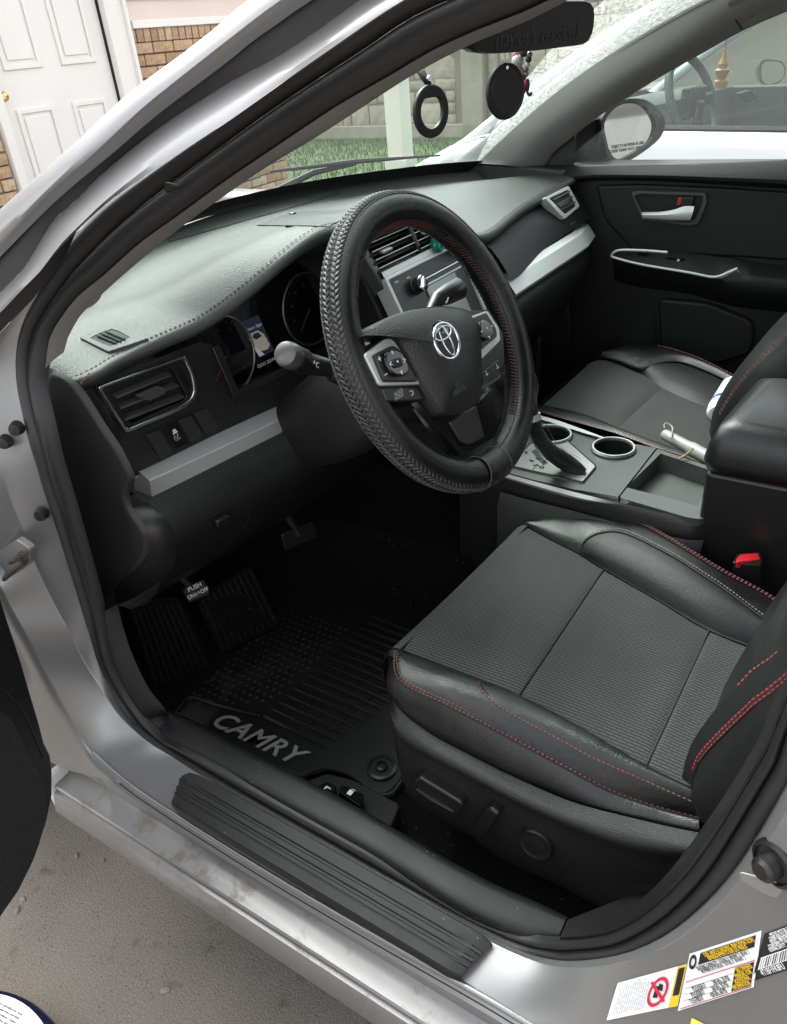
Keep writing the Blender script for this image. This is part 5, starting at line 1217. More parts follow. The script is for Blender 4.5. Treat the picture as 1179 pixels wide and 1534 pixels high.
# inner bolster
R4, R5, R6 = rs(r4, Ns), rs(r5, Ns), rs(r6, Ns)
r6 = atz([(800, 781, .602), (845, 766, .612), (885, 763, .62), (928, 773, .628), (969, 788, .632), (1016, 815, .632), (1084, 856, .625), (1152, 893, .615), (1179, 917, .612)])
R6 = rs(r6, Ns); R5 = [p.lerp(q, .5) for p, q in zip(R4, R6)]
ib = [[p.lerp(q, t) + V((0, 0, (.25 + .75 * min(1, i_ / 9)) * .014 * sin(pi * t ** .8) - (.003 if t == 0 else 0))) for i_, (p, q) in enumerate(zip(R4, R6))] for t in [i / 10 for i in range(11)]]
ib += [[p + V((.012, 0, -.012)) for p in R6], [p + V((.018, 0, -.05)) for p in R6], [p + V((.018, 0, -.2)) for p in R6]]
rbm = loft('bolster', ib, LEATHER, seat, raw=True, smooth=70)
RB = bvh_of(rbm)
arch = [(869, 826), (873, 815), (882, 806), (895, 800), (912, 797), (930, 798), (955, 807), (985, 822), (1016, 839), (1050, 861), (1084, 883), (1130, 917), (1179, 953)]
low = [(872, 829), (880, 834), (895, 843), (912, 853), (930, 864), (955, 879), (985, 896), (1016, 914), (1050, 934), (1084, 951), (1130, 967), (1165, 979), (1185, 985)]
ap = []
for (a_, b_) in zip(low, arch):
    col_ = [hit(a_[0] + (b_[0] - a_[0]) * t, a_[1] + (b_[1] - a_[1]) * t, .0022 * (1 - (2 * t - 1) ** 8) + .0004, RB) for t in [k / 6 for k in range(7)]]
    if None in col_: continue
    ap.append(col_)
if len(ap) > 3: loft('bolster_panel', ap, LEATHER_M, seat, raw=True, smooth=80)
ar_ = [p for p in (hit(u, v, .0012, RB) for u, v in arch) if p is not None]
tube('seam', rs(ar_, 50), .0018, DARK, seat, k=5)
ar2 = [p for p in (hit(u + 1, v - 4, .0012, RB) for u, v in arch) if p is not None]
stitch('stitching', rs(ar2, 60), mat('pale_thread', (0.22, 0.17, 0.15), .7), seat, pitch=.0055, ln=.004, w=.0009)
stitch('stitching', [p + V((0, 0, .0015)) for p in R6[10:]], REDDULL, seat, pitch=.0062, ln=.0046, w=.0009, offs=(-.001, .003))
# nose of the cushion (front roll), hidden edge facing the footwell
def nose_roll(nm, fr_, m): return loft(nm, [fr_, [p + V((0, .012, -.003)) for p in fr_], [p + V((0, .022, -.016)) for p in fr_], [p + V((0, .025, -.04)) for p in fr_], [p + V((0, .018, -.08)) for p in fr_], [p + V((0, -.03, -.16)) for p in fr_]], m, seat, n=24, cross=18, smooth=80)
nose_roll('cushion_front', [R1[0] + V((0, 0, -.003)), R1[0].lerp(R3[0], .5) + V((0, 0, .0045)), R3[0] + V((0, 0, -.003))], LEATHER)
nose_roll('cushion_front', [R3[0].lerp(R4[0], k / 6) + V((0, 0, -.004 * (1 - (k / 3 - 1) ** 2))) for k in range(7)], FAB)
nose_roll('cushion_front', [R4[0] + V((0, 0, -.003)), R4[0].lerp(R6[0], .5) + V((0, 0, .003)), R6[0]], LEATHER)
# plastic side shield
sh0 = atx([(586, 1032, .63), (600, 1062, .618), (640, 1096, .612), (702, 1130, .61), (779, 1168, .61), (860, 1202, .61), (950, 1226, .612), (1040, 1246, .615), (1090, 1250, .615)])
sh1 = atx([(584, 1062, .606), (597, 1098, .597), (628, 1120, .592), (702, 1160, .588), (779, 1200, .586), (860, 1235, .586), (950, 1265, .588), (1040, 1275, .592), (1100, 1262, .597)])
sh2 = atx([(587, 1085, .606), (602, 1115, .602), (628, 1133, .600), (702, 1172, .599), (779, 1213, .599), (860, 1252, .598), (950, 1285, .598), (1040, 1297, .60), (1110, 1280, .60)])
sh3 = atx([(604, 1172, .612), (624, 1206, .606), (667, 1234, .604), (702, 1251, .604), (748, 1286, .604), (825, 1320, .604), (925, 1366, .604), (1010, 1352, .604), (1100, 1330, .606)])
sh4 = [p + V((.03, 0, -.03)) for p in sh3]
shell = loft('side_shield', [sh0, sh1, sh2, [p.lerp(q, .5) for p, q in zip(rs(sh2, 30), rs(sh3, 30))], sh3, sh4], mat('shield_plastic', (0.014, 0.0138, 0.0138), .48, spec=.34, bump=.3, bscale=700, btype='voronoi', var=.05), seat, n=50, cross=30, smooth=70)
loft('shield_front', [rs([sh0[0], sh1[0], sh2[0], sh3[0], sh4[0]], 12), [p + V((.05, .012, 0)) for p in rs([sh0[0], sh1[0], sh2[0], sh3[0], sh4[0]], 12)], [p + V((.45, .0, 0)) for p in rs([sh0[0], sh1[0], sh2[0], sh3[0], sh4[0]], 12)]], PLASTIC_S, seat, raw=True, smooth=60)
# power seat switches
k1 = rounded(atx([(621, 1168, .585), (629, 1165, .585), (690, 1202, .585), (694, 1210, .585), (683, 1227, .585), (676, 1226, .585), (616, 1187, .585)]), .004)
ks = prism('slide_switch', k1, V((.02, 0, 0)), PLASTIC_S, seat, bevel=.004, seg=3)
tube('switch_ridge', atx([(624, 1182, .583), (650, 1198, .583), (679, 1215, .583)]), [.002, .0035, .002], PLASTIC_S, seat, k=6)
prism('recline_switch', rounded(atx([(728, 1213, .584), (735, 1211, .584), (747, 1220, .584), (746, 1226, .584), (728, 1252, .584), (718, 1254, .584), (709, 1247, .584), (712, 1236, .584)]), .004), V((.02, 0, 0)), PLASTIC_S, seat, bevel=.004, seg=3)
lm = at(800, 1271, x=.588)
lk = lathe('lumbar_switch', [(0.0235, 0), (0.0235, .006), (0.0215, .009), (0.0195, .008), (0.012, .0085), (0.004, .009)], lm + V((.012, 0, 0)), V((-1, 0, .15)), PLASTIC_S, seat, k=32)
# seat back
NBk = 24
e0 = rs([at(1036, 1172, x=.668), at(1048, 1125, x=.69), at(1070, 1080, x=.715), at(1098, 1040, x=.74), at(1135, 1000, x=.77), at(1179, 968, x=.80), V((.84, -.03, .85)), V((.85, -.10, 1.05))], NBk)
e1 = rs([at(1037, 1178, x=.655), at(1045, 1143, x=.655), at(1072, 1110, x=.655), at(1105, 1078, x=.655), at(1140, 1045, x=.657), at(1179, 1016, x=.66), V((.665, -.03, .90)), V((.67, -.10, 1.08))], NBk)
e2 = rs([at(1040, 1206, x=.632), at(1048, 1200, x=.618), at(1080, 1175, x=.61), at(1115, 1140, x=.608), at(1150, 1105, x=.608), at(1195, 1060, x=.61), V((.61, -.07, .90)), V((.62, -.14, 1.08))], NBk)
e3 = rs([at(1052, 1232, x=.63), at(1066, 1244, x=.612), at(1100, 1225, x=.606), at(1140, 1195, x=.604), at(1180, 1160, x=.604), at(1230, 1110, x=.606), V((.61, -.12, .90)), V((.62, -.19, 1.08))], NBk)
e4 = [p + V((.02, -.12, 0)) for p in e3]
em1 = [p + V((.25, -.015, .0)) for p in e0]
bk = loft('seat_back', [em1, [p.lerp(q, .4) + V((0, .006, 0)) for p, q in zip(e0, em1)], e0, [p.lerp(q, .5) + V((0, .012, .004)) for p, q in zip(e0, e1)], e1, [p.lerp(q, .5) + V((-.004, .002, 0)) for p, q in zip(e1, e2)], e2, [p.lerp(q, .5) + V((-.004, 0, 0)) for p, q in zip(e2, e3)], e3, e4], LEATHER_M, seat, raw=True, smooth=80)
stitch('stitching', [p + V((-.0005, .001, .002)) for p in e1[1:]], RED, seat, up=V((-.6, .6, .5)), pitch=.0065, ln=.005, w=.0012, offs=(-.002, .0025))
stitch('stitching', [p + V((0, .001, .002)) for p in e0[5:]], RED, seat, up=V((-.3, .8, .5)), pitch=.0065, ln=.005, w=.0009)
tube('seam', [p + V((-.003, 0, -.001)) for p in e1], .0015, DARK, seat, k=5)
# belt buckle
bq = [at(u, v, z=.634) for u, v in ((1097, 842), (1105, 829), (1138, 826), (1143, 836), (1140, 846), (1122, 845))]
bkl = prism('belt_buckle', rounded(bq, .004), V((.004, -.012, -.09)), PLASTIC_S, car, bevel=.003)
bq2 = [at(u, v, z=.637) for u, v in ((1103, 838), (1109, 830), (1136, 828), (1139, 837), (1104, 842))]
prism('release_button', rounded(bq2, .002), V((0, 0, -.012)), mat('buckle_red', (0.6, 0.015, 0.03), .35), bkl, bevel=.001)

# ------------------------------------------------------------------ passenger seat
pz = .63
q0 = atz([(800, 628, pz - .03), (830, 636, pz - .03), (880, 650, pz - .03), (940, 668, pz - .03), (1010, 692, pz - .03), (1080, 716, pz - .03)])
q1_ = atz([(806, 616, pz), (835, 625, pz), (880, 637, pz), (925, 650, pz - .002), (990, 674, pz - .005), (1075, 702, pz - .01)])
q3_ = atz([(812, 606, pz), (840, 612, pz), (880, 622, pz), (925, 640, pz), (990, 664, pz - .005), (1075, 690, pz - .01)])
q4_ = atz([(884, 541, pz + .01), (908, 537, pz + .015), (965, 560, pz + .015), (992, 578, pz + .012), (1030, 596, pz + .01), (1075, 612, pz + .005)])
q5_ = atz([(900, 533, pz + .02), (925, 540, pz + .022), (962, 552, pz + .024), (990, 543, pz + .03), (1020, 542, pz + .03), (1060, 556, pz + .028), (1105, 578, pz + .02)])
q6_ = atz([(905, 529, pz + .02), (930, 519, pz + .03), (965, 517, pz + .035), (1000, 522, pz + .035), (1045, 537, pz + .035), (1085, 556, pz + .03), (1115, 572, pz + .02)])
ps = loft('passenger_seat', [rs(q0, 30), rs(q1_, 30), [p.lerp(q, .5) + V((0, 0, .005)) for p, q in zip(rs(q1_, 30), rs(q3_, 30))], rs(q3_, 30)], LEATHER, car, raw=True, smooth=70)
g0 = frac(q3_, at(925, 640, z=pz)); g1_ = frac(q4_, at(992, 578, z=pz + .012))
FAB2 = fabric('seat_fabric_even', (0.014, 0.0145, 0.0145), (0.034, 0.035, 0.034), 0)  # same weave as the driver seat, with shade put into its colour
patch('seat_panel', cut(q3_, 0, g0), cut(q4_, 0, g1_), FAB2, ps, nu=20, nv=16, puff=.004, drop=.004)
patch('seat_panel', cut(q3_, g0, 1), cut(q4_, g1_, 1), FAB2, ps, nu=20, nv=16, puff=.0, drop=.004)
patch('bolster', q4_, q5_, LEATHER_M, ps, nu=30, nv=8, puff=.006, drop=.004)
Q5, Q6 = rs(q5_, 30), rs(q6_, 30)
loft('bolster', [[p.lerp(q, t) + V((0, 0, .008 * sin(pi * t))) for p, q in zip(Q5, Q6)] for t in [k / 6 for k in range(7)]] + [[p + V((.012, 0, -.015)) for p in Q6], [p + V((.015, 0, -.2)) for p in Q6]], LEATHER, ps, raw=True, smooth=70)
tube('seam', [p + V((0, 0, .0)) for p in Q5[6:]], .0018, DARK, ps, k=5)
stitch('stitching', [p + V((0, 0, .0015)) for p in Q6[10:]], REDDULL, ps, pitch=.008, ln=.006, w=.0011)
stitch('stitching', [p + V((0, 0, .0035)) for p in rs(q1_, 40)], REDDULL, ps, pitch=.007, ln=.005, w=.0011, offs=(0, .005))
pfr = rs([rs(q1_, 30)[0], rs(q3_, 30)[0], rs(q3_, 30)[0].lerp(rs(q4_, 30)[0], .5), rs(q4_, 30)[0], Q5[0], Q6[0]], 30)
loft('cushion_front', [pfr, [p + V((0, .02, -.012)) for p in pfr], [p + V((0, .03, -.05)) for p in pfr], [p + V((0, 0, -.2)) for p in pfr]], LEATHER, ps, n=30, cross=10)
# its backrest
pb0 = rs([at(1076, 690, x=1.39), at(1068, 660, x=1.385), at(1071, 638, x=1.385), at(1084, 611, x=1.385), at(1111, 570, x=1.388), at(1139, 539, x=1.39), at(1185, 492, x=1.395), V((1.40, .02, 1.12))], 24)
pb1 = [p + V((.22, .01, .0)) for p in pb0]; pbm = [p + V((-.03, -.06, 0)) for p in pb0]
loft('seat_back', [pb1, [p + V((.06, .018, 0)) for p in pb0], [p + V((.025, .012, 0)) for p in pb0], pb0, [p + V((-.018, -.02, 0)) for p in pb0], pbm, [p + V((0, -.14, 0)) for p in pbm]], LEATHER_M, ps, raw=True, smooth=80)
stitch('stitching', [p + V((-.004, .001, .003)) for p in pb0[4:]], REDDULL, ps, up=V((-.6, .5, .6)), pitch=.008, ln=.006, w=.0013, offs=(0, .004))

# ------------------------------------------------------------------ centre console
cz = .66
def cz_(pts, z=cz): return [at(u, v, z=z) for u, v in pts]
side = cz_([(690, 690), (745, 706), (800, 721), (860, 735), (926, 752), (1000, 770), (1040, 778), (1062, 778)])
con = loft('center_console', [side, [p + V((-.006, 0, -.012)) for p in side], [p + V((-.008, 0, -.05)) for p in side], [p + V((-.015, 0, -.20)) for p in side], [p + V((-.02, 0, -.40)) for p in side]], PLASTIC_S, car, n=40)
far = cz_([(700, 612), (760, 614), (805, 623), (860, 640), (900, 655), (983, 671), (1080, 703)])
loft('console_far_side', [far, [p + V((.008, 0, -.02)) for p in far], [p + V((.01, 0, -.4)) for p in far]], PLASTIC_S, con, n=30)
# gear plate with cup holders: polygon with holes punched as rings
top_o = cz_([(690, 690), (745, 704), (800, 719), (860, 733), (926, 744), (983, 671), (900, 656), (860, 641), (805, 624), (700, 612)])
plate = prism('gear_plate', top_o, V((0, 0, -.012)), CONSOLE, con, bevel=.004)
loft('trim_strip', [cz_([(735, 703), (800, 721), (860, 737), (905, 748), (935, 756)], cz + .004), cz_([(738, 709), (800, 727), (860, 744), (905, 753), (936, 757)], cz - .002), cz_([(741, 713), (800, 731), (860, 747), (905, 755), (936, 758)], cz - .012)], SATIN, con, n=24)
loft('trim_strip', [cz_([(790, 618), (830, 628), (870, 642), (905, 655)], cz + .004), cz_([(792, 623), (830, 634), (870, 647), (905, 657)], cz + .006)], SATIN, con, n=20)
def cup(u, v, r, nm='cup_holder'):
    c = at(u, v, z=cz + .002)
    o = tube(nm, [c + V((r * 1.06 * cos(a), r * 1.06 * sin(a), .0)) for a in [2 * pi * i / 36 for i in range(36)]], .0035, CONSOLE, con, k=8, closed=True)
    ct_ = lathe('cutter', [(r, .02), (r, -.03)], c, UZ, None, None, k=36); carve(plate, ct_)
    lathe('cup_wall', [(.001, -.075), (r * .86, -.072), (r * .98, .001), (r * 1.01, .001)], c, UZ, mat('cup_black', (0.010, 0.010, 0.011), .45), o, k=36, top=False)
    tube('cup_rim', [c + V((r * 1.03 * cos(a), r * 1.03 * sin(a), .0045)) for a in [2 * pi * i / 36 for i in range(36)]], .0016, SATIN, o, k=6, closed=True)
    return o
cup(826, 652, .036); cup(919, 672, .036)
# gate panel, boot and lever
gq = cz_([(766, 698), (794, 664), (850, 660), (893, 698), (873, 722)], cz + .003)
gp_ = prism('gate_panel', rounded(gq, .004), V((0, 0, -.004)), mat('gate_gloss', (0.34, 0.345, 0.335), .18, .55), con, bevel=.001)
tube('gate_border', rounded(gq, .004), .0014, DARK, con, k=5, closed=True)
for s_, u, v in (('P', 789, 678), ('R', 797, 690), ('N', 803, 697), ('D', 812, 700), ('S', 806, 687), ('+', 816, 692), ('–', 799, 702)):
    text('lettering', s_, at(u, v, z=cz + .0045), V((.9, -.4, 0)), V((.4, .9, 0)), .012, GLOSSBLK, gp_)
prism('gate_slot', rounded(cz_([(796, 676), (803, 672), (822, 692), (814, 697)], cz + .0035), .002), V((0, 0, -.001)), DARK, gp_, bevel=0)
bt = [at(876, 708, z=cz + .004), at(850, 694, z=cz + .018), at(822, 676, z=cz + .05), at(805, 650, z=cz + .095), at(798, 625, z=cz + .13)]
BOOT = mat('boot_leather', (0.014, 0.0135, 0.014), .33, bump=.8, bscale=45, var=.1)
boot = tube('shift_boot', rs(bt, 16), [lin([(0, .007), (.12, .014), (.3, .0165), (.55, .0145), (.8, .012), (1, .0115)], i / 15) * (1 + .05 * (i % 2)) for i in range(16)], BOOT, con, k=14)
stitch('stitching', [p + V((.004, -.014, .014)) for p in rs(bt, 30)][4:26], REDDULL, con, up=V((0, -.7, .7)), pitch=.006, ln=.0045, w=.0008)
tube('lever_collar', [at(799, 630, z=cz + .126), at(797, 621, z=cz + .136)], .0138, SATIN, con, k=16)
kb_ = [at(797, 620, z=cz + .137), at(793, 600, z=cz + .165), at(790, 580, z=cz + .20), at(785, 555, z=cz + .225)]
tube('shift_knob', rs(kb_, 12), [lin([(0, .011), (.4, .013), (.75, .018), (.95, .016), (1, .008)], i / 11) for i in range(12)], LEATHER, con, k=16)
# storage tray
to_ = rounded(cz_([(928, 745), (985, 672), (1079, 704), (1066, 772), (1050, 778), (1030, 775)], cz + .004), .006)
ti_ = rounded(cz_([(938, 730), (990, 679), (1072, 707), (1046, 757), (1040, 757), (1036, 755)], cz + .004), .004)
tray = ring('storage_tray', to_, ti_, V((0, 0, -.05)), CONSOLE, con, bevel=.004, seg=3)
tin = rounded(cz_([(938, 730), (990, 679), (1072, 707), (1046, 757), (1040, 757), (1036, 755)], cz - .028), .004)
cti = sum(ti_, V()) / len(ti_)
prism('tray_floor', [cti + (p - cti) * 1.06 + V((0, 0, -.034)) for p in ti_], V((0, 0, -.003)), mat('tray_rubber', (0.05, 0.052, 0.05), .6, var=.15, vscale=18), tray, bevel=0)
tf_ = cz_([(1010, 713), (1014, 700), (1042, 706), (1040, 716)], cz)
# armrest box
aq = [V((1.10, .195, 0)), V((1.33, .175, 0)), V((1.34, -.45, 0)), V((1.10, -.45, 0))]
abox = prism('armrest_box', rounded([V((p.x, p.y, .745)) for p in aq], .012), V((0, 0, -.30)), PLASTIC_S, con, bevel=.006)
AR = []
for z, gr in ((.745, -.004), (.75, .004), (.765, .008), (.79, .004), (.806, -.006), (.815, -.025)):
    AR.append(rounded([V((1.22 + (p.x - 1.22) * (1 + gr / .12), p.y + (gr if p.y > 0 else 0), z + (.012 if p.y > 0 and z > .8 else 0))) for p in aq], .025, 5))
vs = [p for r in AR for p in r]; nA = len(AR[0])
mesh('armrest_lid', vs, grid_faces(len(AR), nA, False, True) + [tuple(range((len(AR) - 1) * nA, len(AR) * nA))], mat('armrest_vinyl', (0.010, 0.0105, 0.011), .33, bump=.15, bscale=900, btype='voronoi'), con, smooth=70)
# lower console flank toward the driver
loft('console_flank', [[p + V((-.016, 0, -.03)) for p in rs(side, 20)][4:], [p + V((-.03, 0, -.05)) for p in rs(side, 20)][4:], [p + V((-.035, 0, -.36)) for p in rs(side, 20)][4:]], PLASTIC, con, raw=True)
ext_ = [V((1.085, .40, .60)), V((1.085, -.4, .63))]
box('console_skirt', (1.135, -.10, .50), (.05, .60, .20), PLASTIC_S, con, bevel=.01)

# ------------------------------------------------------------------ far side: door, pillar, mirror
XD = 1.93
def dx(pts, off=0.0): return [at(u, v, x=XD - off) for u, v in pts]
DOORPL = mat('door_plastic', (0.009, 0.0093, 0.0095), .48, spec=.35, bump=.3, bscale=500, btype='voronoi', var=.06)
zb = 1.04
door_p = [V((XD, .86, 1.02)), V((XD, .80, zb)), V((XD, -.5, 1.05)), V((XD, -.5, .28)), V((XD, 1.2, .28)), V((XD, 1.1, .8))]
pdoor = prism('passenger_door', door_p, V((.10, 0, 0)), DOORPL, car, bevel=.01)
# soft upper ledge
led = dx([(838, 262), (852, 252), (900, 250), (1000, 249), (1100, 246), (1179, 242), (1300, 234)], 0); led2 = dx([(830, 270), (856, 266), (900, 263), (1000, 264), (1100, 268), (1179, 272), (1300, 280)], .035); led3 = dx([(834, 280), (860, 274), (900, 270), (1000, 272), (1100, 278), (1179, 283), (1300, 293)], .012)
loft('door_ledge', [[p + V((.03, 0, 0)) for p in led], led, led2, led3], mat('ledge_vinyl', (0.010, 0.0102, 0.0105), .7, spec=.2, bump=.2, bscale=700, btype='voronoi', var=.06), pdoor, n=40, cross=14)
# recessed upper panel with raised rim
up_ = rounded(dx([(892, 278), (960, 276), (1080, 281), (1300, 296), (1300, 400), (1110, 386), (950, 378), (905, 330)], .008), .012)
prism('upper_panel', up_, V((.02, 0, 0)), LEATHER_M, pdoor, bevel=.006, seg=3)
ho = rounded(dx([(945, 288), (958, 286), (1058, 289), (1059, 305), (1046, 336), (1032, 339), (962, 330)], .016), .006); hi = rounded(dx([(950, 294), (960, 291), (1052, 294), (1052, 306), (1040, 330), (1030, 333), (966, 325)], .016), .006)
hs_ = ring('handle_bezel', ho, hi, V((.03, 0, 0)), mat('handle_bezel_grey', (0.045, 0.046, 0.045), .45), pdoor, bevel=.002)
prism('handle_cup', rounded(dx([(947, 290), (1056, 291), (1044, 336), (964, 328)], -.002), .006), V((.01, 0, 0)), DARK, hs_, bevel=0)
prism('lock_tab', rounded(dx([(1018, 296), (1040, 295), (1036, 308), (1016, 309)], .018), .002), V((.012, 0, 0)), PLASTIC_S, hs_, bevel=.002)
prism('lock_flag', dx([(1016, 296), (1022, 296), (1019, 307), (1014, 308)], .019), V((.004, 0, 0)), mat('lock_red', (0.3, 0.02, 0.015), .5), hs_, bevel=.0005)
hl = [dx([(961, 318), (990, 317), (1010, 314), (1025, 309), (1040, 309)], .03), dx([(962, 322), (990, 322), (1012, 321), (1028, 320), (1038, 318)], .036), dx([(963, 327), (990, 329), (1015, 330), (1030, 330), (1034, 330)], .03), dx([(966, 327), (990, 328), (1015, 329), (1028, 329), (1032, 329)], .012)]
loft('door_handle', hl, SATIN, hs_, n=20, cross=10)
# armrest with switches and satin strip
ar0 = dx([(915, 382), (930, 376), (1000, 379), (1080, 391), (1105, 398)], .012)
ar_top = [at(u, v, x=XD - .012) for u, v in ((918, 380), (940, 374), (1010, 376), (1085, 386), (1112, 412), (1090, 416))]
arm = loft('door_armrest', [dx([(916, 378), (960, 373), (1030, 375), (1090, 384), (1130, 392), (1300, 415)], .0), dx([(917, 384), (958, 391), (1030, 403), (1072, 414), (1120, 414), (1300, 432)], .055), dx([(918, 388), (958, 396), (1030, 408), (1072, 418), (1120, 424), (1300, 445)], .06), dx([(919, 400), (958, 409), (1030, 421), (1072, 430), (1120, 440), (1300, 460)], .05), dx([(920, 420), (958, 430), (1030, 440), (1072, 452), (1120, 462), (1300, 480)], .0)], DOORPL, pdoor, n=40, smooth=50)
tube('trim_strip', rs(dx([(1000, 378), (960, 375), (928, 375), (918, 380), (918, 385), (960, 396), (1030, 408), (1068, 415), (1085, 411), (1105, 402)], .062), 60), .0032, SATIN, pdoor, k=8)
loft('pull_cup_trim', [dx([(1050, 412), (1072, 414), (1095, 403), (1104, 401)], .06), dx([(1060, 416), (1080, 417), (1105, 405), (1112, 416)], .058)], SATIN, pdoor, n=12)
for px in ([(953, 383), (958, 377), (970, 378), (966, 385)], [(997, 391), (1001, 384), (1025, 388), (1018, 395)]):
    q = dx(px, .035); b_ = prism('window_switch', rounded(q, .002), V((.01, 0, 0)), GLOSSBLK, pdoor, bevel=.0015)
dot = dx([(1016, 390)], .042)[0]; lathe('switch_light', [(.003, 0), (.002, .001)], dot, V((-1, 0, 0)), WHITEINK, pdoor, k=8)
# speaker and pocket
so_ = dx([(962, 448), (975, 455), (981, 480), (980, 520), (970, 545), (950, 550), (935, 535), (932, 500), (940, 465)], .004)
dome('speaker_grille', rs(so_, 30, True), V((-1, 0, 0)), .008, mat('speaker_cloth', (0.006, 0.006, 0.0065), .9, bump=.8, bscale=700), pdoor)
prism('door_pocket', rounded(dx([(985, 448), (1060, 455), (1128, 482), (1126, 530), (1075, 545), (990, 545)], .02), .02), V((.03, 0, 0)), DOORPL, pdoor, bevel=.006)
# far footwell kick panel
prism('kick_panel', [V((1.90, .80, .86)), V((1.90, 1.3, .86)), V((1.88, 1.3, .3)), V((1.88, .80, .3))], V((.03, 0, 0)), PLASTIC, car, bevel=.01)

# far front pillar trim
fa = [(680, 243), (690, 238), (720, 215), (760, 181), (820, 131), (880, 86), (940, 41), (1000, -6), (1060, -50)]
fm_ = [(752, 247), (765, 243), (800, 206), (850, 168), (900, 133), (960, 95), (1020, 55), (1080, 12), (1140, -25)]
fb = [(808, 254), (812, 250), (823, 231), (847, 210), (891, 176), (969, 125), (1040, 84), (1111, 44), (1179, 14)]
def farp(pts, dxx): return [at(u, v, f=(V((XD - dxx, 0, 1.04)), V((1, 0, .30)))) for u, v in pts]
loft('pillar_trim', [farp(fa, -.03), farp(fa, .0), farp(fm_, .035), farp(fb, .0), [p + V((.03, 0, 0)) for p in farp(fb, 0)]], GREYTRIM, car, n=40, cross=22, smooth=70)
tube('trim_joint', farp([(1084, -2), (1094, 20), (1112, 44)], .02), .0015, DARK, car, k=5)
loft('header_trim', [farp([(1112, 43), (1179, 13), (1300, -40)], .004), farp([(1090, 5), (1150, -25), (1300, -90)], .04)], GREYTRIM, car, n=10)
# mirror triangle and glass
tri = dx([(812, 256), (815, 243), (835, 222), (858, 200), (862, 196), (858, 252)], -.012)
prism('mirror_sail', tri, V((.012, 0, 0)), PLASTIC_S, car, bevel=.002)
GLS = glass('side_glass', (0.86, 0.92, 0.90), lambda nt: DUST(nt, .03, .16), .8)
# passenger window glass and outside mirror
gw = [V((XD + .015, .80, 1.03)), V((XD + .015, -.4, 1.03)), V((XD - .085, -.4, 1.36)), V((XD - .085, .30, 1.36)), V((XD - .045, .52, 1.23))]
mesh('door_glass', gw, [(0, 1, 2, 3, 4)], GLS, car)
tube('window_seal', rs([V((XD + .01, .80, 1.032)), V((XD + .01, .3, 1.042)), V((XD + .01, -.4, 1.045))], 12), .006, RUBBER, car, k=6)
MN = V((-.55, -.83, .06)).normalized(); MP = at(945, 196, x=2.10)
def mp_(pts, off=0.0): return [at(u, v, f=(MP + MN * off, MN)) for u, v in pts]
hs_px = [(905, 172), (918, 157), (933, 149), (952, 147), (969, 150), (986, 163), (996, 183), (991, 204), (969, 224), (942, 241), (924, 245), (912, 240), (905, 215), (901, 190)]
mir = dome('outside_mirror', rs(mp_(hs_px, .006), 40, True), -MN, .09, PLASTIC_S, car, rings=8, power=2.5, smooth=70)
ring('mirror_lip', rs(mp_(hs_px, .012), 40, True), rs(mp_([(909, 176), (920, 163), (933, 156), (951, 155), (967, 161), (980, 180), (981, 196), (972, 214), (949, 229), (930, 238), (920, 236), (913, 225), (909, 210), (905, 190)], .012), 40, True), -MN * .02, PLASTIC_S, mir, bevel=.002)
mg_px = [(909, 176), (920, 163), (933, 156), (951, 155), (967, 161), (980, 180), (981, 196), (972, 214), (949, 229), (930, 238), (920, 236), (913, 225), (909, 210), (905, 190)]
mg = prism('mirror_glass', rs(mp_(mg_px, .004), 30, True), -MN * .003, mat('mirror', (0.80, 0.79, 0.75), .03, 1.0), mir, bevel=0)
mex = (mp_([(960, 214)])[0] - mp_([(925, 219)])[0]).normalized(); mey = MN.cross(mex); mey = mey if mey.z > 0 else -mey
text('lettering', 'OBJECTS IN MIRROR ARE', mp_([(941, 217)], .005)[0], mex, mey, .0105, mat('etched', (0.12, 0.12, 0.11), .6), mir, sx=.85); text('lettering', 'CLOSER THAN THEY APPEAR', mp_([(939, 224)], .005)[0], mex, mey, .0105, mat('etched', (0, 0, 0)), mir, sx=.85)
loft('mirror_arm', [[at(u, v, x=1.99) for u, v in ((858, 246), (860, 215), (866, 196), (880, 182))], [at(u, v, x=2.04) for u, v in ((895, 250), (905, 225), (906, 200), (908, 176))], [at(u, v, x=2.06) for u, v in ((915, 246), (915, 225), (914, 200), (914, 176))]], PLASTIC_S, mir, n=16, cross=8)

# inside mirror
RN = V((-.35, -.93, -.08)).normalized(); RP = at(800, 42, x=1.2)
def rp(pts, off=0.0): return [at(u, v, f=(RP + RN * off, RN)) for u, v in pts]
rv_px = [(703, 62), (707, 74), (716, 79), (740, 81), (800, 77), (850, 71), (875, 67), (886, 59), (892, 40), (893, 13), (887, 3), (872, 0), (800, 2), (730, 14), (708, 30)]
rvm = prism('rearview_mirror', rs(rp(rv_px), 50, True), -RN * .03, PLASTIC_S, car, bevel=.008, seg=3)
c_ = sum(rp(rv_px), V()) / len(rv_px)
prism('mirror_glass', [c_ + (p - c_) * .955 + RN * .001 for p in rs(rp(rv_px), 50, True)], -RN * .002, mat('mirror_dim', (0.006, 0.007, 0.009), .25, .0, spec=.25), rvm, bevel=0)
tube('mirror_stem', [c_ - RN * .02, c_ - RN * .07 + V((0, 0, .05))], .012, PLASTIC_S, rvm, k=10)
rex = (rp([(850, 50)])[0] - rp([(760, 60)])[0]).normalized(); rey = RN.cross(rex); rey = rey if rey.z > 0 else -rey
text('lettering', "(taylor's version)", rp([(806, 53)], .0016)[0], rex, rey, .030, mat('decal_faint', (0.035, 0.028, 0.026), .5), rvm, shear=.2, sx=.82)

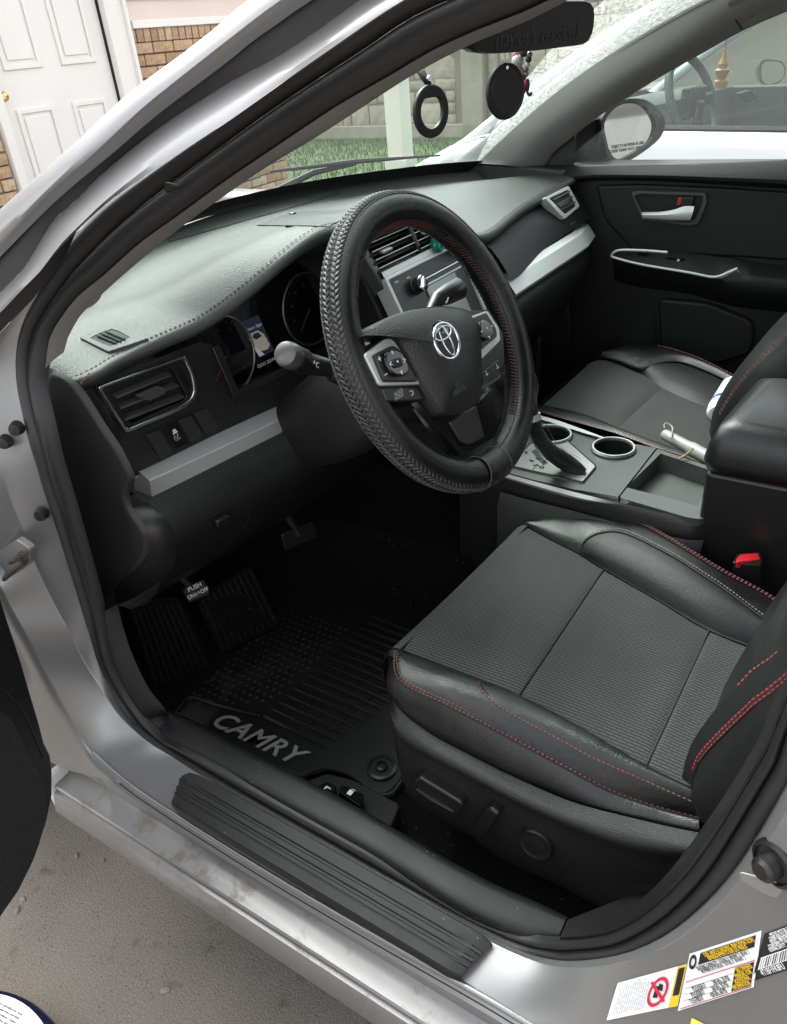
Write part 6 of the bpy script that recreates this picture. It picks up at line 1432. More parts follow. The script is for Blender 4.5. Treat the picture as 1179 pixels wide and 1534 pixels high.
# open driver door (only its lower front corner is in view)
DN = V((.34, -.94, 0)).normalized(); DP = at(78, 1150, x=.335)
def dd(pts, off=0.0): return [at(u, v, f=(DP + DN * off, DN)) for u, v in pts]
DX = V((-.94, -.34, 0)).normalized()
edge = dd([(-40, 800), (-18, 845), (0, 885), (14, 930), (32, 985), (48, 1040), (60, 1080), (68, 1112), (77, 1130), (80, 1152), (80, 1190), (72, 1230), (52, 1290), (30, 1335), (0, 1378)])
bz = edge[-1].z
outl = [DP + V((0, 0, 0)) + DX * .05 + UZ * (.98 - DP.z)] + edge + [DP + DX * .95 + UZ * (bz - .02 - DP.z), DP + DX * 1.0 + UZ * (.98 - DP.z)]
ndoor = prism('driver_door', outl, -DN * .03, mat('door_trim', (0.005, 0.005, 0.0055), .5, bump=.2, bscale=500, btype='voronoi'), car, bevel=.006, seg=3)
dsk = [p - DN * .032 + DX * .02 for p in outl]
prism('door_skin', dsk, -DN * .09, SILVER, ndoor, bevel=.01)
mesh_px = [(-60, 1075), (-20, 1064), (0, 1064), (14, 1069), (30, 1098), (50, 1138), (66, 1170), (70, 1200), (66, 1240), (50, 1290), (20, 1345), (0, 1370), (-60, 1420)]
SPKM = mat('speaker_mesh', (0.006, 0.006, 0.006), .6, bump=1.0, bscale=520, btype='voronoi')
grl = prism('speaker_mesh', rs(dd(mesh_px, .004), 50, True), -DN * .004, SPKM, ndoor, bevel=.002)
tube('trim_seam', rs(dd([(-40, 1028), (0, 1030), (10, 1037), (22, 1050), (28, 1053), (45, 1085), (66, 1135)], .001), 30), .0012, DARK, ndoor, k=5)

# ------------------------------------------------------------------ loose and hanging things in the car
BLK = mat('matte_black', (0.010, 0.010, 0.011), .45)
# ring ornament
hc_ = at(648, 167, x=.95); hN = V((-.25, -.97, 0)).normalized(); h1 = V((.97, -.25, 0)).normalized()
hr = thing('hanging_ring', 'black ring ornament hanging on a short strap near the windshield', 'ornament', hc_)
ro = [hc_ + h1 * (.0305 * cos(a)) + UZ * (.0305 * sin(a)) for a in [2 * pi * i / 40 for i in range(40)]]
ri = [hc_ + h1 * (.0195 * cos(a)) + UZ * min(.0195 * sin(a), .0155) for a in [2 * pi * i / 40 for i in range(40)]]
ring('ring', ro, ri, hN * -.006, BLK, hr, bevel=.0015)
s_a = hc_ + UZ * .031 + h1 * -.004; s_b = at(630, 106, x=.94)
loft('strap', [[s_a + h1 * -.005, s_b + h1 * -.006], [s_a + h1 * .005, s_b + h1 * .007]], BLK, hr, raw=True, solid=.002)
lathe('snap', [(.004, 0), (.003, .002)], s_a + UZ * .006, hN, CHROME, hr, k=12)
# disc air freshener
dc = at(757, 137, x=1.17); d1 = V((.93, -.36, 0)).normalized(); dN = V((-.36, -.93, 0)).normalized()
dsc = thing('hanging_disc', 'black round disc on a white cord hanging below the rearview mirror', 'ornament', dc)
lathe('disc', [(.036, -.003), (.0375, 0), (.0365, .003), (.033, .0035), (.0325, .0028), (.0295, .0028), (.029, .0035), (.001, .0035)], dc, dN, BLK, dsc, k=48)
lathe('eyelet', [(.0028, 0), (.0025, .001)], dc + UZ * .0305 + dN * .0036, dN, CHROME, dsc, k=12)
tube('cord', [dc + UZ * .034, at(756, 80, x=1.17)], .0011, mat('white_cord', (0.8, 0.8, 0.78), .7), dsc, k=6)
# bead charm
bc = at(783, 110, x=1.23)
chm = thing('bead_charm', 'string of clear and pink beads with a red curved pendant, behind the black disc', 'charm', bc)
BC = {'clear': mat('bead_clear', (0.55, 0.55, 0.55), .12, spec=.8), 'pink': mat('bead_pink', (0.65, 0.20, 0.38), .2), 'grey': mat('bead_grey', (0.22, 0.22, 0.21), .15, .4), 'dark': mat('bead_dark', (0.03, 0.03, 0.03), .2)}
for u, v, r, c in ((774, 81, .006, 'pink'), (776, 91, .0095, 'clear'), (778, 103, .006, 'pink'), (782, 111, .0065, 'grey'), (785, 116, .0035, 'dark'), (788, 111, .004, 'grey'), (788, 104, .0045, 'grey'), (790, 97, .0045, 'clear'), (792, 89, .0048, 'dark'), (793, 82, .0048, 'grey'), (785, 79, .006, 'dark')):
    p = at(u, v, x=1.23); lathe('bead', [(r * sin(t), -r * cos(t)) for t in [pi * k / 8 for k in range(1, 8)]], p, UZ, BC[c], chm, k=12)
tube('pendant', rs([at(u, v, x=1.232) for u, v in ((790, 119), (787, 128), (780, 138), (771, 147))], 14), [.004 + .003 * min(1, i / 8) for i in range(14)], mat('pendant_red', (0.55, 0.015, 0.04), .25), chm, k=10)
tube('clasp', rs([at(u, v, x=1.228) for u, v in ((790, 118), (792, 128), (790, 138), (794, 143), (796, 138))], 16), .0022, mat('clasp_black', (0.02, 0.02, 0.02), .35, .4), chm, k=6)
# umbrella handle on the passenger seat
u0, u1, u2 = at(994, 650, z=.668), at(1033, 671, z=.664), at(1072, 692, z=.66)
IV = mat('ivory_plastic', (0.27, 0.27, 0.245), .45)
umb = thing('umbrella_handle', 'pale grey umbrella handle lying across the passenger seat edge by the console tray', 'umbrella', u2)
tube('grip', [u0, u0.lerp(u1, .06), u0.lerp(u1, .5), u1], [.0085, .0105, .0108, .0112], IV, umb, k=14)
tube('shaft', [u1, u1.lerp(u2, .05), u1.lerp(u2, .5), u2, u2 + (u2 - u1) * 1.5], [.0125, .013, .0128, .0132, .016], IV, umb, k=14)
tube('wrist_loop', rs([u0 + V((.004, 0, .010)), u0 + V((.012, .004, .017)), u0 + V((.010, -.012, .012)), at(1005, 657, z=.68)], 12), .0016, IV, umb, k=5)
tube('tie_strap', rs([at(1038, 672, z=.678), at(1026, 682, z=.672), at(1016, 688, z=.668)], 8), .0022, mat('tan_strap', (0.25, 0.18, 0.13), .7), umb, k=5)
# white bottle behind the passenger seat bolster
bb = at(1092, 592, x=1.62); bt_ = at(1071, 628, x=1.50)
wb_ = thing('white_bottle', 'white plastic bottle with blue stripe half hidden behind passenger seat backrest', 'bottle', bt_)
bx_ = (bb - bt_).normalized()
lathe('bottle_body', [(.006, -.012), (.018, -.010), (.024, 0), (.026, .02), (.026, .13), (.02, .14), (.01, .142)], bt_ + bx_ * .012 + V((.02, 0, .0)), bx_, mat('white_plastic', (0.75, 0.76, 0.78), .35), wb_, k=24)
lathe('bottle_stripe', [(.0263, .028), (.0266, .030), (.0266, .040), (.0263, .042)], bt_ + bx_ * .012 + V((.02, 0, 0)), bx_, mat('blue_print', (0.03, 0.08, 0.5), .35), wb_, k=24)
# teal clip on the centre vent
tc_ = cs([(656, 366)], .012)[0]
tq = thing('vent_clip', 'small teal glass scent clip fixed on the center dashboard vent', 'air freshener', tc_)
TEAL = mat('teal_glass', (0.01, 0.16, 0.13), .12, spec=.8)
lathe('clip_jar', [(.010, -.008), (.014, -.006), (.0155, 0), (.014, .006), (.009, .008), (.008, .005)], tc_, V((-.4, -.9, .2)), TEAL, tq, k=24)
tube('clip_ring', [tc_ + V((-.004, -.009, .002)) + V((.011 * cos(a), -.002, .011 * sin(a))) for a in [2 * pi * i / 24 for i in range(24)]], .002, mat('teal_rim', (0.02, 0.25, 0.20), .2), tq, k=6, closed=True)

# ------------------------------------------------------------------ outside: ground
def conc():
    m = mat('concrete', (0.222, 0.197, 0.172), .9, spec=.2, bump=1.0, bscale=230, var=.2, vscale=2.2, detail=8)
    nt = m.node_tree; b = nt.nodes['Principled BSDF']; tc = nt.nodes['Texture Coordinate']
    old = b.inputs['Base Color'].links[0].from_socket
    vo_ = nt.nodes.new('ShaderNodeTexNoise'); vo_.inputs['Scale'].default_value = 330; vo_.inputs['Detail'].default_value = 6; vo_.inputs['Roughness'].default_value = .85; nt.links.new(tc.outputs['Object'], vo_.inputs['Vector'])
    mr = nt.nodes.new('ShaderNodeMapRange'); mr.inputs[1].default_value = .32; mr.inputs[2].default_value = .68; mr.inputs[3].default_value = .35; mr.inputs[4].default_value = 1.5; nt.links.new(vo_.outputs[0], mr.inputs[0])
    cbn = nt.nodes.new('ShaderNodeCombineColor')
    for i in range(3): nt.links.new(mr.outputs[0], cbn.inputs[i])
    mx = nt.nodes.new('ShaderNodeMix'); mx.data_type = 'RGBA'; mx.blend_type = 'MULTIPLY'; mx.inputs[0].default_value = 1; nt.links.new(old, mx.inputs[6]); nt.links.new(cbn.outputs[0], mx.inputs[7])
    vp = nt.nodes.new('ShaderNodeTexVoronoi'); vp.inputs['Scale'].default_value = 150; nt.links.new(tc.outputs['Object'], vp.inputs['Vector'])
    vm = nt.nodes.new('ShaderNodeMapRange'); vm.inputs[1].default_value = .12; vm.inputs[2].default_value = .30; vm.inputs[3].default_value = .45; vm.inputs[4].default_value = 1; nt.links.new(vp.outputs['Distance'], vm.inputs[0])
    vn = nt.nodes.new('ShaderNodeTexNoise'); vn.inputs['Scale'].default_value = 25; nt.links.new(tc.outputs['Object'], vn.inputs['Vector'])
    vq = nt.nodes.new('ShaderNodeMapRange'); vq.inputs[1].default_value = .5; vq.inputs[2].default_value = .6; nt.links.new(vn.outputs[0], vq.inputs[0])
    vx = nt.nodes.new('ShaderNodeMix'); vx.data_type = 'RGBA'; vx.blend_type = 'MULTIPLY'; nt.links.new(vq.outputs[0], vx.inputs[0]); nt.links.new(mx.outputs[2], vx.inputs[6])
    cv_ = nt.nodes.new('ShaderNodeCombineColor')
    for i in range(3): nt.links.new(vm.outputs[0], cv_.inputs[i])
    nt.links.new(cv_.outputs[0], vx.inputs[7]); mx = vx
    # dark oil spots and stains
    n3 = nt.nodes.new('ShaderNodeTexNoise'); n3.inputs['Scale'].default_value = 16; n3.inputs['Detail'].default_value = 6; nt.links.new(tc.outputs['Object'], n3.inputs['Vector'])
    m3 = nt.nodes.new('ShaderNodeMapRange'); m3.inputs[1].default_value = .63; m3.inputs[2].default_value = .75; nt.links.new(n3.outputs[0], m3.inputs[0])
    mx2 = nt.nodes.new('ShaderNodeMix'); mx2.data_type = 'RGBA'; nt.links.new(m3.outputs[0], mx2.inputs[0]); nt.links.new(mx.outputs[2], mx2.inputs[6]); mx2.inputs[7].default_value = (.10, .085, .07, 1)
    nt.links.new(mx2.outputs[2], b.inputs['Base Color'])
    return m
dw = mesh('driveway', [(-12, -14, 0), (6.4, -14, 0), (6.4, 5.1, 0), (-12, 5.1, 0)], [(0, 1, 2, 3)], conc(), kind='structure')
rd = mesh('ground', [(-150, -150, -.034), (150, -150, -.034), (150, 150, -.034), (-150, 150, -.034)], [(0, 1, 2, 3)], mat('asphalt', (0.10, 0.098, 0.095), .9, var=.15, vscale=2, bump=.4, bscale=80), kind='structure')
gr = mesh('lawn', [(6.4, 2.5, -.03), (11.0, 2.5, -.03), (11.0, 28, -.03), (6.4, 28, -.03)], [(0, 1, 2, 3)], mat('grass_soil', (0.065, 0.10, 0.04), .95, var=.3, vscale=3, bump=.5, bscale=60), kind='structure')
mb = MB(); random.seed(9)
for i in range(15000):
    x = random.uniform(6.4, 10.7); y = random.uniform(4.2, 13); h = random.uniform(.03, .075); a = random.uniform(0, 6.28); w = .006
    b0 = V((x, y, -.03)); s = V((cos(a), sin(a), 0)) * w; l = V((random.uniform(-.03, .03), random.uniform(-.03, .03), h))
    mb.add([b0 - s, b0 + s, b0 + l], [(0, 1, 2)])
gs = mb.build('grass', mat('grass_blade', (0.08, 0.135, 0.05), .7, var=.3, vscale=20), kind='stuff', smooth=0, fix=False)
gs['label'] = 'short green lawn grass between the house and the stone wall'
# pebbles and chips lying on the driveway near the sill
random.seed(4)
PEB = mat('pebble', (0.20, 0.175, 0.145), .9, var=.3, vscale=40)
for u, v, r in ((35, 1347, .006), (26, 1364, .007), (248, 1483, .008), (115, 1282, .006), (155, 1290, .005)):
    p = at(u, v, z=0); o = lathe('pebble', [(r * .7, -.002), (r, .001), (r * .8, r * .45), (r * .2, r * .55)], p, UZ, PEB, None, k=7, smooth=60)
    o.data.transform(Matrix.Translation(p) @ Matrix.Rotation(random.uniform(0, 6), 4, 'Z') @ Matrix.Diagonal((1.3, .8, 1, 1)) @ Matrix.Translation(-p))
    tag(o, {35: 'pale pebble on the driveway, upper of a pair by the door edge', 26: 'pale pebble on the driveway, lower of a pair by the door edge', 248: 'lone brownish pebble chip on driveway below the sill', 115: 'small stone chip beside a dark crack, nearer the open door', 155: 'small stone chip beside a dark crack, nearer the sill'}[u], 'pebble', 'pebbles on the driveway')

# dark bottle lying in the corner
ob = [at(u, v, z=.05) for u, v in ((-150, 1500), (-90, 1482), (-30, 1479), (12, 1484), (45, 1497), (72, 1519), (92, 1545), (100, 1590), (60, 1660), (-40, 1690), (-150, 1660))]
bot = thing('spray_bottle', 'dark navy bottle with white printed label lying on the driveway', 'bottle', V((ob[3].x, ob[3].y, 0)))
NAVY = mat('navy_plastic', (0.006, 0.008, 0.03), .28)
lo_ = [V((p.x, p.y, .004)) for p in ob]; cb_ = sum(ob, V()) / len(ob)
O_ = rs(ob, 48, True)
vs = [V((cb_.x + (p.x - cb_.x) * s, cb_.y + (p.y - cb_.y) * s, z)) for s, z in ((.93, .003), (.985, .012), (1.0, .03), (.985, .045), (.95, .053), (.9, .056)) for p in O_]
mesh('bottle_body', vs, grid_faces(6, 48, False, True) + [tuple(range(5 * 48, 6 * 48)), tuple(range(48))], NAVY, bot, smooth=60)
lb_ = [at(u, v, z=.0568) for u, v in ((-140, 1510), (-80, 1492), (-25, 1487), (8, 1491), (35, 1503), (58, 1524), (72, 1550), (70, 1580), (-20, 1650), (-140, 1630))]
lab = prism('bottle_label', rs(lb_, 40, True), V((0, 0, -.001)), mat('paper_white', (0.75, 0.75, 0.78), .5), bot, bevel=0)
tx0 = at(10, 1505, z=.0575); tdx = (at(50, 1530, z=.0575) - at(-20, 1494, z=.0575)).normalized(); tdy = UZ.cross(tdx)
for i, w in enumerate(('Directions: shake well before use. Spray', 'onto surface and wipe with a soft cloth.', 'Keep out of reach of children. Caution:', 'eye irritant. Do not swallow. Rinse well', 'if contact occurs. Made for interiors.')):
    text('lettering', w, at(14, 1510, z=.0575) - tdy * (.0065 * i) - tdx * .01, tdx, tdy, .0048, mat('print_grey', (0.12, 0.12, 0.14), .6), bot)

# ------------------------------------------------------------------ house
HY = 5.1
house = thing('house', 'house front with white paneled door, tan brick base and pale siding above', 'house', (3.6, HY, 0))
MORT = mat('mortar', (0.36, 0.33, 0.29), .95, bump=.5, bscale=150)
wallm = MB(); wallm.box((1.0, HY + .17, .76), (4.66, .3, 1.52)); wallm.box((5.21, HY + .17, .76), (1.54, .3, 1.52)); wallm.box((3.84, HY + .17, .12), (1.2, .3, .24))
hw = wallm.build('wall', MORT, house, smooth=0)
BRK = []
for i, c in enumerate(((0.44, 0.29, 0.18), (0.48, 0.33, 0.21), (0.38, 0.24, 0.145), (0.54, 0.40, 0.27), (0.46, 0.32, 0.215))):
    BRK.append(mat('brick_%d' % i, c, .9, bump=.8, bscale=90, var=.3, vscale=35, dirt=((0.10, 0.07, 0.05), 55, .60, .72)))
def brick_mesh(l, h, m):
    b = MB(); b.box((0, 0, 0), (l, .05, h)); me = bpy.data.meshes.new('brick'); me.from_pydata([tuple(v) for v in b.v], [], b.f); me.materials.append(m); me.update()
    bm = bmesh.new(); bm.from_mesh(me); bmesh.ops.recalc_face_normals(bm, faces=bm.faces); bmesh.ops.bevel(bm, geom=bm.edges[:], offset=.004, segments=1, affect='EDGES'); bm.to_mesh(me); bm.free(); return me
BM = [brick_mesh(.195, .067, m) for m in BRK]; BR = [brick_mesh(.060, .085, m) for m in BRK]; BH = [brick_mesh(.093, .067, m) for m in BRK]
random.seed(11)
def put(me, x, z, dy=0.0):
    o = bpy.data.objects.new('brick', me); COL.objects.link(o); o.parent = hw; o.location = (x, HY + .005 + random.uniform(-.003, .003) + dy, z)
for row in range(18):
    z = 1.425 - .0385 - .077 * row
    for x0, x1 in ((2.42, 3.24), (4.46, 5.98)):
        x = x0 + (.1025 if row % 2 else 0)
        if row % 2 and z > 0: put(random.choice(BH), x0 + .049, z)
        while x < x1 - .15:
            if z > 0: put(random.choice(BM), x + .1, z)
            x += .205
        if x < x1 - .08 and z > 0: put(random.choice(BH), x + .049, z)
for x0, x1 in ((2.42, 3.24), (4.46, 5.98)):
    x = x0 + .03
    while x < x1: put(random.choice(BR), x, 1.468); x += .070
SID = mat('peach_siding', (0.70, 0.58, 0.51), .6, bump=.1, bscale=40, var=.04, vscale=3); WHT = mat('white_paint', (0.82, 0.79, 0.75), .45, var=.03, vscale=2)
for x0, x1 in ((-1.3, 3.25), (4.50, 5.98)):
    for k in range(9):
        z = 1.56 + .125 * k
        pr = [(HY - .012, z), (HY - .012, z + .004), (HY + .006, z + .13), (HY + .02, z + .13), (HY + .02, z)]
        vs = [V((x, y, zz)) for x in (x0, x1) for y, zz in pr]; mesh('siding_board', vs, [(0, 1, 2, 3, 4), (9, 8, 7, 6, 5)] + [(i, (i + 1) % 5, 5 + (i + 1) % 5, 5 + i) for i in range(5)], SID, house, smooth=0)
    box('trim_board', ((x0 + x1) / 2, HY - .005, 1.535), (x1 - x0, .06, .05), WHT, house, bevel=.004)
for x, w in ((3.28, .07), (4.345, .15)):
    box('door_casing', (x, HY + .0, 1.28), (w, .10, 2.1), WHT, house, bevel=.006)
box('door_casing', (4.43, HY - .01, 1.28), (.03, .14, 2.1), WHT, house, bevel=.006)
hd_o = box('house_door', (3.80, HY + .05, 1.26), (.93, .045, 2.03), WHT, house, bevel=.003)
for cx0 in (3.42, 3.86):
    for z0, z1 in ((1.33, 2.02), (0.42, 1.11)):
        a = [V((cx0, HY + .0265, z0)), V((cx0 + .29, HY + .0265, z0)), V((cx0 + .29, HY + .0265, z1)), V((cx0, HY + .0265, z1))]
        b = [V((cx0 + .03, HY + .0265, z0 + .03)), V((cx0 + .26, HY + .0265, z0 + .03)), V((cx0 + .26, HY + .0265, z1 - .03)), V((cx0 + .03, HY + .0265, z1 - .03))]
        ring('panel_moulding', a, b, V((0, -.012, 0)), WHT, hd_o, bevel=.004)
        c = [V((p.x, HY + .026, p.z)) for p in b]; cc_ = sum(c, V()) / 4
        prism('door_panel', [cc_ + V(((p.x - cc_.x) * .86, 0, (p.z - cc_.z) * .93)) for p in c], V((0, -.008, 0)), WHT, hd_o, bevel=.006)
kn_ = at(5, 145, y=HY - .02)
lathe('door_knob', [(.034, .045), (.034, .04), (.014, .035), (.012, .01), (.026, 0), (.030, -.012), (.022, -.026), (.006, -.03)], kn_, V((0, 1, 0)), mat('brass', (0.65, 0.45, 0.16), .22, 1.0), hd_o, k=24)
box('weather_gap', (4.267, HY + .02, 1.27), (.006, .03, 2.03), DARK, hd_o, bevel=0)
# rest of the house behind
hb_ = MB(); hb_.box((2.35, HY + 1.8, 1.45), (7.2, 3.2, 2.8)); hb_.build('upper_wall', SID, house, smooth=0)
hr_ = MB(); hr_.add([(-1.6, HY - .3, 2.85), (6.3, HY - .3, 2.85), (6.3, HY + 2, 3.6), (-1.6, HY + 2, 3.6)], [(0, 1, 2, 3)]); hr_.build('roof', mat('shingles', (0.10, 0.09, 0.085), .9, bump=.5, bscale=30), house, solid=.08)

# porch post
pp = at(601, 228, z=.0)
pst = thing('porch_post', 'thick white square post standing on the lawn in front of stone wall', 'post', (8.05, 5.15, 0))
box('shaft', (8.05, 5.15, 1.3), (.21, .21, 2.6), WHT, pst, bevel=.008); box('base', (8.05, 5.15, .05), (.27, .27, .16), WHT, pst, bevel=.01)

# stone-faced wall
XS = 11.0
sw_ = thing('stone_wall', 'long beige boundary wall of rough cut stone blocks with smooth pillar', 'wall', (XS, 6, 0))
STN = [mat('stone_%d' % i, c, .92, bump=.6, bscale=40, var=.15, vscale=9, detail=6) for i, c in enumerate(((0.36, 0.32, 0.245), (0.41, 0.37, 0.29), (0.32, 0.285, 0.225)))]
bk_ = MB(); bk_.box((XS + .2, 6, 1.15), (.3, 44, 2.5)); sb = bk_.build('wall_core', mat('stone_joint', (0.24, 0.21, 0.165), .95, bump=.6, bscale=40), sw_, smooth=0)
def stone_me(w, h, m, sd):
    random.seed(sd); vs = []; n1, n2 = 6, 5
    for i in range(n1 + 1):
        for j in range(n2 + 1):
            e = (i in (0, n1)) or (j in (0, n2)); vs.append(V((-(0 if e else random.uniform(.022, .036)), (i / n1 - .5) * w + random.uniform(-.006, .006), (j / n2 - .5) * h + random.uniform(-.006, .006))))
    fs = grid_faces(n1 + 1, n2 + 1); me = bpy.data.meshes.new('stone'); me.from_pydata([tuple(v) for v in vs], [], fs); me.materials.append(m); me.update()
    for p in me.polygons: p.use_smooth = True
    return me
SM = {}
for w in (1, 2, 3):
    for h in (1, 2):
        for k in range(3): SM[(w, h, k)] = stone_me(.17 * w - .02, .15 * h - .018, STN[k], w * 10 + h * 3 + k)
random.seed(21); cells = {}; cnt = 0
PIL = (5.55, 5.95)
ny, nz = 44, 10
y_s = 3.0
for j in range(nz):
    for i in range(ny):
        if (i, j) in cells: continue
        yy = y_s + .17 * i
        if PIL[0] - .1 < yy < PIL[1] + .1: continue
        w = random.choice((1, 1, 2, 2, 3)); h = random.choice((1, 1, 2))
        while w > 1 and any((i + a, j) in cells or PIL[0] - .1 < y_s + .17 * (i + a) < PIL[1] + .1 for a in range(w)): w -= 1
        while h > 1 and (j + 1 >= nz or any((i + a, j + 1) in cells for a in range(w))): h -= 1
        for a in range(w):
            for b in range(h): cells[(i + a, j + b)] = 1
        o = bpy.data.objects.new('stone', SM[(w, h, random.randint(0, 2))]); COL.objects.link(o); o.parent = sb
        o.location = (XS + .045 + random.uniform(-.012, .012), y_s + .17 * (i + w / 2), .12 + .15 * (j + h / 2)); cnt += 1
box('pillar', (XS + .03, sum(PIL) / 2, 1.2), (.18, .34, 2.5), mat('smooth_concrete', (0.33, 0.30, 0.245), .9, bump=.3, bscale=40, var=.1, vscale=5), sw_, bevel=.01)
box('wall_foot', (XS + .02, 6, .04), (.16, 44, .2), mat('smooth_concrete', (0, 0, 0)), sw_, bevel=.01)
# ------------------------------------------------------------------ white car parked alongside
wc = thing('white_car', 'white sedan parked on the far side, seen through passenger window and windshield', 'car', (4.1, .8, 0))
wc.rotation_euler = (0, 0, radians(-11))
WR = Matrix.Translation(wc.location) @ Matrix.Rotation(radians(11), 4, 'Z') @ Matrix.Translation(-wc.location)
def wl_(p): return WR @ p
WP = mat('white_car_paint', (0.60, 0.61, 0.61), .22, coat=.6, var=.02, vscale=3)
X0, X1, XM = 3.22, 5.02, 4.12
# body side with belt and shoulder crease
sd_ = []
for z, dx_ in ((.25, .06), (.30, .02), (.45, -.005), (.62, -.01), (.74, -.005), (.80, -.012), (.84, .0), (.90, .01), (.945, .03), (.955, .06)):
    sd_.append([V((X0 + dx_ + .05 * max(0, (y - 1.6) / 1.6) ** 2, y, min(z, .925 - .27 * max(0, (y - 1.6) / .66) ** 1.35) if y > 1.6 else z)) for y in [-1.6 + 3.85 * i / 24 for i in range(25)]])
loft('body_side', sd_, WP, wc, raw=True, smooth=50)
loft('body_side', [[V((2 * XM - p.x, p.y, p.z)) for p in r] for r in sd_], WP, wc, raw=True, smooth=50)
tube('belt_molding', [V((X0 + .055, y, .958)) for y in (-1.4, 0, .8, 1.4)], .012, RUBBER, wc, k=6)
hdw = []
for y in (1.70, 1.85, 2.0, 2.15, 2.28, 2.36):
    t = (y - 1.7) / .66
    hdw.append([V((XM + s * (.88 - .08 * t * t), y - .12 * abs(s) ** 2 - (.1 * (1 - abs(s)) * 0), .925 - .27 * t ** 1.35 + .04 * (1 - abs(s) ** 2.2) + (.012 if .60 < abs(s) < .80 else 0))) for s in [i / 12 - 1 for i in range(25)]])
loft('hood', hdw, WP, wc, raw=True, smooth=60)
bpw = MB(); bpw.box((XM, 2.31, .42), (1.6, .14, .44)); bpw.build('bumper', WP, wc, bevel=.05, seg=3)
for x in (X0 + .08, X1 - .08):
    for y in (1.85, -.75):
        w_ = lathe('wheel', [(.2, -.1), (.31, -.1), (.33, -.07), (.33, .07), (.31, .1), (.2, .1)], V((x + (.03 if x < XM else -.03), y, .33)), UX, RUBBER, wc, k=32)
# pillars, roof
def pil2(s, nm='pillar'):
    tube(nm, rs([V((XM + s * .82, 1.80, .84)), V((XM + s * .74, 1.2, 1.2)), V((XM + s * .66, .70, 1.42)), V((XM + s * .64, .3, 1.46)), V((XM + s * .64, -.8, 1.44))], 24), [.03] * 24, WP if nm == 'pillar' else PLASTIC_S, wc, k=10)
pil2(-1); pil2(1)
rfw = [[V((XM + s * .66, y, 1.47 + .03 * (1 - s * s) - (.03 if y > .6 else 0))) for s in [i / 6 - 1 for i in range(13)]] for y in (.72, .4, -.4, -1.0)]
loft('roof', rfw, WP, wc, raw=True, solid=.03)
WG = glass('white_car_windshield', (.78, .86, .83), lambda nt: DUST(nt, .10, .5, 120.0), .9)
wgr = [[V((XM + s * (.78 - .13 * t), 1.72 - .12 * s * s * (1 - t) - 1.0 * t, .965 + .47 * t + .04 * sin(pi * t))) for s in [i / 10 - 1 for i in range(21)]] for t in [k / 8 for k in range(9)]]
loft('windshield', wgr, WG, wc, raw=True)
SG = glass('white_car_side_glass', (.80, .88, .85), lambda nt: DUST(nt, .03, .5, 60.0), 1.0)
mesh('side_glass', [V((X0 + .08, 1.55, .955)), V((X0 + .08, -.9, .955)), V((X0 + .26, -.7, 1.42)), V((X0 + .26, .55, 1.42))], [(0, 1, 2, 3)], SG, wc)
mesh('side_glass', [V((X1 - .08, 1.55, .955)), V((X1 - .08, -.9, .955)), V((X1 - .26, -.7, 1.42)), V((X1 - .26, .55, 1.42))], [(0, 1, 2, 3)], GLS, wc)
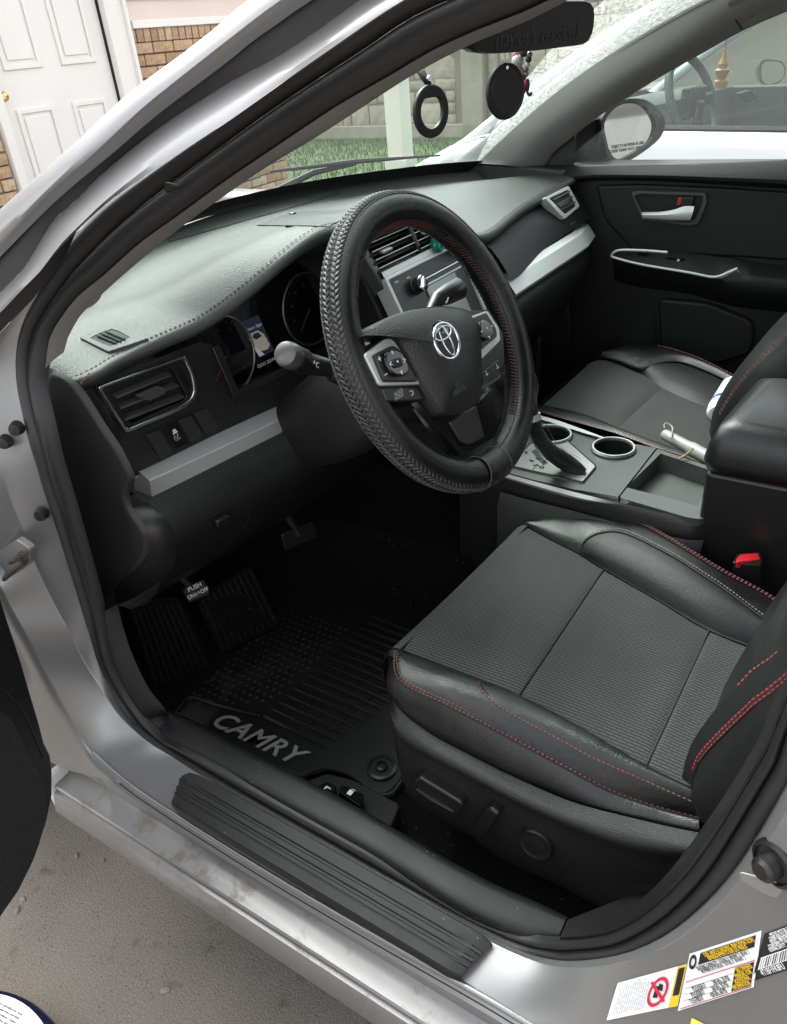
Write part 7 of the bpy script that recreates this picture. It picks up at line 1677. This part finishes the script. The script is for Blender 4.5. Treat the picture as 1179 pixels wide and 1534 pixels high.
# interior
GI = mat('white_car_interior', (0.050, 0.052, 0.052), .6)
dr = [[V((x, y, z + .03 * math.exp(-((x - 3.72) / .2) ** 2) * hmp)) for x in [3.34 + 1.56 * i / 20 for i in range(21)]] for y, z, hmp in ((1.62, .94, 0), (1.35, .975, .6), (1.22, .975, 1), (1.19, .955, 1), (1.20, .88, 0), (1.16, .82, 0), (1.2, .70, 0))]
wd = loft('dashboard', dr, GI, wc, raw=True, smooth=60)
wcc = wl_(at(1038, 153, x=3.74)); wn_ = V((0, -cos(.4), sin(.4))); w2_ = V((0, sin(.4), cos(.4)))
tube('steering_wheel', [wcc + UX * (.185 * cos(a)) + w2_ * (.185 * sin(a)) for a in [2 * pi * i / 48 for i in range(48)]], .017, GI, wc, k=10, closed=True)
sp_ = MB(); sp_.box(wcc, (.34, .02, .05)); sp_.box(wcc - w2_ * .08, (.06, .02, .16)); sp_.box(wcc, (.14, .05, .12)); sp_.build('wheel_spokes', PLASTIC_S, wc, bevel=.01)
prism('far_door', [V((X1 - .1, 1.6, .955)), V((X1 - .1, -.9, .96)), V((X1 - .1, -.9, .4)), V((X1 - .1, 1.6, .4))], V((.03, 0, 0)), GI, wc, bevel=.01)
for px_ in ([(1106, 140), (1125, 135), (1138, 145), (1122, 154)],):
    q = [wl_(p) for p in ats(px_, x=4.6)]; prism('side_vent', rounded(q, .01), V((.02, .03, 0)), DARK, wc, bevel=.004)
smi = MB(); smi.box((3.75, .30, .75), (.5, .16, .75)); smi.box((4.5, .30, .75), (.5, .16, .75)); smi.box((4.12, .6, .5), (1.5, .6, .3)); 
smi.build('seats', GI, wc, bevel=.05)
# its far door mirror
mm_ = at(1150, 104, x=5.14); mN = V((-.45, -.88, .05)).normalized()
mo = [at(u, v, f=(mm_, mN)) for u, v in ((1140, 92), (1155, 89), (1172, 93), (1177, 106), (1172, 120), (1158, 128), (1142, 127), (1137, 110))]
mo = [wl_(p) for p in mo]
md = dome('outside_mirror', rs(mo, 30, True), -mN, .09, PLASTIC_S, wc, power=2.5)
cmm = sum(mo, V()) / len(mo); prism('mirror_glass', [cmm + (p - cmm) * .86 + mN * .004 for p in rs(mo, 30, True)], -mN * .003, mat('mirror', (0, 0, 0)), md, bevel=0)
# hanging scented charm in its windshield
ac = at(1083, 100, x=4.12)
och = thing('amber_charm', 'amber tower shaped charm hanging inside the white car windshield', 'ornament', ac)
lathe('charm_body', [(.016, -.085), (.028, -.082), (.030, -.055), (.018, -.048), (.026, -.030), (.034, -.012), (.018, -.004), (.022, .012), (.012, .03), (.006, .05), (.002, .075)], ac, UZ, mat('amber', (0.34, 0.17, 0.03), .45), och, k=16)
tube('charm_cord', [ac + UZ * .07, ac + UZ * .25], .0025, mat('charm_red', (0.35, 0.03, 0.08), .6), och, k=5)
